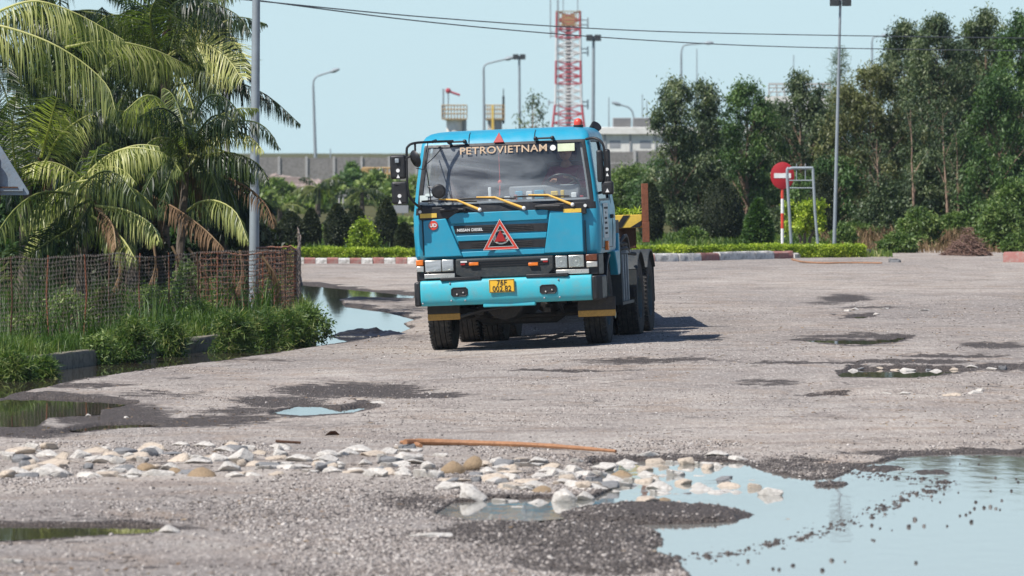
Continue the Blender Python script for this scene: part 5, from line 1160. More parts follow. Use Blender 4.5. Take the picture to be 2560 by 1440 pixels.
# ------------------------------------------------------------------ poles, lamps, tower, industry
def tilt_tube(mb, x0, y0, x1, y1, Y, r0, r1, n=12):
    a = P(x0, y0, Y); b = P(x1, y1, Y); a.z = float(zat(a.x, Y))-.2 if y0 is None else a.z; mb.tube([a, b], [r0, r1], n); return a, b
def pole(name, label, cat, xb, xt, yt, Y, r0, r1, m, arm=None, flood=False, group=None):
    base = P(xb, 0, Y); base.z = float(zat(base.x, Y)); t = empty(name, base, label=label, cat=cat, group=group); top = P(xt, yt, Y)-base
    mb = MB(); mb.tube([(0, 0, -.1), top*.5+Vector((0, 0, 0)), top], [r0, (r0+r1)/2, r1], 14); mb.build('mast', M[m], t)
    if r0 > .05: MB().lathe([(r0*1.9, 0), (r0*1.9, .03), (r0*1.1, .05), (r0*1.05, .25)], n=14).build('base_flange', M[m], t)
    if arm:
        q = [top]+[P(x, y, Y)-base for x, y in arm]; mb = MB(); mb.tube(catmull(q, 5), r1*.75, 8); mb.build('arm', M[m], t)
        e = q[-1]; d = (q[-1]-q[-2]).normalized(); mb = MB(); mb.tube([e-d*.1, e+d*.25, e+d*.75], [r1*.9, r1*2.0, r1*1.0], 8); o = mb.build('lamp_head', M['galv'], t)
    if flood:
        k = flood; hd_ = MB(); hd_.box(top.x-.22*k, top.x+.22*k, -.05*k, .05*k, top.z-.03*k, top.z+.03*k); hd_.build('crossbar', M['galv'], t)
        for s in (-1, 1): mb = MB(); mb.box(top.x+s*.16*k-.12*k, top.x+s*.16*k+.12*k, -.16*k, .02*k, top.z-.16*k, top.z+.08*k); mb.build('floodlight', M['chassis'], t, bevel=.01)
    return t
pole('lamp_pole', 'thick grey steel lamp pole rising in front of the palms', 'pole', 634, 641, -60, 96, .082, .060, 'galv')
t = pole('lamp_pole', 'pale slim pole half hidden behind the palm fronds', 'pole', 580, 556, -40, 118, .055, .040, 'palepole')
mb = MB(); e = P(603, 497, 118)-t.location; mb.box(e.x-.11, e.x+.07, -.08, .08, e.z-.10, e.z+.12); mb.build('switch_box', M['bgrey'], t, bevel=.01)
pole('floodlight_mast', 'tall leaning floodlight mast in front of the trees on the right', 'lamp post', 2085, 2101, 0, 149, .045, .030, 'galv', flood=.9)
pole('street_lamp', 'far street lamp with a curved arm between the palms and the truck', 'street lamp', 790, 783, 215, 540, .16, .10, 'galv', arm=[(785, 200), (795, 190), (828, 179)])
pole('street_lamp', 'far street lamp with a curved arm above the left half of the cab', 'street lamp', 1211, 1209, 175, 560, .16, .10, 'galv', arm=[(1211, 165), (1222, 158), (1264, 148)])
pole('floodlight_mast', 'far dark-headed floodlight pole right of the curved lamp above the cab', 'lamp post', 1300, 1298, 140, 560, .14, .10, 'galv', flood=2.0)
pole('floodlight_mast', 'far floodlight pole immediately right of the red and white tower', 'lamp post', 1482, 1484, 92, 520, .17, .12, 'galv', flood=2.2)
pole('street_lamp', 'faint far street lamp with a long curved arm right of the tower', 'street lamp', 1703, 1703, 135, 640, .14, .10, 'galv', arm=[(1706, 120), (1716, 112), (1765, 108)])
pole('street_lamp', 'faint far street lamp behind the tall eucalyptus tops', 'street lamp', 2180, 2180, 105, 640, .12, .09, 'galv', arm=[(2182, 96), (2188, 92), (2204, 90)])
pole('street_lamp', 'small curved lamp above the rooftop boxes', 'street lamp', 1584, 1584, 292, 560, .12, .09, 'galv', arm=[(1580, 278), (1570, 268), (1550, 262)])
for px, top, Y, lab in ((1522, 243, 560, 'thin antenna mast left of the rooftop boxes'), (1742, 122, 600, 'thin tall antenna mast above the slim trees'), (1606, 236, 600, 'left of two thin masts above the rooftop boxes'), (1617, 250, 600, 'right of two thin masts above the rooftop boxes'), (1984, 138, 600, 'thin mast above the white building with scaffolding'), (1396, -40, 700, 'thin whip mast left of the tower top'), (826, 372, 505, 'short stub post on the concrete wall')):
    pole('antenna_mast', lab, 'mast', px, px, top, Y, .09, .04, 'galv')
# lattice tower
Y = 760; base = P(1421, 0, Y); base.z = 0; T = empty('lattice_tower', base, label='red and white lattice communications tower above the cab', cat='tower'); k = Y/F
def tw(py): return float(np.interp(py, [28, 250, 340, 500], [29, 32, 42, 58]))*k
def tz(py): return H-(py-HY)*k
bands = [(28, 95, 'tred'), (95, 152, 'twhite'), (152, 210, 'tred'), (210, 262, 'twhite'), (262, 330, 'tred'), (330, 390, 'twhite'), (390, 445, 'tred')]
for bi, (y0, y1, m) in enumerate(bands):
    mb = MB(); n = 3
    for j in range(n):
        ya = y0+(y1-y0)*j/n; yb = y0+(y1-y0)*(j+1)/n; wa, wb, za, zb_ = tw(ya), tw(yb), tz(ya), tz(yb)
        ca = [(-wa, -wa), (wa, -wa), (wa, wa), (-wa, wa)]; cb = [(-wb, -wb), (wb, -wb), (wb, wb), (-wb, wb)]
        for q in range(4):
            a0, a1, b0, b1 = ca[q], ca[(q+1) % 4], cb[q], cb[(q+1) % 4]
            mb.tube([(*a0, za), (*b0, zb_)], .14, 5, caps=False); mb.tube([(*a0, za), (*b1, zb_)], .07, 4, caps=False); mb.tube([(*a1, za), (*b0, zb_)], .07, 4, caps=False); mb.tube([(*b0, zb_), (*b1, zb_)], .08, 4, caps=False)
    mb.build('lattice_section', M[m], T)
mb = MB(); w_ = tw(28); z0 = tz(62); z1 = tz(28)
for q in range(9): mb.box(-w_-.05+q*w_/4-.05, -w_-.05+q*w_/4+.05, -w_-.1, -w_-.02, z0, z1)
mb.box(-w_-.1, w_+.1, -w_-.12, w_+.1, z0-.12, z0); mb.box(-w_-.1, w_+.1, -w_-.14, -w_-.04, z1-.1, z1); mb.box(-w_*.6, w_*.6, -w_*.5, w_*.5, z0, z1-.4); mb.build('top_platform', M['tan'], T)
mb = MB(); mb.box(-.30, .30, -.30, .30, tz(445), tz(60))
for q in range(60): mb.box(-.42, .42, -.34, -.30, tz(445)+q*.3, tz(445)+q*.3+.06)
mb.build('ladder_and_cables', M['palepole'], T)
for x in (-.95, -.45, .8): MB().tube([(x*w_, 0, z1), (x*w_, 0, z1+3.2)], .06, 5).build('whip_antenna', M['galv'], T)
mb = MB(); mb.tube([(-w_*1.55, 0, tz(95)), (-w_*1.55, 0, z1+3)], .07, 5); mb.tube([(-w_*1.6, 0, tz(80)), (-w_, 0, tz(80))], .07, 4); mb.tube([(-w_*1.6, 0, tz(90)), (-w_, 0, tz(90))], .07, 4); mb.build('side_antenna', M['galv'], T)
for y_, s in ((50, 1), (62, 1), (122, 1), (132, 1), (255, 1), (265, 1), (256, -1)):
    mb = MB(); mb.tube([(s*w_, 0, tz(y_)), (s*(w_+1.0), 0, tz(y_))], .07, 4); mb.box(s*(w_+.95)-.08, s*(w_+.95)+.08, -.1, .1, tz(y_)-.4, tz(y_)+.3); mb.build('panel_antenna', M['galv'], T)
# stacks with railed platforms
for i, (px, lab) in enumerate(((1136, 'pale round stack with a railed platform and a small jib crane on top'), (1237, 'round stack with a railed platform and a yellow ladder'))):
    Y = 600; k = Y/F; base = P(px, 0, Y); base.z = 0; t = empty('stack', base, label=lab, cat='stack', group='railed stacks behind the cab')
    zt = H-(296-HY)*k; mb = MB(); r = (20 if i == 0 else 18)*k; mb.lathe([(r, 0), (r, zt-.25), (r*1.35, zt-.1), (r*1.35, zt), (0, zt)], n=20); mb.build('shell', M['bwhite' if i == 0 else 'palepole'], t)
    mb = MB(); w_ = (31 if i == 0 else 24)*k; zr = H-(263-HY)*k; mb.box(-w_, w_, -w_, w_, zt-.12, zt)
    for z in (zt+.45, zt+.85, zr):
        for a, b in (((-w_, -w_), (w_, -w_)), ((w_, -w_), (w_, w_)), ((w_, w_), (-w_, w_)), ((-w_, w_), (-w_, -w_))): mb.tube([(*a, z), (*b, z)], .045, 4)
    for q in range(9): x = -w_+w_*q/4; mb.tube([(x, -w_, zt), (x, -w_, zr)], .04, 4); mb.tube([(x, w_, zt), (x, w_, zr)], .04, 4)
    mb.build('railing', M['tan'], t)
    mb = MB()
    if i == 0:
        mb.tube([(-w_*.9, 0, zt), (-w_*.9, 0, H-(222-HY)*k)], .09, 6); mb.tube([(-w_*.5, 0, zt), (-w_*.5, 0, H-(228-HY)*k)], .07, 6); mb.tube([(w_*.8, 0, 0), (w_*.8, 0, zt)], .22, 8); mb.tube([(w_*.45, 0, 0), (w_*.45, 0, zt)], .2, 8); mb.build('pipes', M['galv'], t)
        mb = MB(); mb.sphere((-w_*.5, 0, H-(227-HY)*k), .28, 8); mb.tube([(-w_*.5, 0, H-(228-HY)*k), (w_*.45, 0, H-(238-HY)*k)], .12, 6); mb.build('jib', M['tred'], t)
    else:
        mb.box(-w_*.35, -w_*.1, -w_-.1, -w_+.05, 0, zr); mb.build('ladder', M['yellow'], t); mb = MB(); mb.tube([(w_*.9, 0, zt-.5), (w_*.9, 0, H-(240-HY)*k)], .13, 6); mb.tube([(w_*.9, 0, zt), (w_*.9, 0, H-(222-HY)*k)], .05, 6); mb.build('vent_pipe', M['chassis'], t)
# white low building with rooftop boxes
Y = 460; k = Y/F; a = P(1500, 0, Y); a.z = 0; t = empty('white_building', a, label='low white flat-roofed building behind the slim trees', cat='building'); Lb = 380*k; zt = H-(318-HY)*k; z2 = H-(336-HY)*k
MB().box(0, Lb, 0, 6, 0, z2).build('walls', M['bwhite'], t); MB().box(-.15, Lb+.15, -.3, 6.2, z2+.002, zt).build('parapet', M['bwhite'], t, bevel=.03)
for q in range(6): MB().box(Lb*q/6+.3, Lb*q/6+.42, -.08, -.003, 0, z2).build('drainpipe', M['bgrey'], t)
for q in range(5): MB().box(Lb*q/5+.7, Lb*q/5+1.5, -.02, .05, z2-1.0, z2-.45).build('window', M['bgrey'], t)
for x0, x1, lab in ((1532, 1578, 'left of two grey rooftop boxes on the white building'), (1582, 1642, 'right of two grey rooftop boxes on the white building')):
    q = P(x0, 0, Y+2); u = empty('rooftop_unit', (q.x, Y+2, zt), label=lab, cat='rooftop unit', group='rooftop boxes'); mb = MB(); w_ = (x1-x0)*k; hh = (318-294)*k
    mb.box(0, w_, 0, 1.5, 0, hh); mb.build('housing', M['bgrey'], u, bevel=.02); mb = MB()
    for j in range(9): mb.box(.05, w_-.05, -.02, -.002, .06+j*hh/10, .06+j*hh/10+.03)
    mb.build('louvres', M['concrete'], u)
Y = 300; k = Y/F; a = P(1922, 0, Y); a.z = 0; t = empty('white_building', a, label='taller pale building with scaffolding on its roof among the trees', cat='building'); Lb = 155*k; zt = H-(240-HY)*k
MB().box(0, Lb, 0, 5, 0, zt).build('walls', M['bwhite'], t); mb = MB()
for q in range(9):
    x = Lb*q/8; mb.tube([(x, 0, zt), (x, 0, zt+.55)], .03, 4); mb.tube([(x, 0, zt), (min(x+Lb/8, Lb), 0, zt+.5)], .02, 4)
for z in (.2, .4, .55): mb.tube([(0, 0, zt+z), (Lb, 0, zt+z)], .028, 4)
mb.box(0, Lb, 0, .3, zt+.56, zt+.62); mb.build('scaffolding', M['palepole'], t)
for q in range(3):
    for r_ in range(2): MB().box(.3+q*.9, .8+q*.9, -.03, .02, zt-1.0-r_*1.3, zt-.4-r_*1.3).build('window', M['bgrey'], t)
# rusty gantry and small things left of the cab
Y = 300; k = Y/F; b = P(953, 0, Y); b.z = 0; t = empty('sign_gantry', b, label='rusty orange cross-framed gantry on a single pale post left of the cab mirrors', cat='gantry'); mb = MB(); mb.tube([(0, 0, 0), (0, 0, H-(420-HY)*k)], .11, 8); mb.build('post', M['palepole'], t)
mb = MB(); z0 = H-(450-HY)*k; z1 = H-(420-HY)*k; x0 = -48*k; x1 = 26*k
for z in (z0, z1, (z0+z1)/2): mb.tube([(x0, 0, z), (x1, 0, z)], .045, 5)
for q in range(9): x = x0+(x1-x0)*q/8; mb.tube([(x, 0, z0), (x, 0, z1)], .04, 5); mb.tube([(x, 0, z0), (min(x1, x+(x1-x0)/8), 0, z1)], .02, 4)
mb.box(x0, x0+.3, -.05, .05, z0, z1); mb.build('frame', M['tan'], t)
b = P(1000, 0, 210); b.z = float(zat(b.x, 210)); t = empty('notice_board', b, label='small pale sign board on a post just below the left mirrors', cat='sign'); z0 = H-(533-HY)*210/F-b.z; MB().box(-.28, .28, -.02, .02, z0, z0+.26).build('board', M['bgrey'], t, bevel=.005); MB().tube([(.1, .03, 0), (.1, .03, z0+.2)], .03, 6).build('post', M['galv'], t)
for px in (848, 858):
    b = P(px, 0, 240); b.z = float(zat(b.x, 240)); t = empty('pale_post', b, label='pale gate post between the small background palms, %s of two' % ('left' if px == 848 else 'right'), cat='post', group='pale gate posts'); z0 = H-(487-HY)*240/F-b.z
    MB().tube([(0, 0, 0), (0, 0, z0)], .035, 8).build('shaft', M['palepole'], t); MB().box(-.08, .14, -.05, .05, z0-.06, z0+.02).build('cap', M['palepole'], t)
# overhead cables
for nm, pts in (('upper of the two cables crossing the sky', ((560, -6), (1080, 44), (1560, 75), (2000, 87), (2620, 96))), ('lower of the two cables crossing the sky', ((560, -10), (1080, 56), (1560, 97), (2000, 118), (2620, 128)))):
    mb = MB(); q = [P(x, y, 105+i*12) for i, (x, y) in enumerate(pts)]; a0 = q[0]+(q[0]-q[1])*1.0; mb.tube([a0]+catmull(q, 10)+[q[-1]+(q[-1]-q[-2])], .012, 6, caps=False)
    tag(mb.build('overhead_cable', M['cable']), nm, 'cable', 'overhead cables')
# no entry sign
b, h = at(1956, 143, 405); k = 143/F; t = empty('no_entry_sign', b, label='round red no entry sign on a red and white banded pole', cat='road sign'); zc = h-34*k
mb = MB(); mb.lathe([(0, -.045), (33*k, -.045), (34*k, -.040), (34*k, -.030), (0, -.028)], axis='y', n=40); o = mb.build('disc', M['redsign'], t); o.location = (0, 0, zc); o.scale = (.88, 1, 1)
MB().box(-24*k, 24*k, -.052, -.046, -6*k, 6*k).build('white_bar', M['white'], o); MB().lathe([(0, -.026), (33.5*k, -.026), (33.5*k, -.022)], axis='y', n=40).build('disc_back', M['galv'], o)
zz = [0, .28, .62, .97, 1.30, zc+.2]
for i in range(5): MB().tube([(0, 0, zz[i]+.001), (0, 0, zz[i+1])], .036, 12).build('pole_band', M['white' if i % 2 else 'redb'], t)
# metal frame like a small goal
b, h = at(1980, 141.6, 420); k = 141.6/F; t = empty('metal_frame', b, label='bent grey tube frame with crossbars beside the no entry sign', cat='frame'); mb = MB()
w_ = 52*k; mb.tube(catmull([(.0, 0, 0), (-.06, 0, h*.5), (-.11, 0, h-.10), (-.06, 0, h-.02), (.02, 0, h)], 4)+[Vector((w_, 0, h))], .033, 8); mb.tube([(w_, 0, h), (w_+.05, 0, h*.5), (w_+.14, 0, 0)], .030, 8); mb.build('tubes', M['galv'], t)
mb = MB()
for z in (h-.28, h-.45): mb.tube([(-.13, 0, z), (w_+.02, 0, z)], .014, 6)
for x in (.1, .3): mb.tube([(x, 0, h-.28), (x, 0, h+.1)], .010, 5)
mb.build('crossbars', M['galv'], t)
# triangular sign seen from behind at the left edge
Yt = 73; k = Yt/F; b = P(-6, 0, Yt); b.z = float(zat(b.x, Yt)); t = empty('triangle_sign', b, label='grey back of a triangular road sign cut by the left edge', cat='road sign')
A = P(-8, 350, Yt)-b; B1 = P(78, 488, Yt)-b; B2 = P(-92, 488, Yt)-b; dz_ = .03
def rtri(p, q, r_, e=.03):
    c = (p+q+r_)/3; out = []
    for a, u, v in ((p, r_, q), (q, p, r_), (r_, q, p)):
        da = (u-a).normalized(); db = (v-a).normalized(); out += [a+da*e*1.6, a+(da+db)*e*.5, a+db*e*1.6]
    return out
ol = rtri(A, B1, B2); mb = MB(); mb.prism([(v.x, v.z) for v in ol], -.012, .0); bk = mb.build('plate', M['signback'], t, bevel=.004)
mb = MB(); mb.box(-.36, .30, -.045, -.013, B1.z+.045, B1.z+.085); mb.box(-.34, .02, -.03, -.013, B1.z+.10, B1.z+.44); mb.build('back_bracket', M['signback'], t, bevel=.004)
mb = MB(); mb.box(-.36, .24, -.055, -.046, B1.z+.085, B1.z+.10); mb.build('bracket_rail', M['rustdark'], t)
for i in range(6): MB().tube([(-.012, -.06, i*.42+.001), (-.012, -.06, min(i*.42+.42, A.z-.1))], .036, 12).build('pole_band', M['redb' if i % 2 else 'white'], t)

# ------------------------------------------------------------------ coconut palms
def frond(parent, pts, L, seed, tint=.5, droop=1.0, mode='hang', m='palm', spacing=.028, w_=.0105, bare=.12, name='frond', jit=.10, split=None):
    """rachis through pts (world, relative to parent) with two rows of leaflets; mode hang: leaflets sag below; mode fan: spread to both sides"""
    rs = np.random.default_rng(seed)
    q = catmull(pts, 10); q = np.array([tuple(p) for p in q]); seg = np.linalg.norm(np.diff(q, axis=0), axis=1); s = np.concatenate([[0], np.cumsum(seg)]); Lt = s[-1]
    n = int(Lt*(1-bare)/spacing); u = np.linspace(bare, .995, n)*Lt
    u = np.repeat(u, 2)+rs.normal(size=2*n)*spacing*.25; sd = np.tile([1., -1.], n)
    p0 = np.stack([np.interp(u, s, q[:, k]) for k in range(3)], 1)
    tg = unit(np.stack([np.interp(u+.03, s, q[:, k]) for k in range(3)], 1)-np.stack([np.interp(u-.06, s, q[:, k]) for k in range(3)], 1))
    f = u/Lt
    ll = L*np.clip(np.sin(np.pi*np.clip((f-bare*.5)/(1-bare*.5), 0, 1)**.75)**.55, .18, 1)*rs.uniform(.85, 1.1, len(f))
    down = np.array([0, 0, -1.])
    if mode == 'hang': side = np.cross(tg, [0, 0, 1.]); side = unit(side+np.array([0, 0, 0]))
    else: side = np.cross(tg, [0, 1., 0]); side = unit(side)
    sv = side*sd[:, None]
    jt = rs.normal(size=sv.shape)*jit
    if mode == 'hang': d1 = unit(sv*.55+tg*.45+down*(.25+.55*droop)+jt); d2 = unit(sv*.18+tg*.22+down*(.6+droop)+jt)
    else: d1 = unit(sv*.85+tg*.55+np.array([0, -.12, 0])+down*.12*droop+jt); d2 = unit(sv*.6+tg*.45+down*(.55*droop)+jt)
    l = ll[:, None]; p1 = p0+d1*l*.45; p2 = p1+d2*l*.55
    wv = unit(np.cross(d1, np.cross(tg, d1))+rs.normal(size=sv.shape)*.25)
    V = np.stack([p0-wv*w_*.5, p0+wv*w_*.5, p1+wv*w_, p1-wv*w_, p2+wv*w_*.12, p2-wv*w_*.12], 1).reshape(-1, 3)
    i = np.arange(len(u))[:, None]*6; Q = np.concatenate([i+np.array([0, 1, 2, 3]), i+np.array([3, 2, 4, 5])])
    t = np.clip(tint+rs.normal(size=len(u))*.07+.12*(vnoise(u*2.5, u*0, seed)-.5), 0, 1)
    mb = MB(); mb.tube([tuple(x) for x in q[::3]]+[tuple(q[-1])], [max(.022*(1-.85*k/(len(q)/3+1)), .004) for k in range(len(q[::3])+1)], 5, caps=False)
    nv = len(V); RV = np.array(mb.v); V = np.concatenate([V, RV]); Q = np.concatenate([Q, np.array(mb.f)+nv])
    tt = np.concatenate([np.repeat(t, 6), np.full(len(RV), min(1, tint+.22))])
    return setmesh(name, V, Q, [M[m]], parent, attr={'tint': tt})
def palm(label, crown_px, base_px, Y, fill, seed, keys, r0=.12, dead=0, fl=(1.3, 2.1), ftint=(.05, .45), zlo=-10):
    rs = random.Random(seed); b = P(base_px[0], 0, Y); b.z = float(zat(b.x, Y)); t = empty('coconut_palm', b, label=label, cat='palm tree', group='coconut palms behind the wire fence')
    c = P(*crown_px, Y)-b
    pts = catmull([(0, 0, -.05), Vector((c.x*.25, 0, c.z*.4)), Vector((c.x*.7, 0, c.z*.8)), c], 8); mb = MB()
    mb.tube(pts, [r0*(1.35-.5*min(1, i/5)-.25*i/len(pts))*(1.06 if i % 2 else .95) for i in range(len(pts))], 10); mb.build('trunk', M['palmbark'], t)
    k = 0
    for kf in keys:
        pp = kf[0]; o = dict(kf[1]) if len(kf) > 1 else {}; d0 = o.pop('d0', -.5); d1 = o.pop('d1', -1.9); n = len(pp)
        q = [P(x, y, Y+d0+(d1-d0)*i/(n-1))-b for i, (x, y) in enumerate(pp)]
        frond(t, q, o.pop('L', .55)*1.15, seed*100+k, **o); k += 1
    for i in range(fill):
        a = 2*math.pi*(i*.618)+rs.uniform(-.3, .3); el_ = R(rs.uniform(-5, 75)); Lf = rs.uniform(*fl)
        d = Vector((math.cos(a)*math.cos(el_), math.sin(a)*math.cos(el_), math.sin(el_))); p = c.copy(); q = [p.copy()]
        for j in range(5): d = (d+Vector((0, 0, -.30-.12*(1-math.sin(el_))))).normalized(); p = p+d*Lf/5; q.append(p.copy())
        frond(t, q, rs.uniform(.42, .6), seed*100+50+i, tint=rs.uniform(*ftint), droop=rs.uniform(.25, .95), mode='hang', w_=.012)
    for i in range(dead):
        a = rs.uniform(0, 6.28); d = Vector((math.cos(a), math.sin(a), -.1)); p = c+Vector((0, 0, -.08)); q = [p.copy()]; Lf = rs.uniform(.8, 1.5)
        for j in range(4): d = (d+Vector((0, 0, -.9))).normalized(); p = p+d*Lf/4; q.append(p.copy())
        frond(t, q, .35, seed*100+80+i, tint=rs.uniform(.1, .6), droop=1.3, m='dry', name='dead_frond', w_=.012)
    return t
palm('tall coconut palm whose crown reaches right in front of the grey lamp pole', (415, 150), (409, 640), 100, 20, 1, [
    ([(418, 140), (460, 116), (511, 110), (569, 147), (606, 200)], dict(L=.66, tint=.88, droop=.9, mode='fan')),
    ([(440, 215), (510, 200), (578, 201), (667, 238), (752, 312)], dict(L=.42, tint=.08, droop=1.1)),
    ([(405, 150), (380, 80), (378, 22), (410, -30)], dict(L=.68, tint=.50, mode='fan', droop=.8)),
    ([(400, 60), (440, 5), (511, 0), (591, 36), (628, 84)], dict(L=.55, tint=.20, droop=.9)),
    ([(164, 118), (267, 102), (378, 122), (478, 168)], dict(L=.66, tint=.80, droop=1.2, d0=-3, d1=-2)),
    ([(415, 190), (360, 150), (300, 150), (250, 200)], dict(L=.5, tint=.3)),
    ([(420, 120), (470, 40), (520, 20), (560, 60)], dict(L=.5, tint=.15)),
    ([(425, 170), (480, 150), (530, 190), (560, 260)], dict(L=.5, tint=.45)),
    ([(400, 170), (340, 200), (300, 260), (290, 340)], dict(L=.55, tint=.5)),
    ([(400, 110), (340, 50), (270, 40), (210, 90)], dict(L=.6, tint=.55)),
    ([(410, 180), (450, 200), (480, 260), (490, 330)], dict(L=.5, tint=.7)),
], dead=1, ftint=(.12, .60))
palm('coconut palm with a bare dark trunk standing just left of the grey lamp pole', (470, 385), (444, 640), 93, 18, 2, [
    ([(480, 375), (502, 347), (556, 311), (622, 302), (667, 322), (698, 370)], dict(L=.36, tint=.15)),
    ([(480, 375), (524, 351), (587, 329), (631, 347), (660, 380)], dict(L=.30, tint=.80)),
    ([(462, 430), (511, 390), (578, 382), (644, 409), (672, 458)], dict(L=.42, tint=.38)),
    ([(467, 528), (500, 505), (545, 503), (591, 533), (620, 604)], dict(L=.42, tint=.70)),
    ([(409, 387), (432, 400), (453, 431)], dict(L=.3, tint=.5)),
    ([(378, 489), (444, 524), (511, 573), (560, 622)], dict(L=.34, tint=.35, m='dry', droop=.7, name='dead_frond')),
    ([(560, 440), (622, 471), (667, 516), (686, 566)], dict(L=.26, tint=.25, m='dry', droop=.6, name='dead_frond', spacing=.05)),
    ([(455, 330), (440, 290), (400, 270), (350, 290)], dict(L=.5, tint=.25)),
    ([(470, 370), (520, 300), (560, 290), (600, 330)], dict(L=.4, tint=.18)),
    ([(430, 300), (400, 250), (360, 240), (310, 280)], dict(L=.5, tint=.8)),
    ([(470, 400), (430, 350), (380, 350), (340, 400)], dict(L=.45, tint=.55)),
    ([(480, 300), (520, 240), (570, 250), (610, 300)], dict(L=.4, tint=.2)),
], dead=3, fl=(.9, 1.6), ftint=(.15, .65), r0=.085)
palm('young low coconut palm with yellow-green arching fronds in front of the others', (215, 470), (200, 660), 86, 12, 3, [
    ([(200, 452), (267, 391), (333, 369), (409, 382)], dict(L=.52, tint=.84, droop=.75, d0=-.3, d1=-.8)),
    ([(252, 446), (169, 462), (111, 502), (56, 566)], dict(L=.48, tint=.92, droop=1.2, d1=-.8)),
    ([(107, 415), (147, 342), (190, 305), (228, 284)], dict(L=.45, tint=.75, mode='fan')),
    ([(102, 392), (116, 345), (128, 295), (142, 245)], dict(L=.62, tint=.68, mode='fan')),
    ([(240, 515), (311, 524), (378, 560), (398, 604)], dict(L=.36, tint=.78)),
    ([(225, 500), (150, 540), (90, 620), (60, 700)], dict(L=.5, tint=.45, d1=-.8)),
    ([(230, 510), (200, 560), (170, 620), (110, 690)], dict(L=.5, tint=.38, d1=-.8)),
    ([(210, 490), (110, 480), (40, 520), (-20, 600)], dict(L=.5, tint=.52)),
    ([(240, 520), (280, 560), (290, 620)], dict(L=.3, tint=.5, m='dry', name='dead_frond')),
    ([(190, 480), (250, 430), (300, 440), (340, 490)], dict(L=.5, tint=.5)),
    ([(60, 520), (40, 420), (30, 330), (40, 240)], dict(L=.55, tint=.45, mode='fan')),
    ([(200, 560), (130, 600), (60, 650), (20, 720)], dict(L=.5, tint=.4, mode='fan')),
    ([(230, 540), (300, 590), (340, 650)], dict(L=.4, tint=.6)),
], dead=2, fl=(.9, 1.5), ftint=(.35, .85), r0=.10)
palm('coconut palm mostly outside the left edge with long hanging fronds at the top left', (-70, 60), (-90, 640), 90, 8, 4, [
    ([(-60, 62), (0, 64), (111, 100), (200, 151), (267, 213), (288, 275)], dict(L=.78, tint=.68, droop=1.5, spacing=.034, d0=-1, d1=-2)),
    ([(-40, 45), (50, 8), (110, 5), (200, 38), (310, 100)], dict(L=.55, tint=.78, droop=1.1, d1=-1)),
    ([(-60, 120), (0, 200), (30, 300), (48, 425)], dict(L=.55, tint=.22, mode='fan')),
    ([(-60, 150), (-20, 260), (20, 380), (30, 520)], dict(L=.55, tint=.12)),
], ftint=(.10, .6))
palm('coconut palm with a pale grey trunk in the middle of the group', (250, 190), (188, 650), 104, 26, 5, [
    ([(250, 190), (330, 130), (400, 150), (450, 250)], dict(L=.6, tint=.25)), ([(250, 190), (180, 120), (90, 120), (20, 200)], dict(L=.6, tint=.2)),
    ([(250, 200), (320, 240), (360, 320), (370, 420)], dict(L=.6, tint=.12)), ([(240, 200), (160, 230), (110, 330), (90, 430)], dict(L=.6, tint=.3))], dead=6, r0=.15, fl=(1.4, 2.4), ftint=(.10, .60))
palm('dark coconut palm behind the rest with its crown at the top of the picture', (440, 20), (350, 650), 108, 26, 6, [([(450, 30), (510, 10), (560, 40), (590, 110)], dict(L=.6, tint=.1))], dead=3, fl=(1.3, 2.3), ftint=(.08, .5), r0=.13)
palm('short dark coconut palm filling the gap under the tall crowns', (330, 400), (330, 650), 99, 28, 7, [([(330, 400), (390, 380), (440, 430), (470, 520)], dict(L=.5, tint=.1))], dead=5, fl=(1.2, 2.0), ftint=(.05, .5), r0=.11)
palm('dark coconut palm at the back left behind the yellow-green young palm', (70, 330), (60, 650), 97, 26, 8, [], dead=3, fl=(1.3, 2.2), ftint=(.08, .6), r0=.12)
palm('high dark coconut palm at the back of the top left corner', (150, 40), (120, 650), 110, 26, 10, [], dead=0, fl=(1.4, 2.4), ftint=(.10, .6), r0=.13)
palm('low bushy palm beside the foot of the grey lamp pole', (560, 500), (560, 650), 101, 14, 9, [([(560, 490), (610, 470), (650, 500), (670, 560)], dict(L=.35, tint=.3))], fl=(.6, 1.1), ftint=(.1, .5), r0=.07, dead=2)
for i, (px, top, Y, lab) in enumerate(((795, 470, 230, 'small background palm above the narrow conifer column'), (905, 480, 235, 'small background palm above the bright round bush'), (700, 520, 215, 'small background palm just right of the grey lamp pole'))):
    b = P(px, 0, Y); b.z = float(zat(b.x, Y)); t = empty('small_palm', b, label=lab, cat='palm tree', group='small background palms'); h = H-(top-HY)/F*Y-b.z
    MB().tube([(0, 0, -.1), (0, 0, h)], [.11, .07], 8).build('trunk', M['palmbark'], t); rs = random.Random(40+i)
    for j in range(13):
        a = 6.28*j/13+rs.uniform(-.2, .2); e_ = rs.uniform(.1, 1.1); d = Vector((math.cos(a)*math.cos(e_), math.sin(a)*math.cos(e_), math.sin(e_))); p = Vector((0, 0, h)); q = [p.copy()]
        for _ in range(4): d = (d+Vector((0, 0, -.35))).normalized(); p = p+d*.28; q.append(p.copy())
        frond(t, q, .35, 4000+i*20+j, tint=rs.uniform(.25, .6), spacing=.045, w_=.02)

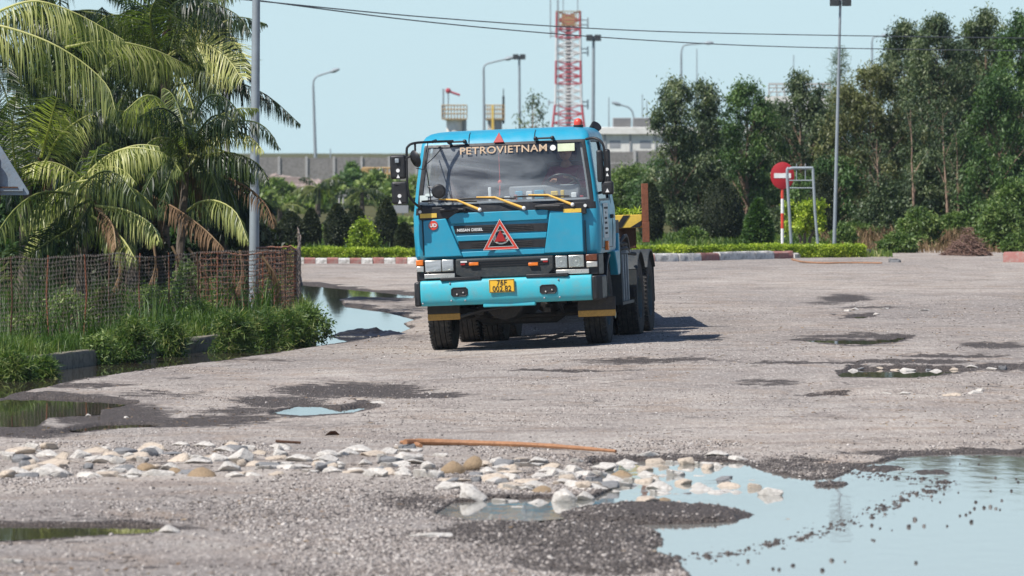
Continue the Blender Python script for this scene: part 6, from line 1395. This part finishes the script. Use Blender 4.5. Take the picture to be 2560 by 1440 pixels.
# ------------------------------------------------------------------ fence, verge plants, concrete kerb
FP = [(-160, 893), (100, 862), (300, 838), (500, 815), (650, 800), (742, 788)]
fpts = [G(x, y, .14) for x, y in FP]; fback = [G(x, y, .14) for x, y in ((748, 765), (752, 735), (744, 705))]
FH = 1.10
base0 = fpts[0].copy(); t = empty('wire_fence', base0, label='rusty sagging wire netting fence along the planted strip', cat='fence')
def polyline(pts, step):
    out = []
    for a, b in zip(pts[:-1], pts[1:]):
        n = max(1, int((b-a).length/step))
        out += [a.lerp(b, i/n) for i in range(n)]
    return out+[pts[-1]]
def netting(pts, name, m, seed, rows, step, zlo=.0, zhi=FH, r_=.0042, wave=.011, parent=None, off=0.0, keep=1.0):
    line = polyline(pts, step); n = len(line); rs = np.random.default_rng(seed)
    A = np.array([tuple(p-base0) for p in line]); ss = np.concatenate([[0], np.cumsum(np.linalg.norm(np.diff(A, axis=0), axis=1))])
    ww = .05*(vnoise(ss*1.3, ss*0, seed)-.5); A[:, 1] += ww+off
    topz = zhi+.07*(vnoise(ss*.8, ss*0, seed+4)-.6)+.07-.22*np.clip(A[:, 0]/max(1e-3, (fpts[-1]-base0).x), 0, 1)
    V = []; Q = []; nv = 0
    def strip(Pp, rr):
        nonlocal nv
        m_ = len(Pp); o1 = np.array([0, -rr, -rr*.6]); o2 = np.array([rr*.5, rr*.4, -rr*.6]); o3 = np.array([0, 0, rr])
        V.append(np.stack([Pp+np.array([rr*.7, -rr*.5, -rr*.6]), Pp+np.array([-rr*.7, rr*.5, -rr*.6]), Pp+o3+np.array([0, -rr*.3, 0])], 1).reshape(-1, 3))
        i = np.arange(m_-1)[:, None]*3+nv
        for a, b in ((0, 1), (1, 2), (2, 0)): Q.append(np.concatenate([i+a, i+b, i+3+b, i+3+a], 1))
        nv += m_*3
    for k in range(rows+1):
        f = k/rows; z = zlo+(topz-zlo)*f+.012*(vnoise(ss*3, ss*0+k, seed+7)-.5)*2
        Pp = A.copy(); Pp[:, 2] += z+wave*np.where(np.arange(n) % 2, 1, -1); Pp[:, 1] += .03*np.sin(f*3)*(vnoise(ss*.9, ss*0+k*.15, seed+2)-.5)
        strip(Pp, r_*(1.9 if k == rows else 1))
    for j in range(0, n, 4):
        zz = np.linspace(zlo, topz[j], 14); Pp = np.repeat(A[j:j+1], 14, 0); Pp[:, 2] += zz; Pp[:, 0] += .008*np.where(np.arange(14) % 2, 1, -1); strip(Pp, r_*.8)
    return setmesh(name, np.concatenate(V), np.concatenate(Q), M[m], parent)
netting(fpts, 'netting', 'wire', 1, 20, .045, parent=t, r_=.0033, wave=.013)
netting(fpts[3:], 'netting', 'wirerust', 2, 12, .07, parent=t, off=.10, r_=.0055, wave=.006)
netting([fpts[-1]]+fback, 'netting', 'wire', 3, 18, .045, parent=t, r_=.005)
netting([G(640, 790, .14), G(700, 783, .14), G(745, 775, .14)], 'netting', 'wirerust', 5, 13, .06, parent=t, off=.25, r_=.008, wave=.004)
for i, px in enumerate((20, 122, 205, 275, 350, 418, 490, 545, 590, 620, 655, 686, 712, 741)):
    q = None
    for a, b, pa, pb in zip(fpts[:-1], fpts[1:], FP[:-1], FP[1:]):
        if pa[0] <= px <= pb[0]: q = a.lerp(b, (px-pa[0])/(pb[0]-pa[0]))
    q = q-base0; mb = MB(); j = random.Random(i).uniform(-.05, .05); mb.tube([q+Vector((0, .03, -.1)), q+Vector((j, .03, .6)), q+Vector((j*.4, .03, FH+.08-.22*q.x/(fpts[-1]-base0).x))], .011 if i < 13 else .022, 6); mb.build('rod', M['rust' if i % 3 else 'rustdark'], t)
kl = [G(x, y) for x, y in ((-140, 948), (0, 931), (140, 919), (300, 899), (480, 876), (640, 859), (765, 846))]
for i, (a, b) in enumerate(zip(kl[:-1], kl[1:])):
    d = b-a; d.z = 0; mb = MB(); L_ = d.length; z0 = float(gz(a.x, a.y)); vs = []
    rs = random.Random(i)
    for k in range(9):
        x = L_*k/8*.995; j = rs.uniform(-.01, .01); vs += [(x, j, -.2), (x, .01+j, .12), (x, .035, .158+rs.uniform(-.008, .008)), (x, .17, .16), (x, .17, -.2)]
    fs = [(5*k+q, 5*k+5+q, 5*k+6+q, 5*k+1+q) for k in range(8) for q in range(4)]+[(0, 1, 2, 3, 4), (44, 43, 42, 41, 40)]
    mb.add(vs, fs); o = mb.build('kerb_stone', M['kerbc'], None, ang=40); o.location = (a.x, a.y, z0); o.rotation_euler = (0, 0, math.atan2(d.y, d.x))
    tag(o, 'long grey concrete kerb stone below the wire fence, ' + ('cut by the picture edge', 'second from left, bare faced', 'third from left', 'fourth from left, pale topped', 'second from right', 'rightmost under thick weeds')[i], 'kerb stone', 'concrete kerb stones below the fence')
V2 = [Vector((v.x, v.y, 0)) for v in [G(x, y) for x, y in ((-300, 962), (0, 929), (140, 917), (300, 897), (480, 874), (640, 857), (765, 845), (790, 828))]]
back = [Vector((v.x-(.12 if v.y < 84 else .30), v.y+2.0, 0)) for v in V2[::-1]]
grass_patch('grass', 'wild green grass growing along the foot of the wire fence', V2+back, 26000, .10, .34, 'grass', 71, w_=.0055, tl=(.15, .85))
deep = [Vector((v.x+.1, v.y+2.0, 0)) for v in V2[:-2]]+[Vector((-3.9, 112, 0)), Vector((-4.6, 130, 0)), Vector((-16, 130, 0)), Vector((-16, 75, 0))]
grass_patch('grass', 'tangled grass and weeds under the palms behind the fence', deep, 26000, .15, .6, 'grass', 72, w_=.008, tl=(.0, .6))
# grass that spills over the kerb
lip = [Vector((v.x, v.y-.10, 0)) for v in V2]+[Vector((v.x, v.y+.28, 0)) for v in V2[::-1]]
grass_patch('grass', 'tufts of grass spilling over the concrete kerb to the gutter', lip, 26000, .12, .40, 'grass', 73, w_=.0055, tl=(.2, .95), zoff=.02)
WB = [(770, 858, 770, 120, 'big dark leafy weed clump at the right end of the fence', 'bush', .5), (715, 862, 775, 110, 'leafy weed clump left of the big one at the fence end', 'grass', 0), (650, 868, 770, 120, 'yellow-green weed clump under the right half of the fence', 'grass', 0), (580, 876, 780, 110, 'green weed clump under the middle of the fence', 'grass', 0), (500, 858, 760, 90, 'low weeds behind the bare kerb top', 'bush', .7), (420, 886, 800, 110, 'bushy grass clump over the kerb left of its bare top', 'grass', 0), (330, 900, 790, 120, 'green weed clump below the left half of the fence', 'grass', 0), (250, 905, 830, 90, 'small green weed clump right of the bare kerb face', 'bush', 0),
      (60, 880, 790, 130, 'weeds behind the leftmost kerb stone', 'bush', .8), (170, 868, 740, 130, 'leafy weeds behind the left part of the netting', 'bush', .9), (30, 945, 880, 110, 'tuft of long grass in the gutter at the left edge', 'grass', -.3), (110, 938, 900, 60, 'small grass tuft before the kerb at the left', 'grass', -.2), (380, 840, 720, 120, 'leafy weeds seen through the netting left of the middle', 'bush', 1.0), (560, 820, 690, 110, 'bright leafy shrub seen through the netting right of the middle', 'bush', 1.2), (250, 850, 720, 110, 'pale green shrub seen through the netting on the left', 'bush', 1.2), (470, 830, 660, 100, 'dull shrub seen through the netting at its middle', 'bush', 1.8), (680, 800, 700, 90, 'low shrub seen through the rusty netting', 'bush', 1.2)]
for i, (px, bot, top, w_, lab, m, back_) in enumerate(WB):
    g = G(px, bot); Y = g.y+back_*.6; x = (px-CX)/F*Y; z = float(zat(x, Y)); b = Vector((x, Y, z)); h = H-(top-HY)/F*Y-z
    bush('weed_clump', lab, 'weeds', b, w_/F*Y, h*(.9 if back_ < .3 else 1), m, 700+i, 'weed clumps along the fence', L=.11 if m == 'grass' else .06, Wd=.0055 if m == 'grass' else .010, n=70, per=60 if m == 'grass' else 45, tl=(.15, .95), stem=True)
# dried brown fronds and stems leaning behind the fence
for i, (x0, y0, x1, y1, lab) in enumerate(((300, 640, 250, 780, 'dead brown palm frond hanging behind the fence on the left'), (200, 650, 150, 790, 'dead brown frond hanging lowest behind the left of the fence'), (385, 610, 350, 760, 'dead brown frond below the yellow-green palm'), (470, 620, 520, 770, 'dead frond leaning right behind the middle of the fence'), (600, 625, 570, 770, 'dead frond behind the fence left of the grey pole'), (655, 640, 690, 780, 'dead frond behind the rusty end of the fence'), (430, 615, 440, 760, 'dead frond hanging straight behind the middle of the fence'))):
    Y = 88+i*.5; b = P(x0, y0, Y); e = empty('fallen_frond', b, label=lab, cat='palm frond', group='dead fronds behind the fence'); m_ = P((x0+x1)/2+20, (y0+y1)/2-10, Y); q = [Vector((0, 0, 0)), m_-b, P(x1, y1, Y)-b]
    frond(e, q, .28, 900+i, tint=.4, m='dry', droop=.8, name='leaflets', w_=.010)

# ------------------------------------------------------------------ stones
def stone_mesh(seed, sub=2, ang=.35):
    import bmesh
    bm = bmesh.new(); r_ = random.Random(seed)
    if ang > .4:                                         # broken, angular lump
        for _ in range(15):
            v = Vector((r_.gauss(0, 1), r_.gauss(0, 1), r_.gauss(0, 1))).normalized()*r_.uniform(.40, .54); bm.verts.new(v)
        h_ = bmesh.ops.convex_hull(bm, input=bm.verts); bmesh.ops.delete(bm, geom=[g_ for g_ in h_['geom_interior'] if isinstance(g_, bmesh.types.BMVert)], context='VERTS')
        bmesh.ops.bevel(bm, geom=bm.edges[:]+bm.verts[:], offset=.035, segments=1, affect='EDGES')
        me = bpy.data.meshes.new('stone'); bm.to_mesh(me); bm.free(); me.polygons.foreach_set('use_smooth', [True]*len(me.polygons)); me.set_sharp_from_angle(angle=R(30)); return me
    bmesh.ops.create_icosphere(bm, subdivisions=sub, radius=.5)
    cuts = [(Vector((r_.uniform(-1, 1), r_.uniform(-1, 1), r_.uniform(-.5, 1))).normalized(), r_.uniform(.20, .40)) for _ in range(11)]
    for v in bm.verts:
        p = v.co.copy()
        for n_, d in cuts:
            e = p.dot(n_)-d
            if e > 0: p -= n_*e*ang*2.2
        v.co = p*(1+r_.uniform(-.045, .045))
    me = bpy.data.meshes.new('stone'); bm.to_mesh(me); bm.free()
    me.polygons.foreach_set('use_smooth', [True]*len(me.polygons)); me.set_sharp_from_angle(angle=R(38)); return me
SM = {}
for tone, mk in enumerate(('stonew', 'stonet', 'stoneb', 'stoned')):
    SM[tone] = []
    for k in range(6):
        me = stone_mesh(tone*10+k, ang=.47 if tone != 2 else .25); me.materials.append(M[mk]); SM[tone].append(me)
TN = ('pale', 'tan', 'brown', 'dark grey')
srs = random.Random(99)
def stone(px, pb, w_, h_, tone, label=None, group=None, lev=None, name='stone'):
    g = G(px, pb); z = float(zat(g.x, g.y)); lv = lev if lev is not None else z
    s = (g.y)/F; W_ = w_*s*(1.0 if label else 1.15); Hh = h_*s*.92; D_ = W_*srs.uniform(.6, .95)
    o = bpy.data.objects.new(name, srs.choice(SM[tone])); COL.objects.link(o)
    zb = max(z, lv-.02); tall = Hh/.62 if h_ > w_*.45 else Hh*2.3
    o.scale = (W_*1.12, D_*1.12, tall); o.location = (g.x, g.y+D_*.35, zb+Hh*1.12-tall*.47); o.rotation_euler = (srs.uniform(-.12, .12), srs.uniform(-.12, .12), srs.uniform(-.6, .6))
    tag(o, label or ('%s stone among the loose stones %s' % (TN[tone], group)), 'stone', 'loose stones %s (%s)' % (group, TN[tone])); return o
WL = LEVEL['wide']
NAMED = [
 (52, 1152, 60, 22, 3, 'dark grey jagged stone at the far left of the stone row'), (372, 1128, 95, 26, 1, 'large cream boulder highest up in the left stone row'),
 (125, 1188, 108, 32, 0, 'widest pale slab-like stone near the left edge'), (505, 1190, 78, 25, 2, 'round brown speckled boulder low in the middle of the left row'),
 (600, 1160, 74, 42, 0, 'white leaning slab pointing up to the right in the left stone row'), (130, 1158, 92, 22, 1, 'long smooth tan stone behind the widest pale slab'),
 (795, 1160, 42, 16, 1, 'small smooth tan oval stone right of the muddy hollow'), (1182, 1168, 47, 38, 2, 'upright egg-shaped brown stone below the long stick'),
 (1132, 1178, 62, 34, 2, 'rounded brown stone touching the left of the egg-shaped one'), (1175, 1243, 96, 38, 0, 'large white stone with a shaded flank at the left puddle edge'),
 (1410, 1246, 68, 42, 0, 'tallest white stone standing in the puddle edge'), (1070, 1192, 92, 32, 0, 'broad pale pebbly stone left of the brown pair'),
 (1262, 1244, 84, 20, 0, 'flat pale stone between the large white one and the tallest white one'), (1340, 1249, 76, 19, 0, 'smooth white oval stone next left of the tallest white stone'),
 (1462, 1241, 52, 28, 0, 'knobbly pale stone touching the right of the tallest white stone'), (1290, 1222, 92, 19, 1, 'long tan stone behind the smooth white oval one'),
 (1352, 1228, 52, 18, 2, 'small mossy brown stone behind the smooth white oval one'), (1928, 1229, 66, 32, 0, 'white pyramid-shaped stone standing alone in the wide puddle'),
 (1886, 1211, 42, 23, 1, 'round tan stone left above the white pyramid stone in the puddle'), (1877, 1191, 22, 10, 0, 'tiny white stone just above the round tan one in the puddle'),
 (1970, 1288, 36, 13, 1, 'small tan stone alone in the open water of the wide puddle'), (1715, 1153, 50, 27, 1, 'pointed tan stone at the top edge of the puddle'),
 (1688, 1179, 56, 26, 0, 'angular white stone with a dark flank in the upper puddle'), (1747, 1208, 54, 17, 0, 'flat white stone with a dark right end in the puddle'),
 (1795, 1223, 62, 14, 0, 'left of two long flat white stones in the puddle'), (1842, 1222, 50, 12, 0, 'right of two long flat white stones in the puddle'),
 (1552, 1251, 58, 19, 0, 'smooth white stone near the black gravel mound'), (1618, 1257, 62, 19, 1, 'flat tan stone touching the black gravel mound'),
 (1815, 1186, 46, 15, 3, 'dark wedge-shaped stone in the upper puddle'), (1560, 1206, 92, 24, 0, 'broad white rock in the puddle middle'), (1650, 1212, 82, 24, 0, 'broad pale rock right of the one in the puddle middle'),
 (1555, 1180, 74, 22, 2, 'brown rock standing in the upper puddle'), (30, 1408, 62, 16, 0, 'lone pale stone in the lower left gravel'), (420, 1330, 60, 18, 0, 'pale stone at the right tip of the lower left puddle'), (1080, 1338, 110, 18, 0, 'pale flat rock sunk in gravel left of the black mound'), (2238, 656, 40, 12, 3, 'grey crumpled rock beside the far brown stick'),
]
for px, pb, w_, h_, tn_, lab in NAMED:
    inw = px > 1100 and 1140 < pb < 1300
    stone(px, pb, w_, h_, tn_, lab, 'in the puddle' if inw else 'on the road', WL if inw else None)
OTH = [(200, 1142, 55, 22, 0), (235, 1152, 60, 18, 0), (285, 1146, 45, 20, 1), (322, 1143, 30, 15, 0), (60, 1190, 64, 14, 3), (75, 1175, 50, 18, 1), (18, 1192, 40, 22, 1), (450, 1116, 42, 11, 0), (510, 1118, 55, 14, 0), (575, 1118, 46, 16, 1), (370, 1173, 55, 22, 2), (425, 1172, 46, 18, 0), (390, 1189, 82, 22, 0), (440, 1183, 42, 16, 2), (500, 1150, 92, 17, 0), (560, 1131, 52, 14, 0), (570, 1178, 56, 24, 0), (585, 1191, 46, 13, 0), (630, 1189, 56, 12, 0), (690, 1188, 42, 10, 1), (662, 1173, 60, 14, 0), (700, 1123, 56, 15, 0), (697, 1139, 42, 16, 0), (745, 1151, 66, 18, 0), (820, 1139, 60, 14, 0), (870, 1136, 50, 14, 0), (960, 1136, 62, 17, 0), (970, 1166, 52, 18, 0), (960, 1186, 62, 17, 1), (885, 1183, 60, 12, 1), (775, 1181, 46, 10, 0), (280, 1181, 60, 14, 0), (222, 1191, 90, 15, 0), (320, 1191, 60, 12, 0), (300, 1168, 46, 14, 0), (1015, 1151, 82, 24, 0), (1190, 1183, 42, 12, 3), (1218, 1177, 42, 17, 0), (1220, 1195, 72, 18, 0), (1278, 1198, 62, 22, 0), (1350, 1193, 62, 13, 0), (1420, 1197, 72, 17, 0), (1290, 1257, 36, 12, 0), (1660, 1241, 50, 15, 2), (1690, 1251, 36, 16, 0), (1370, 1172, 62, 10, 0), (1395, 1180, 82, 13, 0), (1640, 1149, 62, 22, 1), (1682, 1149, 42, 18, 0), (1790, 1141, 60, 14, 0), (1840, 1146, 56, 14, 0), (1770, 1153, 72, 14, 1), (1620, 1141, 52, 16, 0), (1650, 1181, 42, 12, 0), (1752, 1181, 52, 10, 0), (1565, 1150, 60, 16, 0), (1500, 1168, 70, 14, 0), (1460, 1186, 60, 14, 0), (1600, 1192, 50, 12, 0), (1700, 1225, 40, 10, 0), (1320, 1160, 80, 12, 0), (1250, 1163, 60, 12, 0)]
for k in range(168):
    c = srs.choice(((70, 60), (200, 80), (330, 80), (430, 80), (540, 80), (640, 80), (760, 80), (880, 80), (980, 70), (1060, 60), (1180, 80), (1250, 90), (1330, 80), (1400, 80), (1470, 80), (1540, 80), (1600, 80), (1680, 80), (1760, 70)))
    OTH.append((c[0]+srs.uniform(-1, 1)*c[1], srs.uniform(1122, 1192) if c[0] < 1150 else srs.uniform(1148, 1228), srs.uniform(26, 80), srs.uniform(10, 23), srs.choice((0, 0, 0, 1, 1, 3))))
for px, pb, w_, h_, tn_ in OTH:
    inw = px > 1180 and pb > 1140
    stone(px, pb, w_, h_, tn_, None, 'in the puddle' if inw else 'across the road' , WL if inw else None)
MIDS = [(2128, 922, 34, 9, 0), (2150, 917, 22, 6, 3), (2240, 919, 30, 8, 1), (2268, 922, 44, 11, 0), (2318, 919, 26, 7, 3), (2334, 923, 38, 9, 0), (2385, 918, 24, 6, 1), (2200, 916, 18, 5, 1), (2430, 918, 30, 8, 0), (2508, 921, 24, 13, 3), (2480, 920, 26, 7, 0), (2136, 775, 22, 8, 0), (2118, 778, 20, 6, 0), (2210, 774, 26, 6, 0), (2310, 777, 30, 6, 0), (2190, 787, 16, 5, 0), (940, 1008, 40, 6, 0), (900, 1000, 30, 5, 1), (220, 1035, 14, 6, 0), (315, 1037, 16, 6, 0), (1225, 822, 8, 4, 3), (2440, 985, 40, 8, 0), (2380, 992, 50, 8, 1), (2450, 978, 26, 8, 0), (2260, 985, 30, 7, 0), (2215, 985, 26, 6, 0)]
for px, pb, w_, h_, tn_ in MIDS: stone(px, pb, w_, h_, tn_, None, 'at the potholes')
# black pebbles standing out of the wide puddle
PB = [(1982, 1415, 13), (1980, 1412, 5), (2078, 1402, 13), (2084, 1402, 6), (2290, 1408, 10), (1948, 1425, 12), (1932, 1423, 9), (2056, 1427, 13), (1870, 1404, 12), (2112, 1405, 7), (2198, 1278, 7), (2212, 1286, 8), (2288, 1300, 14), (2180, 1314, 10), (2200, 1322, 8), (2272, 1318, 14), (2310, 1316, 10), (2078, 1312, 12), (2428, 1306, 12), (2440, 1256, 10), (2436, 1272, 9), (2460, 1270, 10), (2476, 1268, 11), (2490, 1272, 9), (2415, 1288, 8), (2425, 1282, 8), (2400, 1290, 7), (2528, 1228, 9), (2545, 1206, 8), (2540, 1198, 7), (2488, 1195, 8), (2360, 1220, 9), (2330, 1206, 6), (2476, 1228, 8), (2396, 1232, 6), (2268, 1250, 8), (2350, 1256, 6), (2330, 1252, 5), (2505, 1252, 8), (2448, 1142, 6), (2447, 1162, 6), (2400, 1160, 5), (2185, 1352, 8), (2368, 1316, 7), (2230, 1326, 6), (2500, 1275, 6), (2180, 1350, 7), (1790, 1402, 7), (1845, 1412, 5), (2340, 1230, 9), (2360, 1236, 7), (2350, 1222, 8)]
bl = [stone_mesh(200+k, 1, .3) for k in range(4)]
for me in bl: me.materials.append(M['black_stone'])
for px, py, w_ in PB:
    Y = (H-WL)*F/(py-HY); s = w_*Y/F*1.25; o = bpy.data.objects.new('pebble', srs.choice(bl)); COL.objects.link(o); o.location = ((px-CX)/F*Y, Y, WL+s*.12); o.scale = (s, s, s*.85); o.rotation_euler = (0, 0, srs.uniform(0, 6))
    tag(o, 'small dark wet pebble poking out of the wide puddle', 'pebble', 'dark pebbles in the wide puddle')

# gravel: real chips lying on the worn surface
def gravel(name, label, n, Y0, Y1, smin, smax, seed, dens=None):
    rs = np.random.default_rng(seed); u = rs.random(n*3); Y = Y0*(Y1/Y0)**u; X = rs.uniform(-.09, .09, n*3)*Y
    px = CX+F*X/Y; py = HY+F*(H-gz(X, Y))/Y; Z = zat(X, Y); k = fbm(X*.8, Y*.35, 77)
    ok = rs.random(len(X)) < (np.clip((k-.42)*5, .06, 1)+.5*(py > 1320)*(px > 700))
    for nm in PUD: ok &= ~((Z < LEVEL[nm]+.004) & (sdist(px, py, PUD[nm]) > -60))
    soilz = sdist(px, py, VERGE, 1.6) > -6; ok &= ~soilz
    X, Y, Z, px, py = [a[ok][:n] for a in (X, Y, Z, px, py)]; n = len(X)
    s = smin*(smax/smin)**(rs.random(n)**1.8)
    cube = np.array([[x, y, z] for z in (-.5, .5) for y in (-.5, .5) for x in (-.5, .5)], float)
    V = cube[None]+rs.uniform(-.22, .22, (n, 8, 3)); V[:, 4:, :2] *= .72
    a = rs.uniform(0, 6.28, n); ca, sa = np.cos(a)[:, None], np.sin(a)[:, None]
    V = V*(s[:, None, None]*np.stack([rs.uniform(.8, 1.4, n), rs.uniform(.7, 1.2, n), rs.uniform(.4, .8, n)], 1)[:, None, :])
    x = V[:, :, 0]*ca-V[:, :, 1]*sa; y = V[:, :, 0]*sa+V[:, :, 1]*ca; V = np.stack([x+X[:, None], y+Y[:, None], V[:, :, 2]+(Z+s*.16)[:, None]], -1)
    f = np.array([(0, 2, 3, 1), (4, 5, 7, 6), (0, 1, 5, 4), (2, 6, 7, 3), (0, 4, 6, 2), (1, 3, 7, 5)])
    Q = (np.arange(n)[:, None, None]*8+f[None]).reshape(-1, 4)
    j = np.clip(np.searchsorted(_gr, Y)-1, 0, len(_gr)-2); i = np.clip(np.searchsorted(_gc, X/np.maximum(Y, 30))-1, 0, len(_gc)-2); wt = GRID[5][j, i]
    t = np.clip(rs.beta(2, 2, n)*1.0*(1-.6*wt*(rs.random(n) < .8)), 0, 1)
    o = setmesh(name, V.reshape(-1, 3), Q, M['gravel'], None, attr={'tint': np.repeat(t, 8)}); return tag(o, label, 'gravel', None, 'stuff')
m, tt_, b_ = mat('gravel_chips'); at_ = N(tt_, 'ShaderNodeAttribute', attribute_name='tint'); tt_.links.new(ramp(tt_, at_.outputs['Fac'], [(0, (.035, .03, .03)), (.25, (.11, .095, .085)), (.5, (.30, .262, .235)), (.8, (.46, .415, .375)), (1, (.64, .60, .55))]), b_.inputs['Base Color']); b_.inputs['Roughness'].default_value = .85; M['gravel'] = m
gravel('gravel', 'loose grey and white gravel covering the broken asphalt in the foreground', 68000, 36.5, 56, .006, .023, 5)
gravel('gravel', 'thin scatter of gravel over the worn road up to the truck', 20000, 56, 104, .006, .017, 6)
# dry leaves and husks
def leaf_litter(n, seed):
    rs = np.random.default_rng(seed); Y = 37*(105/37)**rs.random(n*2); X = rs.uniform(-.085, .085, n*2)*Y; k = fbm(X*.6, Y*.25, 91); px = CX+F*X/Y; py = HY+F*(H-gz(X, Y))/Y
    ok = (rs.random(n*2) < np.clip((k-.45)*6, .04, 1)) & (sdist(px, py, VERGE, 1.6) < -5)
    Z = zat(X, Y)
    for nm in PUD: ok &= ~((Z < LEVEL[nm]+.004) & (sdist(px, py, PUD[nm]) > -60))
    X, Y, Z = X[ok][:n], Y[ok][:n], Z[ok][:n]; pos = np.stack([X, Y, Z+.012], 1); V, Q = leaves(pos, .07, .013, 0, rs); V[:, 2] = np.repeat(pos[:, 2], 4)+(V[:, 2]-np.repeat(pos[:, 2], 4))*.25
    V[:, 2] = np.maximum(V[:, 2], zat(V[:, 0], V[:, 1])+.004)
    tag(setmesh('dry_leaves', V, Q, M['dry'], None, attr={'tint': np.repeat(rs.uniform(.1, .9, len(pos)), 4)}), 'scattered small brown dry leaves and husks on the road', 'leaves', None, 'stuff')
leaf_litter(2600, 3)
# sticks, wood bits, black sheet
def stick(name, label, pts, r0, r1, m='stick'):
    q = [G(x, y) for x, y in pts]; b = q[0].copy(); z = [float(zat(p.x, p.y))+r0 for p in q]; q = [Vector((p.x, p.y, zz)) for p, zz in zip(q, z)]
    L_ = catmull(q, 6); rs = random.Random(len(label)); mb = MB(); mb.tube(L_, [(r0+(r1-r0)*i/len(L_))*rs.uniform(.88, 1.12) for i in range(len(L_))], 8); o = mb.build(name, M[m]); return tag(o, label, 'stick')
stick('stick', 'long brown stripped branch lying across the road in the foreground', [(1012, 1116), (1060, 1114), (1180, 1115), (1330, 1122), (1450, 1130), (1540, 1136)], .032, .013)
stick('stick', 'short flaking piece of bark at the left tip of the long branch', [(1004, 1110), (1030, 1113), (1052, 1119)], .016, .02, 'stick')
stick('stick', 'thin brown stick on the far road before the kerb on the right', [(1980, 651), (2010, 657), (2060, 659), (2130, 659), (2205, 660)], .022, .014)
g = G(720, 1122); mb = MB(); mb.box(-.11, .11, -.02, .02, 0, .022); o = mb.build('wood_piece', M['rustdark'], None, bevel=.004); o.location = (g.x, g.y, float(zat(g.x, g.y))+.05); o.rotation_euler = (0, R(4), R(5)); tag(o, 'short flat brown piece of wood lying on the left stone row', 'wood')
g = G(830, 1090); mb = MB(); mb.add([(-.06, 0, 0), (-.02, -.02, .035), (.03, -.01, .04), (.07, 0, .005), (.03, .04, .0), (-.03, .04, 0)], [(0, 1, 5), (1, 2, 4, 5), (2, 3, 4)]); mb.add([(-.06, 0, -.004), (-.02, -.02, .031), (.03, -.01, .036), (.07, 0, .001), (.03, .04, -.004), (-.03, .04, -.004)], [(5, 1, 0), (5, 4, 2, 1), (4, 3, 2)]); o = mb.build('dry_leaf', M['dryflat'] if 'dryflat' in M else M['rustdark']); o.location = (g.x, g.y, float(zat(g.x, g.y))+.01); tag(o, 'single large curled brown leaf on the road above the stone row', 'leaf')
# crumpled black sheet
g = G(930, 836); rs = np.random.default_rng(8); nx_, ny_ = 90, 34; uu, vv = np.meshgrid(np.linspace(-1, 1, nx_), np.linspace(-1, 1, ny_)); 
xx = uu*.56+.03*vv; yy = vv*.42+.03*uu; env = np.clip(1-(np.abs(uu)**2.4), 0, 1)*np.clip(1-np.abs(vv)**2, 0, 1)
fold = np.abs(fbm(uu*2.2+vv*1.2+5, vv*5-uu, 3, 3)-.5)*2; zz_ = env*(.035+.09*fold+.05*vnoise(uu*2, vv*1.5, 8))+.004
edge = 1+.16*(vnoise(np.arctan2(vv, uu)*4, uu*0, 5)-.5); xx *= edge; yy *= edge*np.clip(1.15-.5*np.clip(-uu, 0, 1), .3, 1.2)
i = np.arange(nx_*ny_).reshape(ny_, nx_); Q = np.stack([i[:-1, :-1], i[:-1, 1:], i[1:, 1:], i[1:, :-1]], -1).reshape(-1, 4)
o = setmesh('plastic_sheet', np.stack([xx, yy, zz_], -1), Q, M['tarp'], None, smooth=False); o.location = (g.x, g.y+.35, max(float(zat(g.x, g.y)), LEVEL['gutter'])+.0); tag(o, 'crumpled black plastic sheet lying at the edge of the water beside the truck', 'plastic sheet')
sd = o.modifiers.new('thick', 'SOLIDIFY'); sd.thickness = .01
# loose greens on the trailer
t = empty('cut_greens', (TR.location.x+.55, TR.location.y+1.9, 1.67), label='heap of cut green plants lying on the trailer front', cat='plants')
rs = random.Random(3); crown('leaves', [(rs.uniform(-.45, .36), rs.uniform(-.5, .3), rs.uniform(0, .07)*(1)) for _ in range(40)], 50, .04, .08, .012, .3, M['hedge'], t, 5, .1, .7, flat=.5)
# dark growth closing the view behind the palms
for i, (px, top, w_, Y, lab) in enumerate(((-10, 330, 260, 112, 'dark dense bush behind the palms at the left edge'), (150, 260, 240, 116, 'dark leafy tree mass behind the left palms'), (300, 240, 240, 118, 'dark leafy tree mass behind the middle palms'), (430, 300, 200, 116, 'dark leafy tree mass behind the bare dark palm trunk'), (530, 440, 170, 114, 'dark bush behind the low palm by the grey pole'), (60, 500, 260, 100, 'dark undergrowth low behind the fence on the left'), (280, 520, 260, 100, 'dark undergrowth low behind the middle of the fence'), (470, 530, 240, 102, 'dark undergrowth low behind the right of the fence'), (610, 560, 140, 104, 'dark undergrowth at the foot of the grey lamp pole'))):
    b, h = at(px, Y, top); bush('dense_bush', lab, 'bush', b, w_/F*Y*1.15, h, 'eucg' if i % 2 else 'topi', 800+i, 'dark growth behind the palms', L=.16, Wd=.035, n=120, per=95, tl=(.0, .5), dp=.6)

# ------------------------------------------------------------------ humid air
mb = MB(); mb.box(-130, 130, -12, 900, -2.2, 40); m, t_, b_ = mat('humid_air'); m.node_tree.nodes.remove(b_)
pv = N(t_, 'ShaderNodeVolumePrincipled'); pv.inputs['Color'].default_value = (0.80, 0.92, 1.0, 1); pv.inputs['Density'].default_value = 0.00013; pv.inputs['Anisotropy'].default_value = 0.3
t_.links.new(pv.outputs[0], t_.nodes['Material Output'].inputs['Volume']); o = mb.build('haze', m); o['kind'] = 'stuff'
